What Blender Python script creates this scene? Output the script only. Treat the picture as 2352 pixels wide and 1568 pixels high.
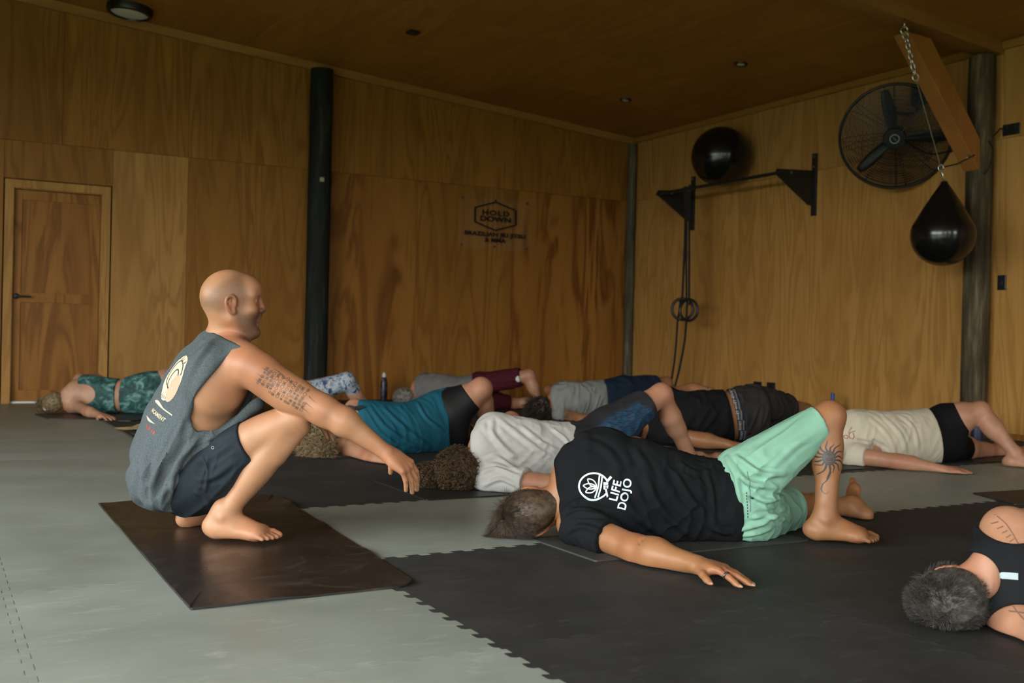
import bpy, bmesh, math, random
import numpy as np
from mathutils import Vector, Matrix
from mathutils.bvhtree import BVHTree

for o in list(bpy.data.objects):
    bpy.data.objects.remove(o, do_unlink=True)
SC = bpy.context.scene
COL = SC.collection
PI = math.pi

# ------------------------------------------------------------------ camera
F_PX, CAM_YAW, CAM_PITCH, CAM_ROLL, CAM_H = 2356.9166, 1.0722838, -0.0057283, 0.0235557, 0.751945
PCX, PCY = 1149.4327, 777.5937
_f = np.array([math.cos(CAM_YAW)*math.cos(CAM_PITCH), math.sin(CAM_YAW)*math.cos(CAM_PITCH), math.sin(CAM_PITCH)])
_r = np.array([math.sin(CAM_YAW), -math.cos(CAM_YAW), 0.0])
_u = np.cross(_r, _f)
_c, _s = math.cos(CAM_ROLL), math.sin(CAM_ROLL)
CR = _c*_r + _s*_u
CU = -_s*_r + _c*_u
CF = _f
CPOS = np.array([0.0, 0.0, CAM_H])
cam_data = bpy.data.cameras.new('camera')
cam = bpy.data.objects.new('camera', cam_data)
COL.objects.link(cam)
cam.matrix_world = Matrix(((CR[0], CU[0], -CF[0], 0), (CR[1], CU[1], -CF[1], 0), (CR[2], CU[2], -CF[2], CAM_H), (0, 0, 0, 1)))
cam_data.sensor_width = 36.0
cam_data.lens = F_PX/2352*36.0
cam_data.shift_x = (1176-PCX)/2352
cam_data.shift_y = (PCY-784)/2352
cam_data.clip_start = 0.05
cam_data.dof.use_dof = True
cam_data.dof.focus_distance = 3.55
cam_data.dof.aperture_fstop = 3.8
SC.camera = cam

# ------------------------------------------------------------------ sky, exposure
world = bpy.data.worlds.new('overcast_sky')
SC.world = world
world.use_nodes = True
bgn = world.node_tree.nodes['Background']
bgn.inputs[0].default_value = (0.95, 0.98, 0.95, 1)
bgn.inputs[1].default_value = 1.0
SC.view_settings.view_transform = 'Standard'
SC.view_settings.look = 'None'
SC.view_settings.gamma = 1.0
SC.view_settings.use_curve_mapping = False
SC.view_settings.exposure = 4.2
SC.cycles.use_denoising = True
SC.cycles.max_bounces = 8
SC.cycles.diffuse_bounces = 5
SC.cycles.glossy_bounces = 4
SC.cycles.sample_clamp_indirect = 6.0
# daylight comes in through the open roller doors: one portal per opening
ROOM_W, ROOM_D = 7.446, 10.357
NEAR_Y, SIDE_X = -3.2, -3.6
def ceil_z(x):
    return 3.18 + 0.0816*(ROOM_W-x)
OPEN_SIDE = [(-2.2, 1.6), (2.0, 5.4)]            # y ranges in the side wall
OPEN_NEAR = [(-2.9, -0.9), (1.3, 2.2), (4.5, 5.5)]   # x ranges in the near wall
OPEN_TOP = 2.75
def portal(loc, rot, sx, sy):
    l = bpy.data.lights.new('daylight_portal', 'AREA')
    l.shape = 'RECTANGLE'; l.size = sx; l.size_y = sy
    l.cycles.is_portal = True
    o = bpy.data.objects.new('daylight_portal', l)
    o.location = loc; o.rotation_euler = rot
    COL.objects.link(o)
for a, b in OPEN_SIDE:
    portal((SIDE_X-0.02, (a+b)/2, OPEN_TOP/2), (0, -PI/2, 0), OPEN_TOP, b-a)
for a, b in OPEN_NEAR:
    portal(((a+b)/2, NEAR_Y-0.02, OPEN_TOP/2), (PI/2, 0, 0), b-a, OPEN_TOP)

# ------------------------------------------------------------------ helpers
def px(x, y, depth):
    """a point seen at photo pixel (x, y), a given distance (m) in front of the camera plane"""
    d = CF + CR*(x-PCX)/F_PX - CU*(y-PCY)/F_PX
    return CPOS + d*depth
def px_plane(x, y, axis, value):
    d = CF + CR*(x-PCX)/F_PX - CU*(y-PCY)/F_PX
    t = (value-CPOS[axis])/d[axis]
    return CPOS + d*t
def px_floor(x, y, z=0.0):
    return px_plane(x, y, 2, z)

def tag(o, label=None, cat=None, group=None, kind=None):
    if label: o['label'] = label
    if cat: o['category'] = cat
    if group: o['group'] = group
    if kind: o['kind'] = kind
    return o
def empty(name, loc=(0, 0, 0), label=None, cat=None, group=None, kind=None):
    o = bpy.data.objects.new(name, None)
    o.empty_display_size = 0.05
    o.location = loc
    COL.objects.link(o)
    return tag(o, label, cat, group, kind)
def link_mesh(name, me, mat=None, parent=None, smooth=False):
    o = bpy.data.objects.new(name, me)
    COL.objects.link(o)
    if mat is not None and len(me.materials) == 0:
        me.materials.append(mat)
    if parent is not None:
        o.parent = parent
        bpy_loc = Vector(parent.location)
        if parent.parent is not None:
            bpy_loc = bpy_loc + Vector(parent.parent.location)
        o.location = (0, 0, 0)
        me.transform(Matrix.Translation(-bpy_loc))
    if smooth:
        me.polygons.foreach_set('use_smooth', [True]*len(me.polygons))
    return o

class MB:
    """collects shapes given in world coordinates and links them as one mesh"""
    def __init__(self):
        self.bm = bmesh.new()
    def box(self, lo, hi, bevel=0.0, M=None):
        lo, hi = Vector(lo), Vector(hi)
        bm = bmesh.new()
        bmesh.ops.create_cube(bm, size=1)
        c = (lo+hi)/2; s = hi-lo
        bmesh.ops.transform(bm, matrix=Matrix.Translation(c) @ Matrix.Diagonal((s.x, s.y, s.z, 1)), verts=bm.verts)
        if bevel > 0:
            bmesh.ops.bevel(bm, geom=bm.edges[:], offset=bevel, segments=2, affect='EDGES', profile=0.5)
        return self._add(bm, M)
    def _add(self, bm, M=None):
        if M is not None:
            bmesh.ops.transform(bm, matrix=M, verts=bm.verts)
        me = bpy.data.meshes.new('tmp'); bm.to_mesh(me); bm.free()
        self.bm.from_mesh(me); bpy.data.meshes.remove(me)
        return self
    def tube(self, pts, r, seg=10, closed=False, flat=None):
        """round tube along a polyline; r is a number or a list; flat=(ratio, axis) squashes it into a strap"""
        pts = [Vector(p) for p in pts]
        n = len(pts)
        rs = r if isinstance(r, (list, tuple)) else [r]*n
        bm = bmesh.new()
        rings = []
        prev = None
        for i, p in enumerate(pts):
            if closed:
                t = pts[(i+1) % n]-pts[i-1]
            else:
                t = pts[min(i+1, n-1)]-pts[max(i-1, 0)]
            t.normalize()
            if prev is None:
                a = Vector((0, 0, 1)) if abs(t.z) < 0.9 else Vector((1, 0, 0))
                if flat is not None: a = Vector(flat[1])
                a = (a - t*a.dot(t)).normalized()
            else:
                a = (prev - t*prev.dot(t)).normalized()
            prev = a
            b = t.cross(a)
            ring = []
            for k in range(seg):
                an = 2*PI*k/seg
                fl = flat[0] if flat is not None else 1.0
                ring.append(bm.verts.new(p + a*math.cos(an)*rs[i] + b*math.sin(an)*rs[i]*fl))
            rings.append(ring)
        m = n if closed else n-1
        for i in range(m):
            A, B = rings[i], rings[(i+1) % n]
            for k in range(seg):
                bm.faces.new((A[k], A[(k+1) % seg], B[(k+1) % seg], B[k]))
        if not closed:
            bm.faces.new(list(reversed(rings[0]))); bm.faces.new(rings[-1])
        return self._add(bm)
    def lathe(self, prof, seg=32, M=None):
        """profile of (radius, z) turned about z"""
        bm = bmesh.new()
        rings = []
        for (r, z) in prof:
            if r < 1e-6:
                rings.append([bm.verts.new((0, 0, z))])
            else:
                rings.append([bm.verts.new((r*math.cos(2*PI*k/seg), r*math.sin(2*PI*k/seg), z)) for k in range(seg)])
        for A, B in zip(rings[:-1], rings[1:]):
            for k in range(seg):
                k2 = (k+1) % seg
                if len(A) == 1 and len(B) == 1: continue
                if len(A) == 1: bm.faces.new((A[0], B[k2], B[k]))
                elif len(B) == 1: bm.faces.new((A[k], A[k2], B[0]))
                else: bm.faces.new((A[k], A[k2], B[k2], B[k]))
        bmesh.ops.recalc_face_normals(bm, faces=bm.faces[:])
        return self._add(bm, M)
    def prism(self, pts, thick, M=None):
        """flat outline (x, y) extruded along +z by thick"""
        bm = bmesh.new()
        vs = [bm.verts.new((p[0], p[1], 0)) for p in pts]
        f = bm.faces.new(vs)
        ex = bmesh.ops.extrude_face_region(bm, geom=[f])
        bmesh.ops.translate(bm, vec=(0, 0, thick), verts=[v for v in ex['geom'] if isinstance(v, bmesh.types.BMVert)])
        bmesh.ops.recalc_face_normals(bm, faces=bm.faces[:])
        return self._add(bm, M)
    def build(self, name, mat, parent=None, smooth=False, autosmooth=None):
        me = bpy.data.meshes.new(name)
        self.bm.to_mesh(me); self.bm.free()
        o = link_mesh(name, me, mat, parent, smooth)
        if autosmooth:
            me.polygons.foreach_set('use_smooth', [True]*len(me.polygons))
            try: me.set_sharp_from_angle(angle=math.radians(autosmooth))
            except Exception: pass
        return o

# ------------------------------------------------------------------ materials
def new_mat(name):
    m = bpy.data.materials.new(name); m.use_nodes = True
    nt = m.node_tree
    return m, nt, nt.nodes['Principled BSDF']
def N(nt, typ, **kw):
    n = nt.nodes.new(typ)
    for k, v in kw.items():
        if k == 'inp':
            for kk, vv in v.items(): n.inputs[kk].default_value = vv
        else: setattr(n, k, v)
    return n
def ramp(nt, stops):
    n = nt.nodes.new('ShaderNodeValToRGB')
    el = n.color_ramp.elements
    el[0].position, el[0].color = stops[0][0], tuple(stops[0][1])+(1,)
    el[1].position, el[1].color = stops[-1][0], tuple(stops[-1][1])+(1,)
    for p, c in stops[1:-1]:
        e = el.new(p); e.color = tuple(c)+(1,)
    return n
def simple(name, col, rough=0.6, metal=0.0, spec=0.5, noise=0.0, nscale=20, bump=0.0, bscale=200, sheen=0.0):
    m, nt, b = new_mat(name)
    b.inputs['Base Color'].default_value = tuple(col)+(1,)
    b.inputs['Roughness'].default_value = rough
    b.inputs['Metallic'].default_value = metal
    b.inputs['Specular IOR Level'].default_value = spec
    if sheen: b.inputs['Sheen Weight'].default_value = sheen
    tc = N(nt, 'ShaderNodeTexCoord')
    if noise:
        n = N(nt, 'ShaderNodeTexNoise', inp={'Scale': nscale, 'Detail': 4.0})
        nt.links.new(tc.outputs['Object'], n.inputs['Vector'])
        r = ramp(nt, [(0.25, [c*(1-noise) for c in col]), (0.75, [min(1, c*(1+noise)) for c in col])])
        nt.links.new(n.outputs['Fac'], r.inputs['Fac'])
        nt.links.new(r.outputs['Color'], b.inputs['Base Color'])
    if bump:
        n2 = N(nt, 'ShaderNodeTexNoise', inp={'Scale': bscale, 'Detail': 3.0})
        nt.links.new(tc.outputs['Object'], n2.inputs['Vector'])
        bp = N(nt, 'ShaderNodeBump', inp={'Strength': bump, 'Distance': 0.002})
        nt.links.new(n2.outputs['Fac'], bp.inputs['Height'])
        nt.links.new(bp.outputs['Normal'], b.inputs['Normal'])
    return m

def plywood(name, light, mid, dark, axis='z', figure=9.0, strength=1.0, rough=0.5):
    """rotary-cut pine veneer; grain runs along the given axis of the panel"""
    m, nt, b = new_mat(name)
    L = nt.links.new
    tc = N(nt, 'ShaderNodeTexCoord')
    oi = N(nt, 'ShaderNodeObjectInfo')
    off = N(nt, 'ShaderNodeVectorMath', operation='SCALE'); off.inputs[0].default_value = (37.0, 23.0, 41.0)
    L(oi.outputs['Random'], off.inputs['Scale'])
    add = N(nt, 'ShaderNodeVectorMath', operation='ADD')
    L(tc.outputs['Object'], add.inputs[0]); L(off.outputs[0], add.inputs[1])
    sc = {'z': (2.9, 2.9, 0.36), 'x': (0.36, 2.9, 2.9), 'y': (2.9, 0.36, 2.9)}[axis]
    mp = N(nt, 'ShaderNodeVectorMath', operation='MULTIPLY'); mp.inputs[1].default_value = sc
    L(add.outputs[0], mp.inputs[0])
    n1 = N(nt, 'ShaderNodeTexNoise', inp={'Scale': 1.0, 'Detail': 3.5, 'Roughness': 0.5, 'Distortion': 0.8})
    L(mp.outputs[0], n1.inputs['Vector'])
    mul = N(nt, 'ShaderNodeMath', operation='MULTIPLY'); mul.inputs[1].default_value = figure*2*PI
    L(n1.outputs['Fac'], mul.inputs[0])
    sn = N(nt, 'ShaderNodeMath', operation='SINE'); L(mul.outputs[0], sn.inputs[0])
    mr = N(nt, 'ShaderNodeMapRange', inp={'From Min': -1.0, 'From Max': 1.0}); L(sn.outputs[0], mr.inputs['Value'])
    pw = N(nt, 'ShaderNodeMath', operation='POWER'); pw.inputs[1].default_value = 2.2; L(mr.outputs[0], pw.inputs[0])
    # broad blotches and fine pores
    n2 = N(nt, 'ShaderNodeTexNoise', inp={'Scale': 1.3, 'Detail': 3.0}); L(mp.outputs[0], n2.inputs['Vector'])
    sc3 = {'z': (160, 160, 5), 'x': (5, 160, 160), 'y': (160, 5, 160)}[axis]
    mp3 = N(nt, 'ShaderNodeVectorMath', operation='MULTIPLY'); mp3.inputs[1].default_value = sc3
    L(add.outputs[0], mp3.inputs[0])
    n3 = N(nt, 'ShaderNodeTexNoise', inp={'Scale': 1.0, 'Detail': 3.0, 'Roughness': 0.6}); L(mp3.outputs[0], n3.inputs['Vector'])
    base = ramp(nt, [(0.3, mid), (0.7, light)]); L(n2.outputs['Fac'], base.inputs['Fac'])
    fm = N(nt, 'ShaderNodeMath', operation='MULTIPLY'); fm.inputs[1].default_value = 0.62*strength; L(pw.outputs[0], fm.inputs[0])
    fm2 = N(nt, 'ShaderNodeMath', operation='MULTIPLY'); L(fm.outputs[0], fm2.inputs[0]); L(n2.outputs['Fac'], fm2.inputs[1])
    fm3 = N(nt, 'ShaderNodeMath', operation='MULTIPLY'); fm3.inputs[1].default_value = 1.7; L(fm2.outputs[0], fm3.inputs[0])
    mx = N(nt, 'ShaderNodeMix', data_type='RGBA'); mx.inputs['B'].default_value = tuple(dark)+(1,)
    L(fm3.outputs[0], mx.inputs['Factor']); L(base.outputs['Color'], mx.inputs['A'])
    hs = N(nt, 'ShaderNodeHueSaturation')
    v = N(nt, 'ShaderNodeMapRange', inp={'From Min': 0.3, 'From Max': 0.7, 'To Min': 0.88, 'To Max': 1.1}); L(n3.outputs['Fac'], v.inputs['Value'])
    v2 = N(nt, 'ShaderNodeMapRange', inp={'To Min': 0.92, 'To Max': 1.08}); L(oi.outputs['Random'], v2.inputs['Value'])
    vv = N(nt, 'ShaderNodeMath', operation='MULTIPLY'); L(v.outputs[0], vv.inputs[0]); L(v2.outputs[0], vv.inputs[1])
    L(vv.outputs[0], hs.inputs['Value']); L(mx.outputs['Result'], hs.inputs['Color'])
    L(hs.outputs['Color'], b.inputs['Base Color'])
    b.inputs['Roughness'].default_value = rough; b.inputs['Specular IOR Level'].default_value = 0.2
    bp = N(nt, 'ShaderNodeBump', inp={'Strength': 0.12, 'Distance': 0.002}); L(n3.outputs['Fac'], bp.inputs['Height'])
    L(bp.outputs['Normal'], b.inputs['Normal'])
    return m

def tile_mat(name, c0, c1, scuff, rough):
    m, nt, b = new_mat(name)
    L = nt.links.new
    tc = N(nt, 'ShaderNodeTexCoord'); oi = N(nt, 'ShaderNodeObjectInfo')
    off = N(nt, 'ShaderNodeVectorMath', operation='SCALE'); off.inputs[0].default_value = (31.0, 17.0, 3.0)
    L(oi.outputs['Random'], off.inputs['Scale'])
    add = N(nt, 'ShaderNodeVectorMath', operation='ADD'); L(tc.outputs['Object'], add.inputs[0]); L(off.outputs[0], add.inputs[1])
    n1 = N(nt, 'ShaderNodeTexNoise', inp={'Scale': 2.6, 'Detail': 5.0, 'Roughness': 0.6}); L(add.outputs[0], n1.inputs['Vector'])
    base = ramp(nt, [(0.3, c0), (0.72, c1)]); L(n1.outputs['Fac'], base.inputs['Fac'])
    mp = N(nt, 'ShaderNodeVectorMath', operation='MULTIPLY'); mp.inputs[1].default_value = (4.0, 130.0, 1.0); L(add.outputs[0], mp.inputs[0])
    n2 = N(nt, 'ShaderNodeTexNoise', inp={'Scale': 1.0, 'Detail': 2.0}); L(mp.outputs[0], n2.inputs['Vector'])
    # scattered pale scuffs
    mp4 = N(nt, 'ShaderNodeVectorMath', operation='MULTIPLY'); mp4.inputs[1].default_value = (7.0, 26.0, 1.0); L(add.outputs[0], mp4.inputs[0])
    n4 = N(nt, 'ShaderNodeTexNoise', inp={'Scale': 1.0, 'Detail': 6.0, 'Roughness': 0.7, 'Distortion': 1.2}); L(mp4.outputs[0], n4.inputs['Vector'])
    r4 = N(nt, 'ShaderNodeMapRange', inp={'From Min': 0.56, 'From Max': 0.78, 'To Max': 0.6}); L(n4.outputs['Fac'], r4.inputs['Value'])
    mx = N(nt, 'ShaderNodeMix', data_type='RGBA'); mx.inputs['B'].default_value = tuple(scuff)+(1,)
    L(r4.outputs[0], mx.inputs['Factor']); L(base.outputs['Color'], mx.inputs['A'])
    hs = N(nt, 'ShaderNodeHueSaturation')
    v = N(nt, 'ShaderNodeMapRange', inp={'From Min': 0.3, 'From Max': 0.7, 'To Min': 0.95, 'To Max': 1.04}); L(n2.outputs['Fac'], v.inputs['Value'])
    v2 = N(nt, 'ShaderNodeMapRange', inp={'To Min': 0.93, 'To Max': 1.06}); L(oi.outputs['Random'], v2.inputs['Value'])
    vv = N(nt, 'ShaderNodeMath', operation='MULTIPLY'); L(v.outputs[0], vv.inputs[0]); L(v2.outputs[0], vv.inputs[1])
    L(vv.outputs[0], hs.inputs['Value']); L(mx.outputs['Result'], hs.inputs['Color'])
    L(hs.outputs['Color'], b.inputs['Base Color'])
    b.inputs['Roughness'].default_value = rough
    b.inputs['Specular IOR Level'].default_value = 0.35
    rr = N(nt, 'ShaderNodeMapRange', inp={'From Min': 0.3, 'From Max': 0.7, 'To Min': rough-0.07, 'To Max': rough+0.1}); L(n1.outputs['Fac'], rr.inputs['Value'])
    L(rr.outputs[0], b.inputs['Roughness'])
    bp = N(nt, 'ShaderNodeBump', inp={'Strength': 0.10, 'Distance': 0.001}); L(n2.outputs['Fac'], bp.inputs['Height'])
    L(bp.outputs['Normal'], b.inputs['Normal'])
    return m

M = {}
M['ply_wall'] = plywood('pine_plywood', (0.325, 0.148, 0.029), (0.262, 0.112, 0.0195), (0.165, 0.060, 0.0095), strength=0.9)
M['ply_red'] = plywood('red_pine_plywood', (0.315, 0.138, 0.027), (0.255, 0.102, 0.0185), (0.115, 0.036, 0.006), figure=6.0, strength=1.3)
M['ply_pale'] = plywood('pale_pine_plywood', (0.50, 0.268, 0.080), (0.40, 0.200, 0.052), (0.27, 0.120, 0.028), strength=0.9)
M['ply_ceil'] = plywood('ceiling_plywood', (0.42, 0.20, 0.042), (0.35, 0.16, 0.032), (0.25, 0.10, 0.018), axis='y', figure=5, strength=0.6)
M['trim'] = plywood('pine_trim', (0.38, 0.19, 0.055), (0.32, 0.155, 0.042), (0.22, 0.095, 0.022), axis='x', figure=4, strength=0.6)
M['trim_y'] = plywood('pine_trim_y', (0.36, 0.175, 0.044), (0.31, 0.145, 0.034), (0.22, 0.095, 0.02), axis='y', figure=4, strength=0.6)
M['brace'] = plywood('brace_timber', (0.40, 0.17, 0.045), (0.34, 0.14, 0.036), (0.22, 0.08, 0.02), axis='z', figure=3, strength=0.5)
M['door'] = plywood('door_pine', (0.35, 0.155, 0.034), (0.28, 0.115, 0.024), (0.15, 0.052, 0.010), figure=7, strength=1.2)
M['stud'] = simple('backing_board', (0.05, 0.03, 0.015), 0.9)
M['tile_grey'] = tile_mat('grey_foam_tile', (0.195, 0.220, 0.197), (0.258, 0.286, 0.257), (0.42, 0.45, 0.41), 0.42)
M['tile_black'] = tile_mat('black_foam_tile', (0.019, 0.020, 0.020), (0.032, 0.032, 0.032), (0.070, 0.072, 0.070), 0.64)
M['tile_edge'] = simple('tile_underlay', (0.012, 0.012, 0.012), 0.9)
M['black'] = simple('black_powder_coat', (0.012, 0.012, 0.013), 0.45, noise=0.2)
M['black_plastic'] = simple('black_plastic', (0.008, 0.008, 0.010), 0.4)
M['rubber'] = simple('black_gym_rubber', (0.006, 0.006, 0.006), 0.2, bump=0.1, bscale=90)
M['steel'] = simple('bright_steel', (0.55, 0.55, 0.52), 0.3, metal=1.0)
M['white'] = simple('white_diffuser', (0.75, 0.76, 0.72), 0.5)
M['strap'] = simple('black_webbing', (0.010, 0.010, 0.011), 0.8, bump=0.3, bscale=400)
def pole_mat(name, c0, c1, c2):
    m, nt, b = new_mat(name); L = nt.links.new
    tc = N(nt, 'ShaderNodeTexCoord')
    mp = N(nt, 'ShaderNodeVectorMath', operation='MULTIPLY'); mp.inputs[1].default_value = (22, 22, 2.2); L(tc.outputs['Object'], mp.inputs[0])
    n1 = N(nt, 'ShaderNodeTexNoise', inp={'Scale': 1.0, 'Detail': 6.0, 'Roughness': 0.65}); L(mp.outputs[0], n1.inputs['Vector'])
    r = ramp(nt, [(0.35, c0), (0.55, c1), (0.75, c2)]); L(n1.outputs['Fac'], r.inputs['Fac'])
    L(r.outputs['Color'], b.inputs['Base Color']); b.inputs['Roughness'].default_value = 0.75; b.inputs['Specular IOR Level'].default_value = 0.2
    bp = N(nt, 'ShaderNodeBump', inp={'Strength': 0.5, 'Distance': 0.006}); L(n1.outputs['Fac'], bp.inputs['Height']); L(bp.outputs['Normal'], b.inputs['Normal'])
    return m
M['pole_dark'] = pole_mat('dark_stained_pole', (0.010, 0.011, 0.010), (0.016, 0.019, 0.016), (0.055, 0.055, 0.04))
M['pole_grey'] = pole_mat('weathered_pole', (0.045, 0.04, 0.028), (0.10, 0.085, 0.055), (0.20, 0.17, 0.12))
M['pole_brown'] = pole_mat('brown_treated_pole', (0.035, 0.027, 0.016), (0.085, 0.065, 0.037), (0.20, 0.16, 0.095))
# ================================================================== setting
# ---- floor of one-metre jigsaw tiles
TILE_ROT = 0.0123
T_U, T_V = 1.209, 2.1288
_cr, _sr = math.cos(TILE_ROT), math.sin(TILE_ROT)
def tile_pt(u, v, z=0.0):
    u += T_U; v += T_V
    return Vector((_cr*u-_sr*v, _sr*u+_cr*v, z))
fl = MB(); fl.box((SIDE_X-0.1, NEAR_Y-0.1, -0.12), (ROOM_W+0.1, ROOM_D+0.1, -0.024))
floor = fl.build('floor', M['tile_edge']); tag(floor, kind='structure')
def edge_profile(n=12, amp=0.011, gap=0.0011):
    """dovetail wave along 0..1: list of (t, offset)"""
    out = [(0.0, 0.0)]
    p = 1.0/n
    for i in range(n):
        a = i*p
        out += [(a+0.16*p, 0.0-amp*0), (a+0.20*p, -amp), (a+0.06*p+0.32*p, -amp)] if False else []
        s = 1
        out += [(a+0.10*p, -amp*0.9), (a+0.16*p, -amp), (a+0.44*p, -amp), (a+0.50*p, -amp*0.85), (a+0.42*p, amp*0.85),
                (a+0.48*p, amp), (a+0.94*p, amp), (a+1.0*p, amp*0.85), (a+0.97*p+0.05*p, -amp*0.2)] if i < n-1 else \
               [(a+0.10*p, -amp*0.9), (a+0.16*p, -amp), (a+0.44*p, -amp), (a+0.50*p, -amp*0.85), (a+0.42*p, amp*0.85),
                (a+0.48*p, amp), (a+0.80*p, amp), (a+0.84*p, 0.0)]
    out.append((1.0, 0.0))
    return out
def tile_mesh(name, mat):
    pr = edge_profile()
    g = 0.0009
    pts = []
    pts += [(t, o+g) for t, o in pr[:-1]]                      # near side (v = 0)
    pts += [(1+o-g, t) for t, o in pr[:-1]]                    # right side (u = 1)
    pts += [(t, 1+o-g) for t, o in reversed(pr[1:])]           # far side
    pts += [(o+g, t) for t, o in reversed(pr[1:])]             # left side
    bm = bmesh.new()
    vs = [bm.verts.new((x-0.5, y-0.5, 0)) for x, y in pts]
    f = bm.faces.new(vs)
    if f.normal.z < 0: f.normal_flip()
    r = bmesh.ops.extrude_face_region(bm, geom=[f])
    bmesh.ops.translate(bm, vec=(0, 0, -0.022), verts=[v for v in r['geom'] if isinstance(v, bmesh.types.BMVert)])
    bmesh.ops.recalc_face_normals(bm, faces=bm.faces[:])
    me = bpy.data.meshes.new(name); bm.to_mesh(me); bm.free()
    me.materials.append(mat)
    return me
tm_grey = tile_mesh('tile', M['tile_grey']); tm_black = tile_mesh('tile', M['tile_black'])
def tile_is_black(i, j):
    if i < 0: return False
    if j == 1: return i > 4
    if j in (0,) : return True
    if j < 0: return True
    return True
for j in range(-5, 9):
    for i in range(-5, 7):
        c = tile_pt(i+0.5, j+0.5)
        if not (SIDE_X-0.3 < c.x < ROOM_W+0.45 and NEAR_Y-0.3 < c.y < ROOM_D+0.45): continue
        o = bpy.data.objects.new('tile', tm_black if tile_is_black(i, j) else tm_grey)
        o.location = c; o.rotation_euler = (0, 0, TILE_ROT)
        COL.objects.link(o); o.parent = floor

# ---- walls: a dark backing with plywood sheets as children
PT = 0.012
SEAM = 2.403
def panel(parent, lo, hi, mat, topfun=None):
    """a sheet; topfun gives the sloped top edge"""
    bm = bmesh.new()
    lo, hi = Vector(lo), Vector(hi)
    bmesh.ops.create_cube(bm, size=1)
    c, s = (lo+hi)/2, hi-lo
    for v in bm.verts:
        v.co = Vector((c.x+v.co.x*s.x, c.y+v.co.y*s.y, c.z+v.co.z*s.z))
        if topfun and v.co.z > c.z: v.co.z = topfun(v.co.x)
    bmesh.ops.bevel(bm, geom=bm.edges[:], offset=0.0012, segments=1, affect='EDGES')
    me = bpy.data.meshes.new('plywood_panel'); bm.to_mesh(me); bm.free()
    o = bpy.data.objects.new('plywood_panel', me); COL.objects.link(o)
    me.transform(Matrix.Translation(-c)); o.location = c
    me.materials.append(mat); o.parent = parent
    o.matrix_parent_inverse = Matrix.Identity(4)
    return o
G = 0.0012
DOOR = (0.555, 1.312, 1.972)
# left wall (plane y = ROOM_D)
w = MB()
w.box((SIDE_X, ROOM_D+PT+0.10, 0), (ROOM_W+0.2, ROOM_D+0.25, 4.3))
wall_left = w.build('wall_left', M['stud']); tag(wall_left, kind='structure')
xs = [SIDE_X, -1.45, -0.25, 0.47, 1.40, 2.10, 3.30, 3.44, 4.56, 5.76, 6.96, ROOM_W]
low_mats = ['ply_wall', 'ply_wall', 'ply_wall', None, 'ply_pale', 'ply_wall', 'ply_wall', 'ply_red', 'ply_wall', 'ply_red', 'ply_red']
for k in range(len(xs)-1):
    a, b = xs[k]+G, xs[k+1]-G
    if low_mats[k] is None:
        panel(wall_left, (a, ROOM_D, DOOR[2]+0.085), (b, ROOM_D+PT, SEAM-G), M['ply_wall'])
    else:
        panel(wall_left, (a, ROOM_D, 0), (b, ROOM_D+PT, SEAM-G), M[low_mats[k]])
xs2 = [SIDE_X, -2.05, -0.85, 0.35, 0.95, 2.10, 3.30, 3.44, 4.56, 5.76, 6.96, ROOM_W]
for k in range(len(xs2)-1):
    a, b = xs2[k]+G, xs2[k+1]-G
    panel(wall_left, (a, ROOM_D, SEAM+G), (b, ROOM_D+PT, 3.2), M['ply_wall'], topfun=ceil_z)
# right wall (plane x = ROOM_W)
w = MB(); w.box((ROOM_W+PT, NEAR_Y, 0), (ROOM_W+0.15, ROOM_D+0.12, 4.3))
wall_right = w.build('wall_right', M['stud']); tag(wall_right, kind='structure')
ys = [ROOM_D, 9.16, 7.96, 6.76, 5.56, 4.36, 3.16, 1.96, 0.76, -0.44, -1.64, NEAR_Y]
for k in range(len(ys)-1):
    a, b = ys[k+1]+G, ys[k]-G
    panel(wall_right, (ROOM_W, a, 0), (ROOM_W+PT, b, SEAM-G), M['ply_pale'] if k < 5 else M['ply_wall'])
    panel(wall_right, (ROOM_W, a, SEAM+G), (ROOM_W+PT, b, 3.2), M['ply_pale'] if k < 5 else M['ply_wall'])
# near wall and side wall behind the camera, with the open roller doorways
def pierced(parent_name, along, fixed, lo, hi, openings, outward):
    mb = MB()
    spans = []; prev = lo
    for a, b in openings:
        spans.append((prev, a)); prev = b
    spans.append((prev, hi))
    for a, b in spans:
        if along == 'x': mb.box((a, min(fixed, fixed+outward), 0), (b, max(fixed, fixed+outward), 4.4))
        else: mb.box((min(fixed, fixed+outward), a, 0), (max(fixed, fixed+outward), b, 4.4))
    for a, b in openings:
        if along == 'x': mb.box((a, min(fixed, fixed+outward), OPEN_TOP), (b, max(fixed, fixed+outward), 4.4))
        else: mb.box((min(fixed, fixed+outward), a, OPEN_TOP), (max(fixed, fixed+outward), b, 4.4))
    o = mb.build(parent_name, M['ply_wall']); tag(o, kind='structure'); return o
pierced('wall_near', 'x', NEAR_Y, SIDE_X, ROOM_W, OPEN_NEAR, -0.12)
pierced('wall_side', 'y', SIDE_X, NEAR_Y, ROOM_D, OPEN_SIDE, -0.12)
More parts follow.
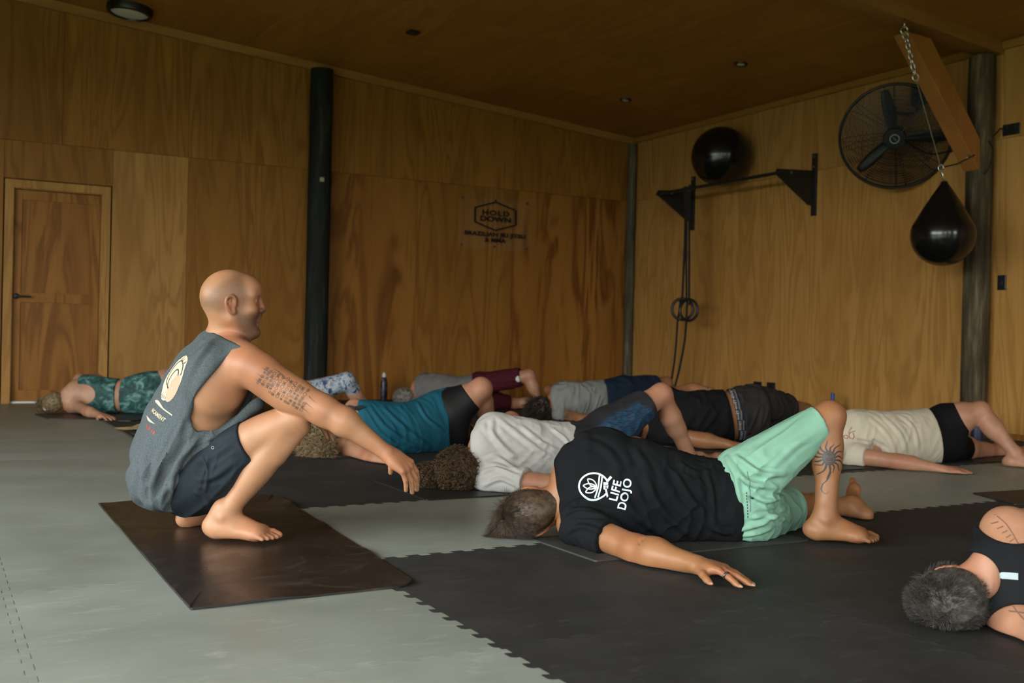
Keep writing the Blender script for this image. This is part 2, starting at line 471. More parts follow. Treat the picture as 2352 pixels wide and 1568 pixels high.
# ---- ceiling
cb = MB()
bm = bmesh.new()
x0, x1, y0, y1 = SIDE_X-0.2, ROOM_W+0.2, NEAR_Y-0.2, ROOM_D+0.2
for (x, y, dz) in [(x0, y0, 0.012), (x1, y0, 0.012), (x1, y1, 0.012), (x0, y1, 0.012), (x0, y0, 0.2), (x1, y0, 0.2), (x1, y1, 0.2), (x0, y1, 0.2)]:
    bm.verts.new((x, y, ceil_z(x)+dz))
bm.verts.ensure_lookup_table(); V = bm.verts
for f in [(0, 1, 2, 3), (7, 6, 5, 4), (0, 4, 5, 1), (1, 5, 6, 2), (2, 6, 7, 3), (3, 7, 4, 0)]:
    bm.faces.new([V[i] for i in f])
bmesh.ops.recalc_face_normals(bm, faces=bm.faces[:])
cb._add(bm)
ceiling = cb.build('ceiling', M['stud']); tag(ceiling, kind='structure')
def ceil_panel(xa, xb, ya, yb):
    bm = bmesh.new()
    g = 0.0015
    xa += g; xb -= g; ya += g; yb -= g
    vs = [bm.verts.new((x, y, ceil_z(x)+dz)) for dz in (0, 0.011) for (x, y) in ((xa, ya), (xb, ya), (xb, yb), (xa, yb))]
    for f in [(0, 1, 2, 3), (7, 6, 5, 4), (0, 4, 5, 1), (1, 5, 6, 2), (2, 6, 7, 3), (3, 7, 4, 0)]:
        bm.faces.new([vs[i] for i in f])
    bmesh.ops.recalc_face_normals(bm, faces=bm.faces[:])
    bmesh.ops.bevel(bm, geom=bm.edges[:], offset=0.001, segments=1, affect='EDGES')
    me = bpy.data.meshes.new('ceiling_panel'); bm.to_mesh(me); bm.free()
    c = Vector(((xa+xb)/2, (ya+yb)/2, ceil_z((xa+xb)/2)))
    me.transform(Matrix.Translation(-c)); me.materials.append(M['ply_ceil'])
    o = bpy.data.objects.new('ceiling_panel', me); o.location = c; COL.objects.link(o); o.parent = ceiling
y = ROOM_D; r_ = 0
while y > NEAR_Y:
    yb = max(NEAR_Y, y-1.2); x = ROOM_W - (0 if r_ % 2 == 0 else 1.2); xs_ = [ROOM_W]
    while x > SIDE_X:
        if x < ROOM_W: xs_.append(x)
        x -= 2.4
    xs_.append(SIDE_X)
    for p, q in zip(xs_[:-1], xs_[1:]): ceil_panel(q, p, yb, y)
    y = yb; r_ += 1
# ---- trims under the ceiling
def sloped_bar(name, xa, xb, ya, yb, drop_top, drop_bot, mat):
    bm = bmesh.new()
    vs = [bm.verts.new((x, yy, ceil_z(x)-d)) for d in (drop_bot, drop_top) for (x, yy) in ((xa, ya), (xb, ya), (xb, yb), (xa, yb))]
    for f in [(0, 1, 2, 3), (7, 6, 5, 4), (0, 4, 5, 1), (1, 5, 6, 2), (2, 6, 7, 3), (3, 7, 4, 0)]:
        bm.faces.new([vs[i] for i in f])
    bmesh.ops.recalc_face_normals(bm, faces=bm.faces[:])
    bmesh.ops.bevel(bm, geom=bm.edges[:], offset=0.004, segments=1, affect='EDGES')
    mb = MB(); mb._add(bm)
    o = mb.build(name, mat); tag(o, kind='structure'); return o
sloped_bar('trim_1', SIDE_X, ROOM_W, ROOM_D-0.045, ROOM_D, 0.0, 0.085, M['trim'])
t2 = MB(); t2.box((ROOM_W-0.03, NEAR_Y, 3.115), (ROOM_W, ROOM_D-0.05, 3.178), 0.003)
tag(t2.build('trim_2', M['trim_y']), kind='structure')
# ---- door in the left wall
d = MB()
dx0, dx1, dz1 = DOOR
fw = 0.075
d.box((dx0-fw, ROOM_D-0.018, 0), (dx0, ROOM_D+0.02, dz1+fw), 0.003)
d.box((dx1, ROOM_D-0.018, 0), (dx1+fw, ROOM_D+0.02, dz1+fw), 0.003)
d.box((dx0, ROOM_D-0.018, dz1), (dx1, ROOM_D+0.02, dz1+fw), 0.003)
d.box((dx0-0.006, ROOM_D+0.0, 0), (dx0+0.006, ROOM_D+0.10, dz1), 0.001)     # jamb linings
d.box((dx1-0.006, ROOM_D+0.0, 0), (dx1+0.006, ROOM_D+0.10, dz1), 0.001)
d.box((dx0, ROOM_D+0.0, dz1-0.006), (dx1, ROOM_D+0.10, dz1+0.006), 0.001)
door = d.build('door_1', M['ply_pale']); tag(door, kind='structure')
lf = MB()
lf.box((dx0+0.008, ROOM_D+0.060, 0.02), (dx1-0.008, ROOM_D+0.085, dz1-0.01))
leaf = lf.build('door_leaf', M['door'], door)
st = MB()
for (a, b, c_, e_) in [(dx0+0.008, dx0+0.075, 0.02, dz1-0.01), (dx1-0.075, dx1-0.008, 0.02, dz1-0.01)]:
    st.box((a, ROOM_D+0.048, c_), (b, ROOM_D+0.06, e_), 0.002)
for (c_, e_) in [(0.02, 0.12), (0.93, 1.02), (dz1-0.10, dz1-0.01)]:
    st.box((dx0+0.075, ROOM_D+0.048, c_), (dx1-0.075, ROOM_D+0.06, e_), 0.002)
st.build('door_rail', M['door'], door)
hd = MB()
hx, hz = dx0+0.035, 0.985
hd.lathe([(0, 0), (0.028, 0), (0.028, 0.012), (0.012, 0.016), (0.011, 0.05), (0, 0.05)], 20, Matrix.Translation((hx, ROOM_D+0.048, hz)) @ Matrix.Rotation(PI/2, 4, 'X'))
hd.tube([(hx, ROOM_D+0.003, hz), (hx+0.02, ROOM_D-0.002, hz), (hx+0.125, ROOM_D-0.002, hz)], [0.011, 0.010, 0.008], 10)
hd.build('door_handle', M['black_plastic'], door, autosmooth=40)
ts = MB(); ts.box((dx0+0.006, ROOM_D+0.03, 0.0), (dx1-0.006, ROOM_D+0.1, 0.018), 0.003)  # white strip standing in for daylight showing through the gap under the door
ts.build('daylight_gap_strip', M['white'], door)
# ---- skirting lines
sk = MB(); sk.box((ROOM_W-0.02, NEAR_Y, 0), (ROOM_W, ROOM_D, 0.05), 0.003)
tag(sk.build('baseboard_right', M['ply_wall']), kind='structure')
# ---- outside: grass and a hedge line, seen only in reflections and as bounce
M['grass'] = simple('grass', (0.07, 0.13, 0.03), 0.9, noise=0.4, nscale=3)
g = MB(); g.box((-60, -60, -0.3), (60, 60, -0.14))
tag(g.build('lawn', M['grass']), 'green lawn outside around the building', 'lawn', kind='structure')
rng = random.Random(4)
hb = MB()
for k in range(40):
    a = rng.uniform(PI*0.75, PI*1.75); R_ = rng.uniform(14, 22)
    hb.lathe([(0, 0), (1.6, 0.2), (2.2, 1.4), (1.5, 2.8), (0, 3.4)], 10, Matrix.Translation((R_*math.cos(a), R_*math.sin(a), -0.2)) @ Matrix.Scale(rng.uniform(0.6, 1.0), 4))
tag(hb.build('hedge', simple('hedge_leaves', (0.03, 0.075, 0.015), 0.9, noise=0.5, nscale=4), smooth=True), 'dark green hedge outside the open roller doors', 'hedge', kind='stuff')
# ================================================================== poles, beam, brace
def pole(name, x, y, r, z1, mat, label, seed):
    rng = random.Random(seed)
    prof = [(0, 0), (r, 0)] + [(r*(1+rng.uniform(-0.02, 0.02)), z1*k/12) for k in range(1, 12)] + [(r*0.97, z1), (0, z1)]
    mb = MB(); mb.lathe(prof, 40, Matrix.Translation((x, y, 0)))
    o = mb.build(name, mat, autosmooth=50)
    tag(o, label, 'pole'); return o
p1 = pole('timber_pole', 3.40, ROOM_D-0.124, 0.119, ceil_z(3.40)-0.087, M['pole_dark'], 'dark stained round timber pole against the left plywood wall', 1)
mb = MB(); c = px_plane(740, 412, 1, ROOM_D-0.245)
mb.box((c[0]-0.022, ROOM_D-0.246, c[2]-0.022), (c[0]+0.022, ROOM_D-0.238, c[2]+0.022), 0.002)
tg = mb.build('pole_tag', simple('pale_tag', (0.42, 0.38, 0.30), 0.6), p1)
p2 = pole('timber_pole', ROOM_W-0.060, ROOM_D-0.060, 0.055, ceil_z(7.40)-0.09, M['pole_grey'], 'weathered grey timber pole in the far corner of the room', 2)
p3 = pole('timber_pole', ROOM_W-0.107, 5.455, 0.102, 3.07, M['pole_brown'], 'brown weathered timber pole standing against the right wall under the beam', 3)
bm = bmesh.new()
vs = [bm.verts.new((x, yy, ceil_z(x)-d)) for d in (0.098, -0.004) for (x, yy) in ((3.2, 5.335), (ROOM_W, 5.335), (ROOM_W, 5.53), (3.2, 5.53))]
for f in [(0, 1, 2, 3), (7, 6, 5, 4), (0, 4, 5, 1), (1, 5, 6, 2), (2, 6, 7, 3), (3, 7, 4, 0)]:
    bm.faces.new([vs[i] for i in f])
bmesh.ops.recalc_face_normals(bm, faces=bm.faces[:])
bmesh.ops.bevel(bm, geom=bm.edges[:], offset=0.004, segments=1, affect='EDGES')
mb = MB(); mb._add(bm)
tag(mb.build('trim_3', M['trim']), kind='structure')
# diagonal brace: outline in x-z, extruded along y
pts = [(v[0], v[2]) for v in [px_plane(x, y, 1, 5.385) for x, y in [(2086, 72), (2139, 88), (2252, 320), (2252, 383), (2248, 390)]]]
mb = MB()
mb.prism(pts, 0.14, Matrix(((1, 0, 0, 0), (0, 0, 1, 5.385), (0, 1, 0, 0), (0, 0, 0, 1))))
br = mb.build('timber_brace', M['brace'])
bv = br.modifiers.new('bevel', 'BEVEL'); bv.width = 0.004; bv.segments = 1
tag(br, 'diagonal timber brace running from the ceiling beam down to the right pole', 'brace')

# ================================================================== ceiling fittings
def ceil_M(x, y):
    return Matrix.Translation((x, y, ceil_z(x))) @ Matrix.Rotation(math.atan(0.0816), 4, 'Y')
def downlight(x, y, r, h, label, group=None, q=0.80):
    t = empty('ceiling_light', (x, y, ceil_z(x)), label, 'light', group)
    Mx = ceil_M(x, y)
    mb = MB(); mb.lathe([(r*q, -h*0.75), (r*(q+0.04), -h), (r*0.96, -h*0.9), (r, -h*0.5), (r, 0), (r*(q-0.1), 0), (r*(q-0.02), -h*0.6), (r*q, -h*0.75)], 48, Mx)
    mb.build('bezel', M['black_plastic'], t, autosmooth=40)
    mb = MB(); mb.lathe([(0, -h*0.93), (r*0.5, -h*0.92), (r*q, -h*0.78), (r*q, -h*0.4), (0, -h*0.4)], 48, Mx)
    mb.build('diffuser', M['white'], t, autosmooth=40)
downlight(1.47, 9.99, 0.205, 0.07, 'large round black rimmed ceiling light near the top left corner')
downlight(6.38, 7.24, 0.062, 0.012, 'small round downlight in the ceiling above the exercise ball', q=0.60)
downlight(6.36, 9.02, 0.062, 0.012, 'small round downlight in the ceiling close to the far corner', q=0.60)
Mx = ceil_M(3.73, 8.66)
mb = MB(); mb.box((-0.05, -0.05, -0.022), (0.05, 0.05, 0.0), 0.006, Mx)
tag(mb.build('ceiling_box', M['black_plastic']), 'small square black box on the plywood ceiling left of the middle', 'box')

# ================================================================== acrylic sign
def font_mesh(txt, size, extrude=0.0, offset=0.0, align='CENTER', spacing=1.0, space_line=1.0):
    cu = bpy.data.curves.new('t', 'FONT')
    cu.body = txt; cu.size = size; cu.align_x = align; cu.align_y = 'CENTER'
    cu.extrude = extrude; cu.offset = offset; cu.space_character = spacing; cu.space_line = space_line
    cu.resolution_u = 4; cu.fill_mode = 'BOTH' if extrude else 'FRONT'
    o = bpy.data.objects.new('t', cu); COL.objects.link(o)
    dg = bpy.context.evaluated_depsgraph_get()
    me = bpy.data.meshes.new_from_object(o.evaluated_get(dg))
    me.materials.clear()
    bpy.data.objects.remove(o); bpy.data.curves.remove(cu)
    return me
M['ink_black'] = simple('black_ink', (0.006, 0.006, 0.007), 0.4)
m, nt, b = new_mat('clear_acrylic')
b.inputs['Base Color'].default_value = (0.8, 0.8, 0.8, 1); b.inputs['Roughness'].default_value = 0.12
tr_ = N(nt, 'ShaderNodeBsdfTransparent'); mxs = N(nt, 'ShaderNodeMixShader'); mxs.inputs[0].default_value = 0.012
nt.links.new(tr_.outputs[0], mxs.inputs[1]); nt.links.new(b.outputs[0], mxs.inputs[2])
nt.links.new(mxs.outputs[0], nt.nodes['Material Output'].inputs['Surface'])
M['acrylic'] = m
sg = empty('wall_sign', (5.53, ROOM_D, 1.70), 'clear acrylic sign lettered HOLD DOWN screwed to the left plywood wall', 'sign')
mb = MB(); mb.box((5.06, ROOM_D-0.016, 1.70), (6.00, ROOM_D-0.012, 2.292), 0.001)
mb.build('acrylic_sheet', M['acrylic'], sg)
for (x, z) in [(5.11, 2.262), (5.53, 2.262), (5.95, 2.262), (5.11, 1.735), (5.53, 1.735), (5.95, 1.735)]:
    mb = MB(); mb.lathe([(0, -0.002), (0.011, -0.002), (0.011, 0.013), (0.008, 0.017), (0, 0.017)], 14, Matrix.Translation((x, ROOM_D, z)) @ Matrix.Rotation(PI/2, 4, 'X'))
    mb.build('standoff_screw', M['black'], sg, autosmooth=40)
def wall_print(me, x, z, sx=1.0):
    me.transform(Matrix.Translation((x, ROOM_D-0.018, z)) @ Matrix.Rotation(PI/2, 4, 'X') @ Matrix.Diagonal((sx, 1, 1, 1)))
    return link_mesh('lettering', me, M['ink_black'], sg)
wall_print(font_mesh('HOLD', 0.080, 0.0008, 0.0030, spacing=1.22), 5.53, 2.112, 1.42)
wall_print(font_mesh('DOWN', 0.080, 0.0008, 0.0030, spacing=1.02), 5.53, 2.042, 1.48)
wall_print(font_mesh('BRAZILIAN JIU JITSU', 0.064, 0.0008, 0.0025, spacing=1.04), 5.53, 1.868, 1.33)
wall_print(font_mesh('& MMA', 0.064, 0.0008, 0.0025, spacing=1.04), 5.53, 1.803, 1.30)
hexp = [(0, 0.172), (0.276, 0.086), (0.276, -0.086), (0, -0.172), (-0.276, -0.086), (-0.276, 0.086)]
bm = bmesh.new()
o_ = [bm.verts.new((5.53+x, ROOM_D-0.0185, 2.080+z)) for x, z in hexp]
i_ = [bm.verts.new((5.53+x*0.915, ROOM_D-0.0185, 2.080+z*0.885)) for x, z in hexp]
for k in range(6): bm.faces.new((o_[k], i_[k], i_[(k+1) % 6], o_[(k+1) % 6]))
r = bmesh.ops.extrude_face_region(bm, geom=bm.faces[:])
bmesh.ops.translate(bm, vec=(0, 0.0012, 0), verts=[v for v in r['geom'] if isinstance(v, bmesh.types.BMVert)])
bmesh.ops.recalc_face_normals(bm, faces=bm.faces[:])
mb = MB(); mb._add(bm); mb.build('hexagon_outline', M['ink_black'], sg)

# ================================================================== pull-up bar
BX, BZ = 6.965, 2.335
rig = empty('pull_up_bar', (ROOM_W, 8.26, 1.96), 'black wall mounted pull-up bar with two triangular gusset brackets', 'bar')
for yy in (9.18, 7.34):
    mb = MB(); mb.box((ROOM_W-0.022, yy-0.03, 1.962), (ROOM_W-0.001, yy+0.03, 2.568), 0.003)
    br_ = mb.build('wall_bracket', M['black'], rig)
    mb = MB()
    outl = [(ROOM_W-0.02, 2.40), (BX-0.02, 2.375), (BX-0.028, 2.355), (BX-0.028, 2.315), (ROOM_W-0.09, 2.06), (ROOM_W-0.02, 2.06)]
    mb.prism(outl, 0.008, Matrix(((1, 0, 0, 0), (0, 0, 1, yy-0.004), (0, 1, 0, 0), (0, 0, 0, 1))))
    mb.build('gusset_plate', M['black'], br_)
    for (bx, bz) in [(BX+0.02, BZ+0.012), (BX+0.16, BZ+0.02)]:
        mb = MB(); mb.lathe([(0, 0), (0.011, 0), (0.011, 0.006), (0, 0.008)], 10, Matrix.Translation((bx, yy-0.004, bz)) @ Matrix.Rotation(PI/2, 4, 'X'))
        mb.build('bolt', M['steel'], br_)
    for bz in (2.54, 2.44):
        mb = MB(); mb.lathe([(0, 0), (0.011, 0), (0.011, 0.006), (0, 0.008)], 10, Matrix.Translation((ROOM_W-0.022, yy, bz)) @ Matrix.Rotation(-PI/2, 4, 'Y'))
        mb.build('bolt', M['steel'], br_)
mb = MB(); mb.tube([(BX, 9.23, BZ), (BX, 7.30, BZ)], 0.017, 16)
mb.build('bar', M['black'], rig, autosmooth=40)
# exercise ball wedged between bar and wall
mb = MB()
bc = px(1655, 362, 10.75)
rb = 0.306
bc = np.array([ROOM_W-rb-0.002, bc[1]+(ROOM_W-rb-bc[0])*0.55, 2.655])
mb.lathe([(rb*math.sin(PI*k/40)*(1+0.002*math.sin(k*3.1)), -rb*math.cos(PI*k/40)) for k in range(41)], 64, Matrix.Translation(bc) @ Matrix.Rotation(0.4, 4, 'X'))
tag(mb.build('exercise_ball', M['rubber'], smooth=True), 'large glossy black exercise ball resting on the pull-up bar', 'ball')

# ================================================================== gymnastic rings on straps
rg = empty('gymnastic_rings', (BX, 9.0, BZ), 'pair of black gymnastic rings hanging on straps from the pull-up bar', 'rings')
def pxx(x, y, X): return Vector(px_plane(x, y, 0, X))
def strap(pix, X, wid=0.018, ax=(0, 1, 0)):
    pts = [pxx(x, y, X) for x, y in pix]
    fine = []
    for a, b in zip(pts[:-1], pts[1:]):
        for k in range(6): fine.append(a.lerp(b, k/6))
    fine.append(pts[-1])
    mb = MB(); mb.tube(fine, wid, 8, flat=(0.12, ax)); return mb
for pix, wid, nm in [
        ([(1573, 428), (1574, 500), (1573, 560), (1570, 620), (1567, 690)], 0.022, 'strap'),
        ([(1578, 428), (1577, 520), (1576, 600), (1577, 690)], 0.012, 'strap'),
        ([(1584, 424), (1583, 500), (1583, 580), (1583, 690)], 0.016, 'strap'),
        ([(1564, 690), (1556, 740), (1553, 790), (1549, 830), (1541, 882), (1538, 925)], 0.017, 'strap'),
        ([(1578, 700), (1576, 745), (1573, 780), (1568, 810), (1560, 850), (1551, 884), (1546, 920)], 0.013, 'strap')]:
    strap(pix, BX-0.02).build(nm, M['strap'], rg)
for (cx, cy, tilt) in [(1567.5, 710, 1.12), (1582, 712, 0.35)]:
    c = pxx(cx, cy, BX-0.02)
    a = Vector((math.sin(tilt)*0.8, -math.cos(tilt), 0)).normalized()
    Rr = 0.112
    pts = [c + a*Rr*math.cos(2*PI*k/40) + Vector((0, 0, 1))*Rr*math.sin(2*PI*k/40) for k in range(40)]
    mb = MB(); mb.tube(pts, 0.0155, 12, closed=True)
    mb.build('ring', M['black_plastic'], rg, smooth=True)
for (cx, cy) in [(1565, 690), (1581, 694)]:
    c = pxx(cx, cy, BX-0.02)
    mb = MB(); mb.box(c-Vector((0.015, 0.022, 0.03)), c+Vector((0.015, 0.022, 0.03)), 0.006)
    mb.build('buckle', M['black'], rg)

# ================================================================== wall fan
fc = Vector(px(2055, 318, 8.72))
fn = Vector((-0.70, -0.56, -0.42)).normalized()
fx = Vector((0, 0, 1)).cross(fn).normalized(); fy = fn.cross(fx).normalized()
FM = Matrix(((fx.x, fy.x, fn.x, fc.x), (fx.y, fy.y, fn.y, fc.y), (fx.z, fy.z, fn.z, fc.z), (0, 0, 0, 1)))
FR = 0.45
fan = empty('wall_fan', fc, 'large black industrial wall fan with wire cage on right wall', 'fan')
mb = MB()
mb.tube([FM @ Vector((FR*math.cos(2*PI*k/96), FR*math.sin(2*PI*k/96), -0.05)) for k in range(96)], 0.013, 10, closed=True)
mb.build('cage_rim', M['black'], fan, smooth=True)
def dome(r, front):
    t = r/FR
    return (0.055*math.sqrt(max(0, 1-t**4))-0.04) if front else (-0.15*math.sqrt(max(0, 1-t**3))-0.055)
for front, nm in ((True, 'front_grille'), (False, 'rear_grille')):
    mb = MB()
    for i in range(32 if front else 20):
        r_ = 0.10+(FR-0.105)*i/(32 if front else 20)
        mb.tube([FM @ Vector((r_*math.cos(2*PI*k/60), r_*math.sin(2*PI*k/60), dome(r_, front))) for k in range(60)], 0.0024, 4, closed=True)
    for k in range(8):
        for dlt in (-0.035, 0.035):
            a = 2*PI*k/8+0.12
            mb.tube([FM @ Vector((math.cos(a)*r_ - math.sin(a)*dlt*r_/FR*1.2, math.sin(a)*r_+math.cos(a)*dlt*r_/FR*1.2, dome(r_, front)+(0.003 if front else -0.003)))
                     for r_ in [0.08+(FR-0.08)*j/8 for j in range(9)]], 0.0028, 5)
    mb.build(nm, M['black'], fan)
mb = MB(); mb.lathe([(0, -0.17), (0.07, -0.17), (0.085, -0.14), (0.09, -0.07), (0, -0.07)], 28, FM)
mb.build('motor', M['black'], fan, autosmooth=40)
mb = MB(); mb.lathe([(0, -0.05), (0.095, -0.05), (0.095, 0.006), (0.085, 0.016), (0, 0.018)], 32, FM)
hb = mb.build('hub_cap', M['black_plastic'], fan, autosmooth=40)
mb = MB(); mb.tube([FM @ Vector((0.037*math.cos(2*PI*k/32), 0.037*math.sin(2*PI*k/32), 0.019)) for k in range(32)], 0.0035, 6, closed=True)
mb.build('hub_ring', simple('pale_ring', (0.34, 0.36, 0.34), 0.4), hb, smooth=True)
mb = MB(); mb.box((-0.02, -0.004, 0.017), (0.02, 0.004, 0.0195), 0.001, FM @ Matrix.Rotation(-0.9, 4, 'Z'))
mb.build('hub_mark', simple('teal_mark', (0.03, 0.18, 0.22), 0.4), hb)
def blade(ang):
    bm = bmesh.new(); rows = []
    for i in range(12):
        t = i/11; r_ = 0.05+0.36*t
        w_ = 0.052*(0.55+0.9*t-0.95*t*t*t+0.05)
        tw = 0.65-0.40*t
        row = []
        for s in (-1, -0.5, 0, 0.5, 1):
            y = s*w_; z = s*w_*math.tan(tw)*0.8 + 0.006*(1-s*s) - 0.055
            row.append(bm.verts.new((r_, y, z)))
        rows.append(row)
    for A, B in zip(rows[:-1], rows[1:]):
        for k in range(4): bm.faces.new((A[k], B[k], B[k+1], A[k+1]))
    mb = MB(); mb._add(bm, FM @ Matrix.Rotation(ang, 4, 'Z'))
    o = mb.build('fan_blade', M['black_plastic'], fan, smooth=True)
    s = o.modifiers.new('solid', 'SOLIDIFY'); s.thickness = 0.004
def img_angle(dx, dy):
    """in-plane angle of a blade that points along the photo direction (dx, dy down)"""
    best = None
    for k in range(360):
        a = 2*PI*k/360
        v = FM.to_3x3() @ Vector((math.cos(a), math.sin(a), 0))
        q = np.array([np.dot(CR, v), -np.dot(CU, v)]); q /= np.linalg.norm(q)
        s = q @ np.array([dx, dy])/math.hypot(dx, dy)
        if best is None or s > best[0]: best = (s, a)
    return best[1]
for dx, dy in [(-35, -95), (95, 8), (-68, 75)]: blade(img_angle(dx, dy))
mc = Vector(px_plane(2114, 218, 0, ROOM_W-0.03))
mb = MB(); mb.box((ROOM_W-0.06, mc.y-0.085, mc.z-0.085), (ROOM_W-0.001, mc.y+0.085, mc.z+0.10), 0.015)
mb.build('wall_mount', M['black'], fan)
back = fc - fn*0.16
a0 = Vector((ROOM_W-0.05, mc.y, mc.z-0.02))
q1 = Vector(px(2108, 255, 9.0)); q2 = Vector(px(2088, 262, 8.98)); q3 = Vector(px(2056, 260, 8.93))
mb = MB(); mb.tube([a0, a0+Vector((-0.06, 0, -0.06)), q1, q2, q3], 0.017, 10)
mb.build('mount_arm', M['black'], fan, smooth=True)
mb = MB(); mb.tube([Vector(px(2053, 246, 8.93)), Vector(px(2057, 300, 8.93)), back], 0.022, 10)
mb.build('mount_post', M['black'], fan, smooth=True)

# ================================================================== power points and switch
def outlet(pxy, label, w_=0.06, h_=0.058, group=None):
    c = px_plane(pxy[0], pxy[1], 0, ROOM_W)
    t = empty('wall_outlet', (ROOM_W, c[1], c[2]), label, 'outlet', group)
    mb = MB(); mb.box((ROOM_W-0.012, c[1]-w_, c[2]-h_), (ROOM_W, c[1]+w_, c[2]+h_), 0.005)
    mb.build('cover_plate', M['black_plastic'], t)
    for s in (-0.5, 0.5):
        mb = MB(); mb.box((ROOM_W-0.016, c[1]+s*w_-0.009, c[2]+h_*0.2), (ROOM_W-0.011, c[1]+s*w_+0.009, c[2]+h_*0.62), 0.002)
        mb.build('rocker', M['black'], t)
    return c
outlet((1741, 889), 'black power outlet low on the right wall, farther of the pair')
outlet((1772, 891), 'black power outlet low on the right wall, nearer of the pair')
oc = outlet((2324, 297), 'black power outlet high on the right wall with the fan cord plugged in', 0.075, 0.045)
c = px_plane(2302, 649, 0, ROOM_W)
t = empty('light_switch', (ROOM_W, c[1], c[2]), 'black light switch plate on the right wall beside the brown pole', 'switch')
mb = MB(); mb.box((ROOM_W-0.012, c[1]-0.038, c[2]-0.06), (ROOM_W, c[1]+0.038, c[2]+0.06), 0.006); mb.build('cover_plate', M['black_plastic'], t)
mb = MB(); mb.box((ROOM_W-0.016, c[1]-0.01, c[2]-0.015), (ROOM_W-0.011, c[1]+0.01, c[2]+0.015), 0.002); mb.build('rocker', M['black'], t)
# fan cord: from the motor across the wall, round the pole, to the outlet
cp = [back, Vector(px_plane(2130, 352, 0, ROOM_W-0.05)), Vector(px_plane(2200, 346, 0, ROOM_W-0.04)), Vector(px_plane(2222, 380, 0, ROOM_W-0.13)), Vector(px_plane(2236, 400, 0, 7.30)),
      Vector(px_plane(2262, 398, 0, 7.28)), Vector(px_plane(2277, 368, 0, 7.29)), Vector(px_plane(2281, 345, 0, 7.30)), Vector(px_plane(2272, 325, 0, 7.31)),
      Vector(px_plane(2266, 316, 0, 7.32)), Vector(px_plane(2284, 310, 0, 7.36)), Vector(px_plane(2298, 295, 0, 7.42)), Vector((ROOM_W-0.015, oc[1]+0.06, oc[2]))]
def smooth_path(pts, n=8):
    out = []
    P = [pts[0]]+list(pts)+[pts[-1]]
    for i in range(1, len(P)-2):
        p0, p1, p2, p3 = P[i-1], P[i], P[i+1], P[i+2]
        for k in range(n):
            t = k/n
            out.append(0.5*((2*p1)+(p2-p0)*t+(2*p0-5*p1+4*p2-p3)*t*t+(3*p1-p0-3*p2+p3)*t**3))
    out.append(P[-1]); return out
mb = MB(); mb.tube(smooth_path(cp), 0.006, 7)
mb.build('power_cord', M['strap'], fan, smooth=True)

# ================================================================== teardrop punch bag
bagc = Vector(px(2166, 540, 7.93))
R_ = 0.239
prof = [(0, -R_)]
for k in range(1, 19):
    a = -PI/2 + k/18*(PI*0.5+0.30)
    prof.append((R_*math.cos(a), R_*math.sin(a)))
r0, z0 = prof[-1]
for t in (0.15, 0.3, 0.45, 0.6, 0.75, 0.88, 1.0):
    z = z0+(0.395-z0)*t
    lin = r0+(0.030-r0)*t
    prof.append((lin+0.006*math.sin(PI*t), z))
prof += [(0.027, 0.41), (0.012, 0.42), (0, 0.421)]
bag = empty('punch_bag', bagc, 'black teardrop punch bag hanging from a chain by the brown pole', 'punch bag')
mb = MB(); mb.lathe(prof, 56, Matrix.Translation(bagc))
shell = mb.build('bag_body', M['rubber'], bag, smooth=True)
top = bagc+Vector((0, 0, 0.40))
mb = MB(); mb.lathe([(0, 0), (0.009, 0), (0.009, 0.002), (0, 0.002)], 16, Matrix.Translation(bagc+Vector((-0.019, -0.016, 0.365))) @ Matrix.Rotation(PI/2, 4, 'X') @ Matrix.Rotation(-0.7, 4, 'Y') @ Matrix.Scale(1.6, 4, (0, 1, 0)))
mb.build('eyelet', simple('eyelet_brass', (0.30, 0.19, 0.08), 0.4), bag)
def ring_link(c, r1, r2, ax, up, rad=0.004):
    ax = Vector(ax).normalized(); up = Vector(up).normalized()
    s = ax.cross(up).normalized()
    return [c + s*r1*math.cos(2*PI*k/20) + up*r2*math.sin(2*PI*k/20) for k in range(20)]
eye = Vector(px_plane(2077, 70, 1, 5.345)); mid = Vector(px(2104, 182, (eye-Vector(CPOS)).dot(Vector(CF))+0.02)); low = Vector(px(2161, 385, 7.92))
mb = MB(); mb.tube([eye+Vector((0, 0, 0.09)), eye+Vector((0, 0, 0.02))], 0.006, 8)
mb.tube(ring_link(eye, 0.026, 0.028, CF, (0, 0, 1)), 0.006, 8, closed=True)
mb.build('eye_bolt', M['steel'], bag, smooth=True)
n = 9
dirv = (mid-eye); ln = dirv.length; dirv.normalize()
for k in range(n):
    c = eye+dirv*(0.02+ln*(k+0.5)/n*0.96)
    big = k in (0, 1, n-1)
    side = Vector(CF) if k % 2 == 0 else Vector(CR)
    mb = MB(); mb.tube(ring_link(c, 0.022 if big else 0.014, ln/n*0.66, side, dirv), 0.0055 if big else 0.0048, 6, closed=True)
    mb.build('chain_link', M['steel'], bag, smooth=True)
mb = MB(); mb.tube([mid, low], 0.0035, 7); mb.build('hanging_cable', simple('wire_rope', (0.20, 0.17, 0.11), 0.5), bag)
mb = MB(); mb.tube(ring_link(low, 0.02, 0.024, CF, (0, 0, 1)), 0.005, 7, closed=True)
mb.tube([low, (low+top)/2+Vector((0.004, 0, 0)), top], 0.006, 7)
mb.build('snap_hook', M['steel'], bag, smooth=True)
tb = Vector(px_plane(2238, 356, 1, 5.38))
mb = MB(); mb.tube([low, low.lerp(tb, 0.5)-Vector((0, 0, 0.02)), tb], 0.006, 7); mb.build('tether_cord', M['strap'], bag)
mb = MB(); mb.tube(ring_link(low.lerp(tb, 0.85), 0.012, 0.03, (0, 1, 0), tb-low), 0.005, 7, closed=True); mb.build('tether_hook', M['steel'], bag, smooth=True)

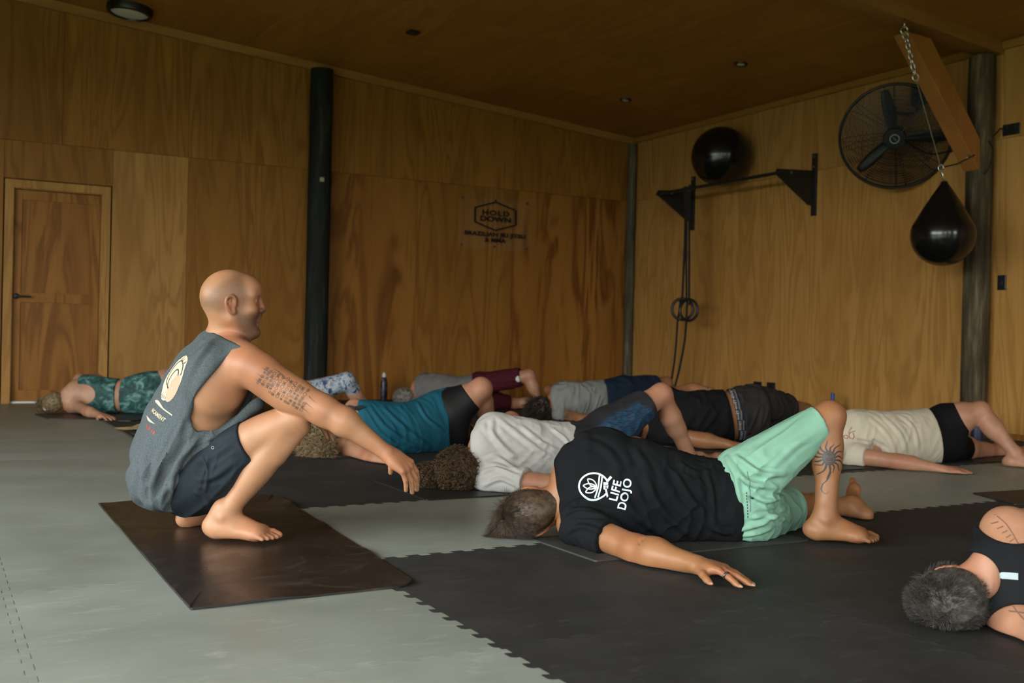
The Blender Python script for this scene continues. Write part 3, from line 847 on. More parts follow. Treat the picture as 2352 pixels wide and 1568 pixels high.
# ================================================================== bottles
def bottle(loc, prof, mat, cap_prof, cap_mat, label):
    t = empty('water_bottle', loc, label, 'bottle')
    mb = MB(); mb.lathe(prof, 28, Matrix.Translation(loc)); mb.build('bottle_body', mat, t, autosmooth=50)
    mb = MB(); mb.lathe(cap_prof, 24, Matrix.Translation(loc)); mb.build('cap', cap_mat, t, autosmooth=50)
m, nt, b = new_mat('galaxy_pattern')
tc = N(nt, 'ShaderNodeTexCoord'); n1 = N(nt, 'ShaderNodeTexNoise', inp={'Scale': 26.0, 'Detail': 4.0})
nt.links.new(tc.outputs['Object'], n1.inputs['Vector'])
rr = ramp(nt, [(0.42, (0.006, 0.006, 0.012)), (0.54, (0.016, 0.018, 0.045)), (0.62, (0.07, 0.035, 0.06)), (0.72, (0.22, 0.21, 0.24))])
nt.links.new(n1.outputs['Fac'], rr.inputs['Fac']); nt.links.new(rr.outputs['Color'], b.inputs['Base Color']); b.inputs['Roughness'].default_value = 0.35
b1 = px_floor(881, 921)
bottle(Vector((b1[0], b1[1], 0)), [(0, 0), (0.036, 0), (0.038, 0.01), (0.038, 0.19), (0.034, 0.215), (0.022, 0.245), (0.019, 0.255), (0, 0.255)], m,
       [(0, 0.255), (0.020, 0.255), (0.021, 0.285), (0.012, 0.295), (0.010, 0.305), (0, 0.305)], simple('white_cap', (0.6, 0.6, 0.6), 0.4),
       'dark galaxy patterned water bottle with a pale cap near the left wall')
blue = simple('navy_plastic', (0.012, 0.02, 0.06), 0.45)
b2 = px_floor(2244, 1022)
bottle(Vector((b2[0], b2[1], 0)), [(0, 0), (0.043, 0), (0.045, 0.012), (0.045, 0.17), (0.040, 0.19), (0.03, 0.2), (0, 0.2)], blue,
       [(0, 0.2), (0.03, 0.2), (0.03, 0.24), (0, 0.245)], blue, 'dark navy bottle standing in front of the brown timber pole')
b3 = px_plane(1913, 905, 0, 7.20)
bottle(Vector((b3[0], b3[1], 0)), [(0, 0), (0.036, 0), (0.037, 0.01), (0.037, 0.17), (0.03, 0.19), (0.016, 0.205), (0, 0.205)], simple('clear_blue', (0.05, 0.09, 0.16), 0.2),
       [(0, 0.205), (0.018, 0.205), (0.018, b3[2]+0.01), (0, b3[2]+0.012)], simple('blue_cap', (0.02, 0.06, 0.30), 0.4), 'bottle with blue cap by the right wall behind the raised knee')

# ================================================================== yoga mats
def yoga_mat(corners, mat, label, thick=0.005, wob=0.0, seed=0, radius=(0.01, 0.01, 0.01, 0.01), group=None, z0=0.0005):
    """corners: floor points in order; rounded corners, slightly wavy rim"""
    rng = random.Random(seed)
    P = [Vector((c[0], c[1], 0)) for c in corners]
    out = []
    n = len(P)
    for i in range(n):
        a, b_, c = P[i-1], P[i], P[(i+1) % n]
        u = (a-b_).normalized(); v = (c-b_).normalized(); r_ = radius[i % len(radius)]
        for k in range(7):
            t = k/6
            out.append((b_+u*r_)*(1-t)**2 + b_*2*t*(1-t) + (b_+v*r_)*t*t)
    fine = []
    for a, b_ in zip(out, out[1:]+out[:1]):
        m_ = max(1, int((b_-a).length/0.05))
        for k in range(m_): fine.append(a.lerp(b_, k/m_))
    cen = sum(P, Vector())/n
    bm = bmesh.new()
    lay = []
    loops = [1.0, 0.985, 0.93, 0.8, 0.6, 0.35]
    wv = [wob*max(0, math.sin(2*PI*i/len(fine)*11+seed)+0.6*math.sin(2*PI*i/len(fine)*23+2*seed)) for i in range(len(fine))]
    for s in loops:
        lay.append([bm.verts.new(((cen.x+(p.x-cen.x)*s), (cen.y+(p.y-cen.y)*s), z0+thick+wv[i]*max(0, (s-0.8)/0.2))) for i, p in enumerate(fine)])
    bot = [bm.verts.new((p.x, p.y, z0+wv[i])) for i, p in enumerate(fine)]
    m_ = len(fine)
    for A, B in zip(lay[:-1], lay[1:]):
        for k in range(m_): bm.faces.new((A[k], A[(k+1) % m_], B[(k+1) % m_], B[k]))
    bm.faces.new(lay[-1])
    for k in range(m_): bm.faces.new((bot[k], bot[(k+1) % m_], lay[0][(k+1) % m_], lay[0][k]))
    bm.faces.new(list(reversed(bot)))
    bmesh.ops.recalc_face_normals(bm, faces=bm.faces[:])
    mb = MB(); mb._add(bm)
    o = mb.build('yoga_mat', mat)
    return tag(o, label, 'mat', group)
m, nt, b = new_mat('brown_black_mat'); L = nt.links.new
tc = N(nt, 'ShaderNodeTexCoord')
n1 = N(nt, 'ShaderNodeTexNoise', inp={'Scale': 3.5, 'Detail': 4.0}); L(tc.outputs['Object'], n1.inputs['Vector'])
base = ramp(nt, [(0.35, (0.013, 0.0105, 0.009)), (0.7, (0.023, 0.018, 0.015))]); L(n1.outputs['Fac'], base.inputs['Fac'])
n2 = N(nt, 'ShaderNodeTexNoise', inp={'Scale': 5.0, 'Detail': 7.0, 'Roughness': 0.65, 'Distortion': 1.5}); L(tc.outputs['Object'], n2.inputs['Vector'])
r2 = N(nt, 'ShaderNodeMapRange', inp={'From Min': 0.58, 'From Max': 0.78, 'To Max': 0.4}); L(n2.outputs['Fac'], r2.inputs['Value'])
mx = N(nt, 'ShaderNodeMix', data_type='RGBA'); mx.inputs['B'].default_value = (0.13, 0.13, 0.12, 1); L(r2.outputs[0], mx.inputs['Factor']); L(base.outputs['Color'], mx.inputs['A'])
L(mx.outputs['Result'], b.inputs['Base Color'])
rr = N(nt, 'ShaderNodeMapRange', inp={'From Min': 0.35, 'From Max': 0.75, 'To Min': 0.27, 'To Max': 0.46}); L(n2.outputs['Fac'], rr.inputs['Value']); L(rr.outputs[0], b.inputs['Roughness'])
M['mat_brown'] = m
M['mat_black'] = simple('black_mat', (0.015, 0.015, 0.015), 0.5, noise=0.2, nscale=6)
M['mat_grey'] = simple('charcoal_mat', (0.035, 0.036, 0.034), 0.6, noise=0.15, nscale=30)
F = px_floor
def quad(a, b_, c):
    """parallelogram from three corners"""
    a, b_, c = [np.array(v) for v in (a, b_, c)]
    return [a, b_, c, a+c-b_]
c0, c1, c2 = F(225, 1158), F(437, 1402), F(965, 1345)
yoga_mat([c0, c1, c2, np.array(F(640, 1140))], M['mat_brown'], 'shiny brown-black yoga mat under the squatting man', 0.006, 0.004, 3, (0.01, 0.01, 0.09, 0.03))
c0, c1, c2 = F(1215, 1238), F(1368, 1291), F(1860, 1243)
yoga_mat(quad(c0, c1, c2), M['mat_grey'], 'charcoal yoga mat under the man in mint green shorts', 0.006, 0.0, 5)
c0, c1, c2 = F(858, 1105), F(980, 1150), F(1260, 1133)
yoga_mat([c0, c1, np.array(c2), np.array(F(1560, 1055)), np.array(F(1420, 1045))], M['mat_black'], 'black yoga mat under the curly haired man in white', 0.006, 0.0, 6)
c0, c1, c2 = F(600, 1030), F(640, 1061), F(1120, 1035)
yoga_mat([c0, c1, c2, np.array(F(1090, 1005))], M['mat_black'], 'black yoga mat under the person in the teal top', 0.006, 0.0, 7)
c0, c1, c2 = F(80, 952), F(110, 962), F(470, 968)
yoga_mat([c0, c1, np.array(F(300, 968)), np.array(F(420, 953)), np.array(F(330, 945))], M['mat_black'], 'dark yoga mat under the woman in green tie-dye by the door', 0.006, 0.0, 8)
yoga_mat([F(300, 995), F(330, 1008), F(760, 985), F(700, 972)], M['mat_grey'], 'charcoal yoga mat behind the squatting man', 0.006, 0.0, 9)
yoga_mat([F(1140, 962), F(1190, 980), F(1480, 985), F(1480, 962)], M['mat_black'], 'black yoga mat under the dark haired person in grey tee', 0.006, 0.0, 10)
yoga_mat([F(1360, 1000), F(1420, 1024), F(1760, 1030), F(1740, 1005)], M['mat_black'], 'black yoga mat under the man in black tee and grey shorts', 0.006, 0.0, 11)
yoga_mat([F(1860, 1055), F(1900, 1082), F(2130, 1070), F(2500, 1050), F(2380, 1035)], M['mat_black'], 'black yoga mat under the person in the cream tee', 0.006, 0.0, 12)
yoga_mat([F(2234, 1134), F(2330, 1160), F(2700, 1150), F(2700, 1105)], M['mat_black'], 'black yoga mat corner poking in at the right edge', 0.006, 0.0, 13)
# ================================================================== body modelling: blended solids -> one continuous surface
def V3(p): return np.array(p, dtype=np.float64)
def unit(v): v = V3(v); return v/np.linalg.norm(v)
class Prim:
    """tapered limb segment: a-b with radii; flat=(axis, ratio) squashes the section along that axis"""
    def __init__(s, a, b, ra, rb, flat=None):
        s.a, s.b, s.ra, s.rb, s.flat = V3(a), V3(b), ra, rb, flat
        r = max(ra, rb)
        s.lo = np.minimum(s.a-r, s.b-r); s.hi = np.maximum(s.a+r, s.b+r)
    def dist(s, X, Y, Z):
        ab = s.b-s.a; L2 = max(ab@ab, 1e-9)
        dx, dy, dz = X-s.a[0], Y-s.a[1], Z-s.a[2]
        t = np.clip((dx*ab[0]+dy*ab[1]+dz*ab[2])/L2, 0, 1)
        ex, ey, ez = dx-t*ab[0], dy-t*ab[1], dz-t*ab[2]
        r = s.ra+(s.rb-s.ra)*t
        if s.flat is None:
            return np.sqrt(ex*ex+ey*ey+ez*ez)-r
        ax, f = unit(s.flat[0]), s.flat[1]
        q = ex*ax[0]+ey*ax[1]+ez*ax[2]
        ee = ex*ex+ey*ey+ez*ez - q*q
        l = np.sqrt(np.maximum(ee+(q/f)**2, 1e-12))
        g = np.sqrt(np.maximum(ee+(q/f**2)**2, 1e-12))/l
        return (l-r)/np.maximum(g, 1e-6)
class Ell:
    def __init__(s, c, rad, ax=None):
        s.c, s.r = V3(c), V3(rad)
        if ax is None: s.ax = np.eye(3)
        else:
            a0 = unit(ax[0]); a1 = unit(V3(ax[1])-a0*(V3(ax[1])@a0)); s.ax = np.array([a0, a1, np.cross(a0, a1)])
        e = np.sqrt(((s.ax.T*s.r)**2).sum(1)); s.lo, s.hi = s.c-e, s.c+e
    def dist(s, X, Y, Z):
        dx, dy, dz = X-s.c[0], Y-s.c[1], Z-s.c[2]
        k0 = 0; k1 = 0
        for i in range(3):
            q = (dx*s.ax[i][0]+dy*s.ax[i][1]+dz*s.ax[i][2])/s.r[i]
            k0 = k0+q*q; k1 = k1+(q/s.r[i])**2
        k0 = np.sqrt(np.maximum(k0, 1e-12)); k1 = np.sqrt(np.maximum(k1, 1e-12))
        return k0*(k0-1)/k1
def smin(a, b, k):
    if k <= 0: return np.minimum(a, b)
    h = np.maximum(k-np.abs(a-b), 0)/k
    return np.minimum(a, b)-h*h*k*0.25
def smax(a, b, k): return -smin(-a, -b, k)
class Field:
    def __init__(s, lo, hi, h):
        s.h = h; s.lo = V3(lo)
        n = np.ceil((V3(hi)-s.lo)/h).astype(int)+1
        s.n = n
        s.x = (s.lo[0]+h*np.arange(n[0])).astype(np.float32)
        s.y = (s.lo[1]+h*np.arange(n[1])).astype(np.float32)
        s.z = (s.lo[2]+h*np.arange(n[2])).astype(np.float32)
        s.D = np.full(n, 0.5, np.float32)
    def slc(s, lo, hi):
        a = np.clip(np.floor((V3(lo)-s.lo)/s.h).astype(int), 0, s.n-1)
        b = np.clip(np.ceil((V3(hi)-s.lo)/s.h).astype(int)+1, 1, s.n)
        return tuple(slice(i, max(j, i+1)) for i, j in zip(a, b))
    def axes(s, sl): return s.x[sl[0]][:, None, None], s.y[sl[1]][None, :, None], s.z[sl[2]][None, None, :]
    def group(s, prims, k=0.02, join=0.02, inflate=0.0, sub=False):
        """blend a list of solids (each may be (prim, own k)) and merge them into the field"""
        pl = [(p if isinstance(p, tuple) else (p, k)) for p in prims]
        m = 0.05+inflate
        lo = np.min([p.lo for p, _ in pl], 0)-m; hi = np.max([p.hi for p, _ in pl], 0)+m
        G = s.slc(lo, hi)
        L = np.full(tuple(g.stop-g.start for g in G), 0.5, np.float32)
        for p, kk in pl:
            S = s.slc(p.lo-m, p.hi+m)
            d = p.dist(*s.axes(S)).astype(np.float32)-inflate
            R = tuple(slice(a.start-g.start, a.stop-g.start) for a, g in zip(S, G))
            L[R] = smin(L[R], d, kk)
        if sub: s.D[G] = smax(s.D[G], -L, join)
        else: s.D[G] = smin(s.D[G], L, join)
        return s
    def cut(s, point, normal, k=0.0):
        """remove everything on the side the normal points to"""
        n = unit(normal); X, Y, Z = s.axes((slice(None),)*3)
        d = ((X-point[0])*n[0]+(Y-point[1])*n[1]+(Z-point[2])*n[2]).astype(np.float32)
        s.D = smax(s.D, d, k); return s
    def cut_if(s, point, normal, centre, radius, k=0.0):
        """the same, only inside a sphere"""
        n = unit(normal)
        S = s.slc(V3(centre)-radius, V3(centre)+radius); X, Y, Z = s.axes(S)
        d = ((X-point[0])*n[0]+(Y-point[1])*n[1]+(Z-point[2])*n[2]).astype(np.float32)
        r = (np.sqrt((X-centre[0])**2+(Y-centre[1])**2+(Z-centre[2])**2)-radius).astype(np.float32)
        s.D[S] = smax(s.D[S], -np.maximum(-d, r), k); return s
    def floor(s, z=0.006):
        """press whatever reaches below the mat flat"""
        s.D = np.maximum(s.D, (z-s.z)[None, None, :]); return s
    def mesh(s):
        D = s.D; h = s.h
        ins = D < 0
        c = np.zeros(tuple(s.n-1), np.int8)
        for i in (0, 1):
            for j in (0, 1):
                for k in (0, 1):
                    c += ins[i:s.n[0]-1+i, j:s.n[1]-1+j, k:s.n[2]-1+k]
        act = np.argwhere((c > 0) & (c < 8))
        idx = np.full(tuple(s.n-1), -1, np.int32)
        idx[act[:, 0], act[:, 1], act[:, 2]] = np.arange(len(act))
        corner = np.array([(i, j, k) for i in (0, 1) for j in (0, 1) for k in (0, 1)])
        val = np.stack([D[act[:, 0]+i, act[:, 1]+j, act[:, 2]+k] for i, j, k in corner], 1)
        acc = np.zeros((len(act), 3)); cnt = np.zeros(len(act))
        for a in range(8):
            for b_ in range(a+1, 8):
                if np.abs(corner[a]-corner[b_]).sum() != 1: continue
                va, vb = val[:, a], val[:, b_]
                m = (va < 0) != (vb < 0)
                t = va[m]/(va[m]-vb[m])
                acc[m] += corner[a]+(corner[b_]-corner[a])*t[:, None]; cnt[m] += 1
        P = s.lo+h*(act+acc/cnt[:, None])
        faces = []
        for ax in range(3):
            A = ins; sl0 = [slice(None)]*3; sl1 = [slice(None)]*3
            sl0[ax] = slice(0, -1); sl1[ax] = slice(1, None)
            ch = ins[tuple(sl0)] != ins[tuple(sl1)]
            e = np.argwhere(ch)
            u, v = [(1, 2), (2, 0), (0, 1)][ax]
            ok = (e[:, u] > 0) & (e[:, v] > 0) & (e[:, u] < s.n[u]-1) & (e[:, v] < s.n[v]-1)
            e = e[ok]
            q = []
            for du, dv in ((-1, -1), (0, -1), (0, 0), (-1, 0)):
                w_ = e.copy(); w_[:, u] += du; w_[:, v] += dv
                q.append(idx[w_[:, 0], w_[:, 1], w_[:, 2]])
            q = np.stack(q, 1)
            flip = ~ins[e[:, 0], e[:, 1], e[:, 2]]
            q[flip] = q[flip][:, ::-1]
            faces.append(q)
        Fq = np.concatenate(faces)
        Fq = Fq[(Fq >= 0).all(1)]
        return P, Fq
def np_mesh(name, P, Fq):
    me = bpy.data.meshes.new(name)
    n, m, k = len(P), len(Fq), Fq.shape[1]
    me.vertices.add(n); me.vertices.foreach_set('co', np.asarray(P, np.float32).ravel())
    me.loops.add(m*k); me.loops.foreach_set('vertex_index', np.asarray(Fq, np.int32).ravel())
    me.polygons.add(m)
    me.polygons.foreach_set('loop_start', np.arange(0, m*k, k, dtype=np.int32))
    me.polygons.foreach_set('use_smooth', np.ones(m, bool))
    me.update(calc_edges=True)
    return me
def vnormals(P, Fq):
    a, b_, c, d = [P[Fq[:, i]] for i in range(4)]
    nf = np.cross(c-a, d-b_)
    N_ = np.zeros_like(P)
    for i in range(4): np.add.at(N_, Fq[:, i], nf)
    return N_/np.maximum(np.linalg.norm(N_, axis=1), 1e-12)[:, None]
def relax(P, Fq, it=1, w_=0.5):
    """a little surface smoothing (tangential and normal)"""
    for _ in range(it):
        S = np.zeros_like(P); c = np.zeros(len(P))
        for i in range(4):
            np.add.at(S, Fq[:, i], P[Fq[:, (i+1) % 4]]); np.add.at(S, Fq[:, i], P[Fq[:, (i-1) % 4]])
            np.add.at(c, Fq[:, i], 2)
        P = P+(S/np.maximum(c, 1)[:, None]-P)*w_
    return P
_tab = np.random.RandomState(7).rand(4096).astype(np.float64)
def vnoise(P, seed=0):
    P = np.asarray(P, np.float64)
    i = np.floor(P).astype(np.int64); f = P-i; f = f*f*(3-2*f)
    def hsh(a, b_, c): return _tab[((a*73856093) ^ (b_*19349663) ^ (c*83492791) ^ (seed*2654435)) & 4095]
    out = 0
    for dx in (0, 1):
        for dy in (0, 1):
            for dz in (0, 1):
                w_ = (f[:, 0] if dx else 1-f[:, 0])*(f[:, 1] if dy else 1-f[:, 1])*(f[:, 2] if dz else 1-f[:, 2])
                out = out+w_*hsh(i[:, 0]+dx, i[:, 1]+dy, i[:, 2]+dz)
    return out
def wrinkle(P, Nn, along, across_freq, along_freq, amp, seed=0, centre=None, radius=None, sharp=1.6):
    """cloth folds running along a direction; optional falloff around a point"""
    t = unit(along)
    o = unit(np.cross(t, [0.31, 0.52, 0.79])); o2 = np.cross(t, o)
    Q = np.stack([P@t*along_freq, P@o*across_freq, P@o2*across_freq], 1)
    warp = vnoise(Q*0.5+11, seed+5)
    n1 = vnoise(Q+warp[:, None]*1.1, seed)
    r = 1-np.abs(2*n1-1)
    d = (r**sharp-0.45)*amp
    if centre is not None:
        g = np.exp(-((P-V3(centre))**2).sum(1)/(2*radius*radius)); d = d*g
    return P+Nn*d[:, None]
def guarded(V0, V1, planes, w_=0.035):
    """keep hems and cuffs clean: fade displacement out next to the cut planes"""
    g = np.ones(len(V0))
    for p, n in planes:
        d = np.abs((V0-V3(p))@unit(n)); g = np.minimum(g, np.clip((d-0.003)/w_, 0, 1))
    return V0+(V1-V0)*g[:, None]
def fold_lines(V, Q, lines):
    """raise single cloth folds: each line is (photo points, width, height), laid on the surface as seen from the front"""
    tree = BVHTree.FromPolygons([tuple(v) for v in V], [tuple(int(i) for i in f) for f in Q])
    Nn = vnormals(V, Q); out = V.copy()
    for pts, w_, amp in lines:
        hit = []
        for p in smooth_path([Vector((x, y, 0)) for x, y in pts], 10):
            h_ = tree.ray_cast(Vector(CPOS), Vector(px(p.x, p.y, 1.0)-CPOS))
            if h_[0] is not None: hit.append(np.array(h_[0]))
        if len(hit) < 3: continue
        H = np.array(hit); m = ((V > H.min(0)-4*w_) & (V < H.max(0)+4*w_)).all(1)
        idx = np.where(m)[0]
        if len(idx) == 0: continue
        P = V[idx]; best = np.full(len(P), 9.0); bt = np.zeros(len(P))
        for k in range(len(H)-1):
            a, b_ = H[k], H[k+1]; ab = b_-a
            t = np.clip(((P-a)@ab)/max(ab@ab, 1e-12), 0, 1)
            d = np.linalg.norm(P-a-t[:, None]*ab, axis=1)
            c = d < best; best[c] = d[c]; bt[c] = ((k+t)/(len(H)-1))[c]
        env = np.sin(PI*np.clip(bt*0.92+0.04, 0, 1))**0.6
        disp = amp*env*(np.exp(-(best/w_)**2)-0.55*np.exp(-((best-1.9*w_)/(0.8*w_))**2))
        out[idx] += Nn[idx]*disp[:, None]
    return out
def px_ribbon(name, pts, width, o_list, mat, parent, lift=0.0015):
    """a thin tape or seam following the surface"""
    tree = bvh_of(o_list); L_, R_ = [], []
    H = []
    for p in smooth_path([Vector((x, y, 0)) for x, y in pts], 10):
        h_ = tree.ray_cast(Vector(CPOS), Vector(px(p.x, p.y, 1.0)-CPOS))
        if h_[0] is not None: H.append((np.array(h_[0]), np.array(h_[1])))
    if len(H) < 2: return None
    for i, (p, n) in enumerate(H):
        t = unit(H[min(i+1, len(H)-1)][0]-H[max(i-1, 0)][0]+1e-9); s_ = np.cross(n, t)
        L_.append(p+n*lift+s_*width/2); R_.append(p+n*lift-s_*width/2)
    m = len(H); Fq = np.array([[i, i+1, m+i+1, m+i] for i in range(m-1)])
    return finish(name, np.array(L_+R_), Fq, mat, parent)
def finish(name, P, Fq, mat, parent, attrs=None):
    me = np_mesh(name, P, Fq)
    if attrs:
        for k, v in attrs.items():
            at = me.attributes.new(k, 'FLOAT', 'POINT'); at.data.foreach_set('value', np.asarray(v, np.float32))
    return link_mesh(name, me, mat, parent)
def near(P, pts, r):
    out = np.zeros(len(P))
    for p in pts:
        out = np.maximum(out, np.exp(-((P-V3(p))**2).sum(1)/(2*r*r)))
    return out

# ---- anatomy -----------------------------------------------------------------
def frame(f, u):
    f = unit(f); s = unit(np.cross(f, u)); u = np.cross(s, f); return f, s, u      # forward, right, up
def head_prims(c, f, u, sc=1.0, ears=True):
    """c: point midway between the ears; returns (solids, hollows)"""
    f, s, u = frame(f, u)
    def p(x, y, z): return V3(c)+(f*x+s*y+u*z)*sc
    A = (f, s, u)
    E = lambda x, y, z, rx, ry, rz: Ell(p(x, y, z), (rx*sc, ry*sc, rz*sc), A)
    C = lambda a, b_, ra, rb: Prim(p(*a), p(*b_), ra*sc, rb*sc)
    out = [(E(-0.012, 0, 0.038, 0.098, 0.076, 0.086), 0.03), (E(-0.045, 0, 0.015, 0.062, 0.066, 0.066), 0.03),
           (E(0.036, 0, -0.022, 0.056, 0.060, 0.088), 0.03), (E(0.06, 0, 0.055, 0.040, 0.058, 0.042), 0.03)]
    for q in (-1, 1):
        out += [(C((0.0, q*0.052, -0.05), (0.062, q*0.022, -0.098), 0.020, 0.019), 0.03), (C((0.079, q*0.014, 0.040), (0.066, q*0.05, 0.036), 0.0125, 0.011), 0.016),
                (E(0.060, q*0.043, -0.022, 0.028, 0.022, 0.024), 0.02)]
    out += [(E(0.076, 0, -0.100, 0.022, 0.026, 0.019), 0.02), (C((0.086, 0, 0.030), (0.107, 0, -0.014), 0.0085, 0.0098), 0.012),
            (E(0.098, 0.012, -0.020, 0.010, 0.007, 0.0075), 0.006), (E(0.098, -0.012, -0.020, 0.010, 0.007, 0.0075), 0.006), (C((0.104, 0, -0.020), (0.090, 0, -0.046), 0.004, 0.010), 0.010),
            (E(0.090, 0, -0.056, 0.010, 0.021, 0.0065), 0.007), (E(0.087, 0, -0.069, 0.010, 0.019, 0.0078), 0.006)]
    holl = [(E(0.094, 0.034, 0.018, 0.018, 0.019, 0.0115), 0.01), (E(0.094, -0.034, 0.018, 0.018, 0.019, 0.0115), 0.01), (E(0.100, 0, -0.0625, 0.008, 0.018, 0.0022), 0.004)]
    post = [(E(0.0755, q*0.033, 0.0175, 0.0125, 0.0140, 0.0115), 0.004) for q in (-1, 1)]
    for q in (-1, 1):
        post += [(C((0.0865, q*0.020, 0.0225), (0.080, q*0.046, 0.0225), 0.0032, 0.0030), 0.004), (C((0.0855, q*0.021, 0.0115), (0.080, q*0.044, 0.0120), 0.0028, 0.0026), 0.004)]
    if ears:
        for q in (-1, 1):
            pts = [(0.006, 0.072, -0.006), (0.008, 0.079, 0.016), (-0.004, 0.085, 0.029), (-0.019, 0.089, 0.024), (-0.024, 0.089, 0.006), (-0.019, 0.084, -0.014), (-0.007, 0.078, -0.029), (0.003, 0.073, -0.031), (0.005, 0.072, -0.022)]
            pts = [tuple(v) for v in smooth_path([Vector(v) for v in pts], 3)]
            for a, b_ in zip(pts[:-1], pts[1:]):
                post.append((C((a[0], q*a[1], a[2]), (b_[0], q*b_[1], b_[2]), 0.0048, 0.0048), 0.005))
            post.append((E(-0.006, q*0.075, -0.002, 0.017, 0.0055, 0.026), 0.006))
            post.append((C((-0.010, q*0.083, 0.016), (-0.012, q*0.081, -0.012), 0.004, 0.0035), 0.005))
            post.append((C((0.003, q*0.070, -0.024), (0.004, q*0.072, -0.028), 0.0075, 0.007), 0.005))
    return out, holl, post
def add_head(F, c, f, u, neck, rn=0.056, rb=0.062, sc=1.0, join=0.03):
    f_, s_, u_ = frame(f, u)
    A, H, Po = head_prims(c, f, u, sc)
    a = V3(c)-f_*0.022*sc-u_*0.035*sc
    F.group(A+[(Prim(a, neck, rn*sc, rb*sc), 0.03)], join=join)
    F.group(H, join=0.012, sub=True)
    for p, k in Po: F.group([p], join=k)
    return F
def hand_prims(wrist, d, n, t, curl=(0.25, 0.35, 0.25), spread=0.10, sc=1.0, thumb=(0.75, 0.55, -0.25), thumb_curl=0.25, fan=None, curls=None):
    """d: towards the fingers, n: back of the hand, t: thumb side"""
    d = unit(d); n = unit(V3(n)-d*(V3(n)@d)); tt = unit(np.cross(n, d)); tt = tt if tt@V3(t) > 0 else -tt
    w = V3(wrist)
    p = lambda x, y, z: w+(d*x+tt*y+n*z)*sc
    palm = [(Prim(p(-0.01, 0, 0), p(0.03, 0, 0.0), 0.027*sc, 0.032*sc, (n, 0.62)), 0.015), (Ell(p(0.050, 0, -0.002), (0.042*sc, 0.040*sc, 0.0165*sc), (d, tt, n)), 0.02)]
    K = [(0.088, 0.030), (0.093, 0.010), (0.088, -0.011), (0.079, -0.030)]
    Ls = [(0.043, 0.026, 0.021), (0.048, 0.030, 0.022), (0.044, 0.028, 0.022), (0.034, 0.021, 0.019)]
    Rr = [(0.0098, 0.0086), (0.0100, 0.0088), (0.0095, 0.0083), (0.0084, 0.0074)]
    for (kx, ky) in K: palm.append((Prim(p(0.01, ky*0.45, 0.002), p(kx, ky, 0.003), 0.014*sc, 0.0115*sc), 0.012))
    palm.append((Prim(p(0.012, 0.018, -0.006), p(0.045, 0.036, -0.012), 0.017*sc, 0.0145*sc), 0.014))
    fingers = []
    tips = []
    for i, ((kx, ky), L, R_) in enumerate(zip(K, Ls, Rr)):
        sp = (spread*(1.5-i)*0.66) if fan is None else fan[i]
        a = p(kx, ky, 0.002); ang = 0.0
        cu = curl if curls is None else curls[i]
        g = []
        r0 = R_[0]
        for j in range(3):
            ang += cu[j]
            dd = (d*math.cos(sp)+tt*math.sin(sp))*math.cos(ang)-n*math.sin(ang)
            b_ = a+dd*L[j]*sc
            r1 = R_[0]+(R_[1]-R_[0])*(j+1)/3
            g.append((Prim(a, b_, r0*sc, r1*sc), 0.004)); a = b_; r0 = r1
        tips.append((a, dd, sp))
        fingers.append(g)
    td = unit(d*thumb[0]+tt*thumb[1]+n*thumb[2])
    a = p(0.030, 0.032, -0.008); b_ = a+td*0.032*sc
    t2 = unit(td*math.cos(thumb_curl)+(d*0.8-n*0.5)*math.sin(thumb_curl))
    c = b_+t2*0.030*sc
    t3 = unit(t2*math.cos(thumb_curl*0.6)+(d-n*0.4)*math.sin(thumb_curl*0.6)); e = c+t3*0.022*sc
    fingers.append([(Prim(a, b_, 0.0145*sc, 0.012*sc), 0.006), (Prim(b_, c, 0.0118*sc, 0.0108*sc), 0.004), (Prim(c, e, 0.0108*sc, 0.0088*sc), 0.004)])
    return palm, fingers, tips
def add_hand(F, *a, **k):
    palm, fingers, tips = hand_prims(*a, **k)
    F.group(palm, join=0.014)
    for g in fingers: F.group(g, join=0.006)
    return tips
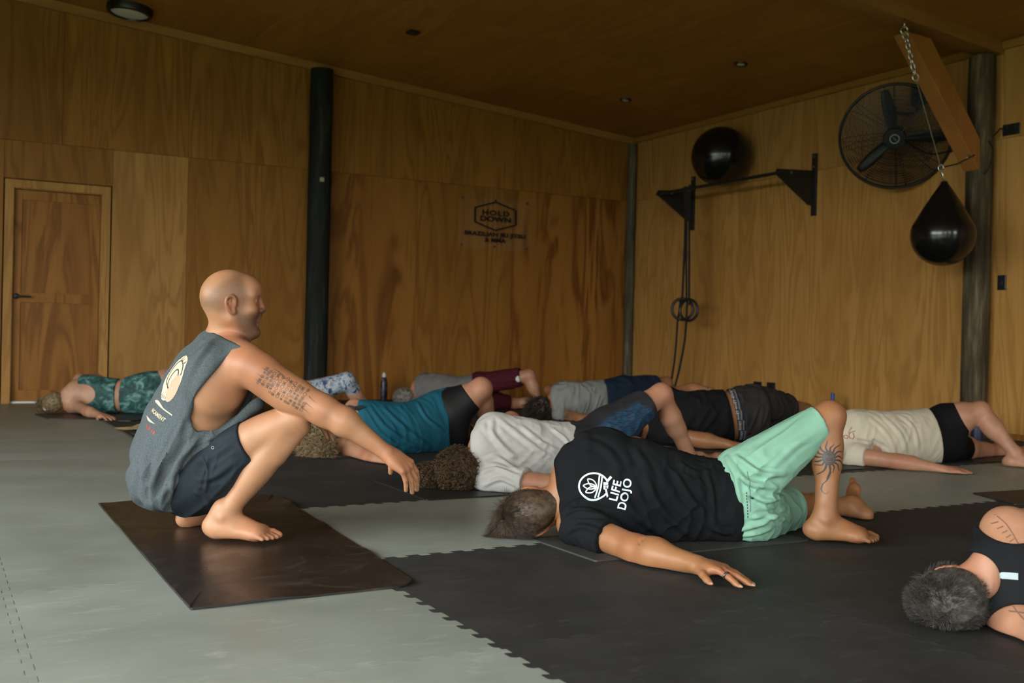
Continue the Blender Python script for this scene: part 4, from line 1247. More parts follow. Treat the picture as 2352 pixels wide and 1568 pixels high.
def foot_prims(ankle, d, up, inner, sc=1.0, toe_up=0.0):
    """ankle: joint centre about 8.5 cm above the sole; d towards the toes; inner: side of the big toe"""
    d = unit(d); up = unit(V3(up)-d*(V3(up)@d)); ii = unit(np.cross(d, up)); ii = ii if ii@V3(inner) > 0 else -ii
    w = V3(ankle)
    p = lambda x, y, z: w+(d*x+ii*y+up*(z-0.082))*sc
    A = (d, ii, up)
    base = [(Ell(p(-0.040, 0, 0.033), (0.040*sc, 0.031*sc, 0.033*sc), A), 0.02), (Prim(p(0, 0, 0.10), p(0.0, 0, 0.06), 0.036*sc, 0.037*sc), 0.02),
            (Prim(p(-0.03, -0.002, 0.075), p(-0.042, 0, 0.045), 0.022*sc, 0.026*sc), 0.02),
            (Prim(p(0.005, 0.004, 0.068), p(0.125, 0.006, 0.026), 0.034*sc, 0.024*sc), 0.03),
            (Prim(p(-0.02, -0.014, 0.026), p(0.115, -0.024, 0.020), 0.026*sc, 0.020*sc), 0.03),
            (Ell(p(0.120, 0.026, 0.023), (0.032*sc, 0.022*sc, 0.022*sc), A), 0.02), (Ell(p(0.112, -0.018, 0.020), (0.034*sc, 0.028*sc, 0.019*sc), A), 0.02),
            (Ell(p(0.004, 0.036, 0.082), (0.013*sc, 0.009*sc, 0.014*sc), A), 0.012), (Ell(p(-0.004, -0.035, 0.074), (0.012*sc, 0.009*sc, 0.013*sc), A), 0.012)]
    toes = []
    for (y0, x0, x1, r0, r1) in [(0.028, 0.138, 0.183, 0.0150, 0.0125), (0.006, 0.142, 0.182, 0.0100, 0.0088), (-0.011, 0.137, 0.172, 0.0095, 0.0084), (-0.027, 0.128, 0.160, 0.0090, 0.0082), (-0.041, 0.116, 0.146, 0.0090, 0.0080)]:
        toes.append([(Prim(p(x0-0.012, y0, r0+0.006), p((x0+x1)/2, y0, r0+0.005+toe_up), r0*sc, r0*0.95*sc), 0.006), (Prim(p((x0+x1)/2, y0, r0+0.005+toe_up), p(x1, y0*1.02, r1+toe_up*1.4), r0*0.95*sc, r1*sc), 0.004)])
    return base, toes
def add_foot(F, *a, **k):
    base, toes = foot_prims(*a, **k)
    F.group(base, join=0.02)
    for g in toes: F.group(g, join=0.004)
def torso_prims(st, n=12, add=0.0, k=0.03):
    n = n*2
    """stations: (centre, side vector, half width, half thickness)"""
    cs = np.array([V3(s[0]) for s in st]); N_ = len(st)
    d = np.concatenate([[0], np.cumsum(np.linalg.norm(np.diff(cs, axis=0), axis=1))])
    out = []
    for t in np.linspace(0, d[-1], n):
        c = np.array([np.interp(t, d, cs[:, i]) for i in range(3)])
        sv = unit([np.interp(t, d, [unit(s[1])[i] for s in st]) for i in range(3)])
        hw = np.interp(t, d, [s[2] for s in st])+add; ht = np.interp(t, d, [s[3] for s in st])+add
        e = 0.02*d[-1]
        c2 = np.array([np.interp(min(t+e, d[-1]), d, cs[:, i]) for i in range(3)])-np.array([np.interp(max(t-e, 0), d, cs[:, i]) for i in range(3)])
        ax = unit(c2); sv = unit(sv-ax*(sv@ax)); nn = np.cross(ax, sv)
        al = max(d[-1]/(n-1)*2.2, 0.060)
        out.append((Ell(c, (al, hw, ht), (ax, sv, nn)), k))
    return out

# ---- skin, cloth and hair materials --------------------------------------------
def skin_mat(name, base, red, dark=(0.04, 0.028, 0.02), rough=0.48):
    m, nt, b = new_mat(name); L = nt.links.new
    tc = N(nt, 'ShaderNodeTexCoord')
    n1 = N(nt, 'ShaderNodeTexNoise', inp={'Scale': 14.0, 'Detail': 5.0, 'Roughness': 0.6}); L(tc.outputs['Object'], n1.inputs['Vector'])
    r1 = ramp(nt, [(0.3, [c*0.88 for c in base]), (0.7, [min(1, c*1.1) for c in base])]); L(n1.outputs['Fac'], r1.inputs['Fac'])
    at = N(nt, 'ShaderNodeAttribute', attribute_name='flush')
    mx = N(nt, 'ShaderNodeMix', data_type='RGBA'); mx.inputs['B'].default_value = tuple(red)+(1,)
    L(at.outputs['Fac'], mx.inputs['Factor']); L(r1.outputs['Color'], mx.inputs['A'])
    at2 = N(nt, 'ShaderNodeAttribute', attribute_name='stubble')
    n2 = N(nt, 'ShaderNodeTexNoise', inp={'Scale': 900.0, 'Detail': 2.0}); L(tc.outputs['Object'], n2.inputs['Vector'])
    mr = N(nt, 'ShaderNodeMapRange', inp={'From Min': 0.35, 'From Max': 0.62, 'To Min': 0.45, 'To Max': 1.0}); L(n2.outputs['Fac'], mr.inputs['Value'])
    mu = N(nt, 'ShaderNodeMath', operation='MULTIPLY'); L(at2.outputs['Fac'], mu.inputs[0]); L(mr.outputs[0], mu.inputs[1])
    mx2 = N(nt, 'ShaderNodeMix', data_type='RGBA'); mx2.inputs['B'].default_value = tuple(dark)+(1,)
    L(mu.outputs[0], mx2.inputs['Factor']); L(mx.outputs['Result'], mx2.inputs['A'])
    L(mx2.outputs['Result'], b.inputs['Base Color'])
    b.inputs['Roughness'].default_value = rough; b.inputs['Specular IOR Level'].default_value = 0.4
    n3 = N(nt, 'ShaderNodeTexNoise', inp={'Scale': 260.0, 'Detail': 3.0}); L(tc.outputs['Object'], n3.inputs['Vector'])
    bp = N(nt, 'ShaderNodeBump', inp={'Strength': 0.15, 'Distance': 0.0012}); L(n3.outputs['Fac'], bp.inputs['Height']); L(bp.outputs['Normal'], b.inputs['Normal'])
    return m
def cloth_mat(name, col, var=0.12, nscale=8, rough=0.9, wash=None, weave=900, spec=0.15, sheen=0.0, fold=0.0):
    m, nt, b = new_mat(name); L = nt.links.new
    tc = N(nt, 'ShaderNodeTexCoord')
    n1 = N(nt, 'ShaderNodeTexNoise', inp={'Scale': nscale, 'Detail': 6.0, 'Roughness': 0.65}); L(tc.outputs['Object'], n1.inputs['Vector'])
    hi = wash if wash is not None else [min(1, c*(1+var)) for c in col]
    r1 = ramp(nt, [(0.32, [c*(1-var) for c in col]), (0.70, hi)]); L(n1.outputs['Fac'], r1.inputs['Fac'])
    L(r1.outputs['Color'], b.inputs['Base Color'])
    b.inputs['Roughness'].default_value = rough; b.inputs['Specular IOR Level'].default_value = spec; b.inputs['Sheen Weight'].default_value = sheen
    n3 = N(nt, 'ShaderNodeTexNoise', inp={'Scale': weave, 'Detail': 2.0}); L(tc.outputs['Object'], n3.inputs['Vector'])
    bp = N(nt, 'ShaderNodeBump', inp={'Strength': 0.22, 'Distance': 0.001}); L(n3.outputs['Fac'], bp.inputs['Height'])
    if fold:
        n4 = N(nt, 'ShaderNodeTexNoise', inp={'Scale': 13.0, 'Detail': 3.0, 'Distortion': 0.8}); L(tc.outputs['Object'], n4.inputs['Vector'])
        bp2 = N(nt, 'ShaderNodeBump', inp={'Strength': fold, 'Distance': 0.02}); L(n4.outputs['Fac'], bp2.inputs['Height']); L(bp.outputs['Normal'], bp2.inputs['Normal'])
        L(bp2.outputs['Normal'], b.inputs['Normal'])
    else: L(bp.outputs['Normal'], b.inputs['Normal'])
    return m
def hair_mat(name, c0, c1, rough=0.5):
    m, nt, b = new_mat(name); L = nt.links.new
    tc = N(nt, 'ShaderNodeTexCoord')
    n1 = N(nt, 'ShaderNodeTexNoise', inp={'Scale': 260.0, 'Detail': 4.0}); L(tc.outputs['Object'], n1.inputs['Vector'])
    n2 = N(nt, 'ShaderNodeTexNoise', inp={'Scale': 60.0, 'Detail': 2.0}); L(tc.outputs['Object'], n2.inputs['Vector'])
    ad = N(nt, 'ShaderNodeMath', operation='ADD'); L(n1.outputs['Fac'], ad.inputs[0]); L(n2.outputs['Fac'], ad.inputs[1])
    hf = N(nt, 'ShaderNodeMath', operation='MULTIPLY'); hf.inputs[1].default_value = 0.5; L(ad.outputs[0], hf.inputs[0])
    r1 = ramp(nt, [(0.36, c0), (0.62, c1)]); L(hf.outputs[0], r1.inputs['Fac']); L(r1.outputs['Color'], b.inputs['Base Color'])
    b.inputs['Roughness'].default_value = rough; b.inputs['Specular IOR Level'].default_value = 0.35
    return m
def strands(name, roots, paths, rad, mat, parent, taper=True):
    """paths: (n, m, 3) polylines; each becomes a thin three-sided tube"""
    n, m, _ = paths.shape
    T = np.gradient(paths, axis=1); T /= np.maximum(np.linalg.norm(T, axis=2, keepdims=True), 1e-9)
    ref = np.where(np.abs(T[..., 2:3]) < 0.9, np.array([0, 0, 1.0]), np.array([1.0, 0, 0]))
    A = np.cross(T, ref); A /= np.maximum(np.linalg.norm(A, axis=2, keepdims=True), 1e-9); B = np.cross(T, A)
    rr = rad*(np.linspace(1, 0.35, m) if taper else np.ones(m))[None, :, None]
    P = np.stack([paths+(A*math.cos(a)+B*math.sin(a))*rr for a in (0, 2*PI/3, 4*PI/3)], 2)   # n,m,3,3
    idx = np.arange(n*m*3).reshape(n, m, 3)
    Fq = np.concatenate([np.stack([idx[:, :-1, k], idx[:, :-1, (k+1) % 3], idx[:, 1:, (k+1) % 3], idx[:, 1:, k]], -1).reshape(-1, 4) for k in range(3)])
    return finish(name, P.reshape(-1, 3), Fq, mat, parent)

# ---- flat prints laid onto a surface --------------------------------------------
def bvh_of(o_list):
    vs, fs, off = [], [], 0
    for o in o_list:
        me = o.data
        co = np.empty(len(me.vertices)*3, np.float32); me.vertices.foreach_get('co', co)
        w_ = Vector((0, 0, 0)); q = o
        while q is not None: w_ = w_+Vector(q.location); q = q.parent
        co = co.reshape(-1, 3)+np.array(w_)
        vs += [tuple(v) for v in co]
        k = len(me.loops)//max(1, len(me.polygons))
        li = np.empty(len(me.loops), np.int32); me.loops.foreach_get('vertex_index', li)
        fs += [tuple(int(i)+off for i in f) for f in li.reshape(-1, k)]
        off += len(co)
    return BVHTree.FromPolygons(vs, fs)
def lay_print(name, me, centre, right, up, tree, mat, parent, lift=0.0012, reach=0.25, maxlen=0.008):
    """project a flat mesh (x, y) along the local normal onto the surface"""
    bm = bmesh.new(); bm.from_mesh(me); bpy.data.meshes.remove(me)
    bmesh.ops.triangulate(bm, faces=bm.faces[:])
    for _ in range(4):
        es = [e for e in bm.edges if e.calc_length() > maxlen]
        if not es: break
        bmesh.ops.subdivide_edges(bm, edges=es, cuts=1)
        bmesh.ops.triangulate(bm, faces=bm.faces[:])
    r = unit(right); n = unit(np.cross(r, up)); u = np.cross(n, r)
    c = V3(centre); bad = []
    for v in bm.verts:
        o = c+r*v.co.x+u*v.co.y+n*reach
        h = tree.ray_cast(Vector(o), Vector(-n), reach*2)
        if h[0] is None: bad.append(v)
        else: v.co = h[0]+Vector(n)*lift
    bmesh.ops.delete(bm, geom=bad, context='VERTS')
    out = bpy.data.meshes.new(name); bm.to_mesh(out); bm.free()
    return link_mesh(name, out, mat, parent)
def frame_at(tree, x, y, up):
    """surface point seen at a photo pixel, with the right and up directions of a print lying there"""
    h_ = tree.ray_cast(Vector(CPOS), Vector(px(x, y, 1.0)-CPOS))
    p, n = np.array(h_[0]), np.zeros(3)
    for dx in (-12, 0, 12):
        for dy in (-12, 0, 12):
            q = tree.ray_cast(Vector(CPOS), Vector(px(x+dx, y+dy, 1.0)-CPOS))
            if q[0] is not None:
                m = np.array(q[1]); n = n+(m if m@(p-CPOS) < 0 else -m)
    n = unit(n); u = unit(V3(up)-n*(V3(up)@n)); return p, unit(np.cross(u, n)), u
def shapes_mesh(polys):
    """flat mesh from outlines; each outline is a list of (x, y)"""
    bm = bmesh.new()
    for p in polys:
        try: bm.faces.new([bm.verts.new((x, y, 0)) for x, y in p])
        except ValueError: pass
    me = bpy.data.meshes.new('shapes'); bm.to_mesh(me); bm.free(); return me
def stroke(pts, w_):
    """ribbon of quads along a polyline; w_ a number or list"""
    pts = [np.array(p, float) for p in pts]; n = len(pts); ws = w_ if isinstance(w_, (list, tuple)) else [w_]*n
    L_, R_ = [], []
    for i in range(n):
        t = pts[min(i+1, n-1)]-pts[max(i-1, 0)]; t = t/max(np.linalg.norm(t), 1e-9); q = np.array([-t[1], t[0]])*ws[i]/2
        L_.append(pts[i]+q); R_.append(pts[i]-q)
    return [[R_[i], R_[i+1], L_[i+1], L_[i]] for i in range(n-1)]
def ring2d(cx, cy, rx, ry, w_, n=40, a0=0.0, a1=2*PI):
    return stroke([(cx+rx*math.cos(a0+(a1-a0)*k/n), cy+ry*math.sin(a0+(a1-a0)*k/n)) for k in range(n+1)], w_)
# ================================================================== people
RH = V3((math.sin(CAM_YAW), -math.cos(CAM_YAW), 0)); FH = V3((math.cos(CAM_YAW), math.sin(CAM_YAW), 0)); UP = V3((0, 0, 1))
SK_TAN = skin_mat('tanned_skin', (0.365, 0.182, 0.097), (0.34, 0.122, 0.062))
SK_BROWN = skin_mat('brown_skin', (0.285, 0.130, 0.058), (0.28, 0.100, 0.044))
SK_PALE = skin_mat('fair_skin', (0.44, 0.235, 0.150), (0.44, 0.170, 0.105))
SK_PINK = skin_mat('rosy_skin', (0.385, 0.190, 0.115), (0.38, 0.135, 0.080))
M['nail'] = simple('nail', (0.44, 0.27, 0.20), 0.35)
def person_root(loc, label):
    return empty('person', (float(loc[0]), float(loc[1]), 0.0), label, 'person')
def bounds(pts, pad):
    a = np.array([V3(p) for p in pts]); return a.min(0)-pad, a.max(0)+pad

# ------------------------------------------------------------------ the squatting instructor
def build_squatter():
    P = px
    th = math.radians(24); Fd = RH*math.cos(th)+FH*math.sin(th); Rd = RH*math.sin(th)-FH*math.cos(th)
    root = person_root(px_floor(470, 1225), 'bald bearded man in grey tank top squatting barefoot on a brown-black mat')
    st = [(P(396, 1126, 3.73), Rd, 0.145, 0.100), (P(402, 1085, 3.73), Rd, 0.170, 0.122), (P(430, 1005, 3.72), Rd, 0.152, 0.112),
          (P(466, 920, 3.715), Rd, 0.166, 0.126), (P(500, 852, 3.70), Rd, 0.182, 0.118), (P(519, 806, 3.70), Rd, 0.150, 0.070)]
    lo, hi = bounds([P(300, 1210, 3.95), P(300, 610, 3.3), P(940, 1130, 3.45), P(940, 1050, 4.15), P(500, 1240, 4.05)], 0.06)
    lo[2] = 0.0
    F = Field(lo, hi, 0.0042)
    F.group(torso_prims(st, 13), join=0.03)
    # neck, trapezius, shoulder blades
    th2 = math.radians(15); hf = RH*math.cos(th2)+FH*math.sin(th2)
    hc = P(535, 699, 3.66)
    F.group([(Prim(P(518, 782, 3.69), P(556, 822, 3.575), 0.050, 0.058), 0.04), (Prim(P(510, 782, 3.71), P(490, 812, 3.84), 0.050, 0.056), 0.04)], join=0.05)
    F.group([(Ell(P(500, 868, 3.56), (0.10, 0.07, 0.12)), 0.03)], join=0.05)
    # right arm
    sh, el, wr = P(574, 842, 3.53), P(742, 940, 3.515), P(886, 1038, 3.53)
    F.group([(Prim(sh, P(600, 856, 3.525), 0.066, 0.064), 0.03), (Prim(sh, el, 0.062, 0.047), 0.03), (Ell(P(655, 905, 3.53), (0.115, 0.052, 0.058), (unit(el-sh), FH, np.cross(unit(el-sh), FH))), 0.04),
             (Prim(el, P(790, 968, 3.515), 0.046, 0.047), 0.03), (Prim(P(790, 968, 3.515), wr, 0.046, 0.026), 0.03), (Prim(P(735, 955, 3.515), P(745, 962, 3.515), 0.026, 0.024), 0.03)], join=0.045)
    tips = add_hand(F, wr, RH*0.80-UP*0.58+FH*0.10, RH*0.52+UP*0.62-FH*0.55, FH*0.8+UP*0.5, curl=(0.60, 0.26, 0.14), spread=0.16, sc=1.04, thumb=(0.30, -0.10, -0.95), thumb_curl=0.15)
    # left arm folded between the knees
    F.group([(Prim(P(478, 815, 3.87), P(560, 920, 3.97), 0.058, 0.044), 0.02), (Prim(P(560, 920, 3.97), P(690, 950, 3.80), 0.042, 0.028), 0.02)], join=0.03)
    add_hand(F, P(690, 950, 3.80), RH*0.9-FH*0.3-UP*0.3, UP, -FH, curl=(0.3, 0.3, 0.2), sc=0.9)
    # right leg
    hip, kn, an = P(452, 1092, 3.645), P(674, 962, 3.555), P(519, 1180, 3.572)
    F.group([(Prim(hip, kn, 0.092, 0.056), 0.02), (Ell(P(580, 1010, 3.58), (0.17, 0.062, 0.066), (unit(kn-hip), FH, np.cross(unit(kn-hip), FH))), 0.03)], join=0.006)
    F.group([(Prim(P(672, 966, 3.555), an, 0.052, 0.034), 0.02), (Ell(P(606, 1058, 3.568), (0.145, 0.046, 0.050), (unit(an-kn), FH, np.cross(unit(an-kn), FH))), 0.03),
             (Ell(P(686, 962, 3.545), (0.033, 0.040, 0.044)), 0.03), (Prim(P(693, 985, 3.55), P(640, 1050, 3.55), 0.022, 0.02), 0.03)], join=0.012)
    add_foot(F, an, RH*0.985-FH*0.10, UP*1.0+RH*0.06, FH, sc=1.0)
    F.group([(Prim(P(505, 1165, 3.572), P(486, 1205, 3.575), 0.020, 0.022), 0.03)], join=0.03)
    # left leg
    lh, lk = P(425, 1085, 3.86), P(632, 935, 3.99)
    ld = unit(RH*0.84+FH*0.54)
    la = V3(px_floor(424, 1214))+UP*0.084+ld*0.045
    F.group([(Prim(lh, lk, 0.096, 0.056), 0.02)], join=0.03)
    F.group([(Prim(lk, la, 0.052, 0.034), 0.02), (Ell(lk*0.62+la*0.38-Fd*0.01, (0.05, 0.05, 0.13)), 0.03)], join=0.02)
    add_foot(F, la, ld, UP, -FH, sc=0.98)
    add_head(F, hc, hf, UP+hf*0.03, P(516, 778, 3.69), rn=0.057, rb=0.062, sc=1.0, join=0.03)
    F.floor(0.0065)
    V, Q = F.mesh(); V = relax(V, Q, 1, 0.4)
    f_, s_, u_ = frame(hf, UP+hf*0.03)
    Lh = np.stack([(V-hc)@f_, (V-hc)@s_, (V-hc)@u_], 1)
    R_ = np.linalg.norm(Lh-[0, 0, 0.01], axis=1)
    head = R_ < 0.16
    sg = lambda x, w_: 1/(1+np.exp(-x/w_))
    # clipped hair: band round the sides and back, bare crown, and a beard along jaw and lip
    hair = sg(0.108-Lh[:, 2]+0.85*np.minimum(0, Lh[:, 0]), 0.010)*sg(Lh[:, 2]+0.048+0.35*Lh[:, 0], 0.008)*sg(0.046-Lh[:, 0]-0.25*np.maximum(0, Lh[:, 2]-0.05), 0.006)*head*(1-near(V, [hc+s_*0.082-f_*0.008], 0.022))
    hair2 = sg(0.10-Lh[:, 2], 0.01)*sg(Lh[:, 0]+0.02, 0.012)*sg(0.060-Lh[:, 0], 0.008)*sg(Lh[:, 2]-0.02, 0.01)*head*0.5
    beard = sg(-0.030-Lh[:, 2]+0.35*np.maximum(0, Lh[:, 0]-0.05), 0.006)*sg(Lh[:, 0]-0.012-0.25*(-0.06-Lh[:, 2]), 0.007)*sg(Lh[:, 2]+0.135, 0.006)*head
    side = sg(Lh[:, 0]-0.012, 0.004)*sg(0.040-Lh[:, 0], 0.006)*sg(0.02-Lh[:, 2], 0.006)*sg(Lh[:, 2]+0.06, 0.006)*head
    lips = np.exp(-((Lh[:, 0]-0.097)**2+(Lh[:, 1])**2*0.3+(Lh[:, 2]+0.062)**2)/(2*0.009**2))
    stub = np.clip(np.maximum(np.maximum(0.74*hair, 0*hair2), np.maximum(0.9*beard, 0.6*side))*(1-lips), 0, 0.85)
    eyes = near(V, [hc+f_*0.088+s_*q*(0.028+0.006*k)+u_*0.017 for q in (-1, 1) for k in range(3)], 0.0042)
    brow = near(V, [hc+f_*(0.090-0.007*k)+s_*q*(0.014+0.009*k)+u_*0.044 for k in range(5) for q in (-1, 1)], 0.0075)
    stub = np.maximum(stub, np.maximum(0.9*eyes, 0.75*brow))
    flush = np.clip(0.8*near(V, [hc+s_*0.083-f_*0.008, hc+f_*0.11-u_*0.03], 0.024)+0.7*near(V, [sh, P(610, 850, 3.5)], 0.09)+0.6*near(V, [wr, P(918, 1075, 3.53)], 0.05)
                    + 0.55*near(V, [an-UP*0.06+RH*0.1, an-UP*0.06+RH*0.16, la-UP*0.05], 0.05)+0.55*near(V, [el], 0.05)+0.5*near(V, [P(540, 760, 3.62), P(590, 700, 3.66)], 0.05), 0, 1)
    body = finish('body', V, Q, SK_TAN, root, {'stubble': stub, 'flush': flush})
    # ---- shorts
    G = Field(*bounds([P(290, 1220, 4.05), P(640, 880, 4.1), P(640, 1000, 3.4), P(300, 1000, 3.45)], 0.03), 0.0048)
    td = unit(kn-hip)
    G.group([(p, k) for p, k in torso_prims(st[:3], 7, -0.012)], join=0.03)
    G.group([(Prim(hip+td*0.02-UP*0.012, P(590, 1008, 3.58), 0.112, 0.083), 0.03), (Prim(P(440, 1130, 3.66), P(520, 1085, 3.60), 0.085, 0.075), 0.05)], join=0.05)
    G.group([(Prim(lh, lh*0.3+lk*0.7, 0.108, 0.078), 0.03)], join=0.05)
    G.cut_if(P(576, 1012, 3.585), td-UP*0.06, P(640, 985, 3.58), 0.19)
    G.cut_if(lh*0.32+lk*0.68, unit(lk-lh), lk, 0.19)
    V2, Q2 = G.mesh(); V2 = relax(V2, Q2, 1, 0.4); N2 = vnormals(V2, Q2)
    V0 = V2.copy(); V2 = wrinkle(V2, N2, td*0.8+UP*0.4, 20, 5, 0.009, 3)
    V2 = wrinkle(V2, N2, UP+td*0.4, 40, 10, 0.008, 9, P(500, 1080, 3.55), 0.06)
    V2 = fold_lines(V2, Q2, [([(455, 1060), (500, 1040), (550, 1000)], 0.012, 0.006), ([(450, 1100), (490, 1095), (540, 1060)], 0.010, 0.007), ([(450, 1130), (470, 1140), (480, 1160)], 0.008, 0.006), ([(465, 1050), (478, 1085), (470, 1130)], 0.006, 0.005)])
    V2 = guarded(V0, V2, [(P(576, 1012, 3.585), td-UP*0.06)])
    V2[:, 2] = np.maximum(V2[:, 2], 0.03)
    shorts = finish('shorts', V2, Q2, cloth_mat('navy_shorts', (0.012, 0.019, 0.026), 0.15, 6, 0.8, spec=0.2), root)
    mb = MB(); ring = [Vector(P(482, 1030, 3.49))+Vector(RH)*0.006*math.cos(a)+Vector(UP)*0.006*math.sin(a) for a in [2*PI*k/14 for k in range(14)]]
    # ---- tank top
    T = Field(*bounds([P(280, 1225, 4.0), P(640, 750, 4.0), P(640, 1000, 3.4), P(290, 900, 3.45)], 0.03), 0.0042)
    up_st = [(P(424, 1035, 3.72), Rd, 0.158, 0.122)]+st[3:5]+[(P(519, 802, 3.70), Rd, 0.155, 0.072), (P(524, 785, 3.70), Rd, 0.120, 0.050)]
    up_st[1] = (st[3][0]-Fd*0.010, Rd, st[3][2], st[3][3]+0.006)
    T.group([(p, k) for p, k in torso_prims(up_st, 10, 0.013)]+[(Ell(P(500, 868, 3.56), (0.112, 0.083, 0.132)), 0.03), (Prim(P(516, 786, 3.69), P(568, 832, 3.555), 0.060, 0.074), 0.04), (Prim(P(508, 784, 3.71), P(490, 812, 3.84), 0.052, 0.056), 0.04)], join=0.0)
    # bunched cloth between chest and thigh
    T.group([(Prim(P(470, 1000, 3.60), P(585, 925, 3.62), 0.036, 0.030), 0.03)], join=0.04)
    B = Field(T.lo, T.lo+T.h*(T.n-1), T.h)
    low = [(P(398, 1128, 3.73), Rd, 0.168, 0.122), (P(397, 1080, 3.73), Rd, 0.186, 0.138), (P(420, 1010, 3.72), Rd, 0.166, 0.130), (P(436, 975, 3.72), Rd, 0.16, 0.13)]
    B.group(torso_prims(low, 8, 0.012), join=0.0)
    nrm = unit(V3(P(560, 1140, 3.73))-V3(P(420, 1105, 3.73)))
    B.cut_if(P(462, 1100, 3.6), RH*0.93-UP*0.25-FH*0.3, P(522, 1160, 3.62), 0.205, 0.01)
    T.D = smin(T.D, B.D[:T.n[0], :T.n[1], :T.n[2]], 0.03)
    # arm holes and neck
    hole = [(Prim(P(x, y, 3.40), P(x+5, y, 3.63), r*0.00152, r*0.00156), 0.03) for x, y, r in
            ((588, 834, 37), (566, 846, 45), (552, 866, 52), (530, 890, 52), (510, 912, 50), (492, 932, 45), (476, 950, 38), (464, 966, 27), (574, 878, 30))]
    T.group(hole, join=0.004, sub=True)
    T.group([(Prim(P(450, 815, 4.1), P(480, 815, 3.87), 0.075, 0.075), 0.02), (Prim(P(450, 880, 4.1), P(480, 880, 3.9), 0.07, 0.07), 0.02)], join=0.004, sub=True)
    T.cut(P(520, 770, 3.69), unit(UP*1.0+RH*0.34), 0.004)
    V3_, Q3 = T.mesh(); V3_ = relax(V3_, Q3, 1, 0.4); N3 = vnormals(V3_, Q3)
    spine = unit(st[4][0]-st[1][0])
    V0 = V3_.copy(); V3_ = wrinkle(V3_, N3, spine, 15, 1.6, 0.018, 21)
    V3_ = wrinkle(V3_, N3, UP*0.9+RH*0.45, 26, 5, 0.022, 4, P(415, 1100, 3.5), 0.12)
    V3_ = wrinkle(V3_, N3, RH*0.8+UP*0.5, 30, 6, 0.016, 14, P(500, 1000, 3.55), 0.07)
    V3_ = wrinkle(V3_, N3, RH*0.9-UP*0.3, 40, 9, 0.007, 24, P(520, 790, 3.6), 0.06)
    V3_ = fold_lines(V3_, Q3, [([(474, 985), (425, 1040), (385, 1100), (370, 1150)], 0.011, 0.008), ([(452, 1010), (405, 1075), (392, 1150)], 0.010, 0.008), ([(438, 1070), (412, 1105), (408, 1150)], 0.008, 0.007),
        ([(342, 1020), (328, 1080), (330, 1130)], 0.014, 0.008), ([(398, 990), (362, 1060), (348, 1140)], 0.013, 0.008), ([(455, 985), (500, 975), (560, 935)], 0.010, 0.006),
        ([(470, 1005), (510, 1000), (545, 975)], 0.010, 0.006), ([(490, 775), (455, 820), (430, 870)], 0.012, 0.006), ([(440, 1040), (430, 1060), (395, 1095)], 0.008, 0.006), ([(415, 960), (408, 1010), (380, 1060)], 0.012, 0.006)])
    V3_ = guarded(V0, V3_, [(P(520, 770, 3.69), UP*1.0+RH*0.34)])
    fac = np.clip((np.abs((V0-P(462, 1100, 3.6))@unit(RH*0.93-UP*0.25-FH*0.3))-0.003)/0.03, 0, 1); zz = np.clip((V0[:, 2]-0.24)/0.10, 0, 1); fac = fac*(1-zz)+zz
    fac = fac*(1-np.clip(1.25*near(V0, [P(398, 866, 3.6), P(372, 930, 3.59), P(352, 975, 3.58)], 0.055), 0, 1))
    V3_ = V0+(V3_-V0)*fac[:, None]
    V3_[:, 2] = np.maximum(V3_[:, 2], 0.02)
    tank = finish('tank_top', V3_, Q3, cloth_mat('washed_charcoal', (0.055, 0.066, 0.073), 0.12, 230, 0.95, wash=(0.098, 0.116, 0.127), spec=0.1), root)
    # ---- prints: arm tattoo and shirt back
    tr = bvh_of([body]); rng = random.Random(5)
    polys = []
    ax = unit(el-sh)
    for (x, y, L) in [(-62, 26, 26), (-50, 16, 30), (-40, 34, 34), (-24, 30, 24), (-8, 30, 22), (6, 26, 24), (-66, 8, 22), (-62, -8, 26)]:
        polys += stroke([(x*1e-3*1.5, y*1e-3*1.25), ((x+L*0.8)*1e-3*1.5, (y-4)*1e-3*1.25)], [0.0006, 0.0022])
    for (x, y, L) in [(60, 18, 22), (62, 0, 24), (58, -18, 24)]:
        polys += stroke([(x*1.5e-3, y*1.2e-3), ((x+L)*1.5e-3, (y-5)*1.2e-3)], [0.0022, 0.0005])
    for i in range(12):
        for j in range(6):
            cx = (-52+i*10.2+rng.uniform(-1.5, 1.5))*1.5e-3; cy = (28-j*10.6+rng.uniform(-1.5, 1.5))*1.2e-3
            if abs(cx+0.004+cy*0.3) > 0.094 or cy < -0.034+0.1*max(0, -cx): continue
            if (i+j) % 3 == 0: polys += stroke([(cx-0.005, cy-0.005), (cx+0.005, cy+0.005)], 0.0013)+stroke([(cx-0.005, cy+0.005), (cx+0.005, cy-0.005)], 0.0013)
            r_ = rng.uniform(0.0035, 0.0055)
            polys += ring2d(cx, cy, r_, r_, 0.0013, 12)
            if rng.random() < 0.6: polys += ring2d(cx, cy, r_*0.4, r_*0.4, 0.0014, 8)
    M['tattoo'] = simple('tattoo_ink', (0.075, 0.058, 0.045), 0.5)
    lay_print('arm_tattoo', shapes_mesh(polys), P(648, 893, 3.47), ax, UP-ax*(UP@ax)-FH*0.15, tr, M['tattoo'], root, 0.0008, 0.12)
    tk = bvh_of([tank])
    bx = unit(RH*0.50-FH*0.86); bu = spine
    cream = simple('cream_print', (0.62, 0.50, 0.34), 0.8); rose = simple('rose_print', (0.55, 0.30, 0.21), 0.8)
    pc, bx, bu = frame_at(tk, 398, 866, spine)
    lay_print('shirt_print', shapes_mesh([[(0.054*math.cos(2*PI*k/48), 0.088*math.sin(2*PI*k/48)) for k in range(48)]]), pc, bx, bu, tk, cream, tank, 0.0012, 0.3)
    dk = simple('print_gap', (0.045, 0.055, 0.065), 0.9)
    dark = []
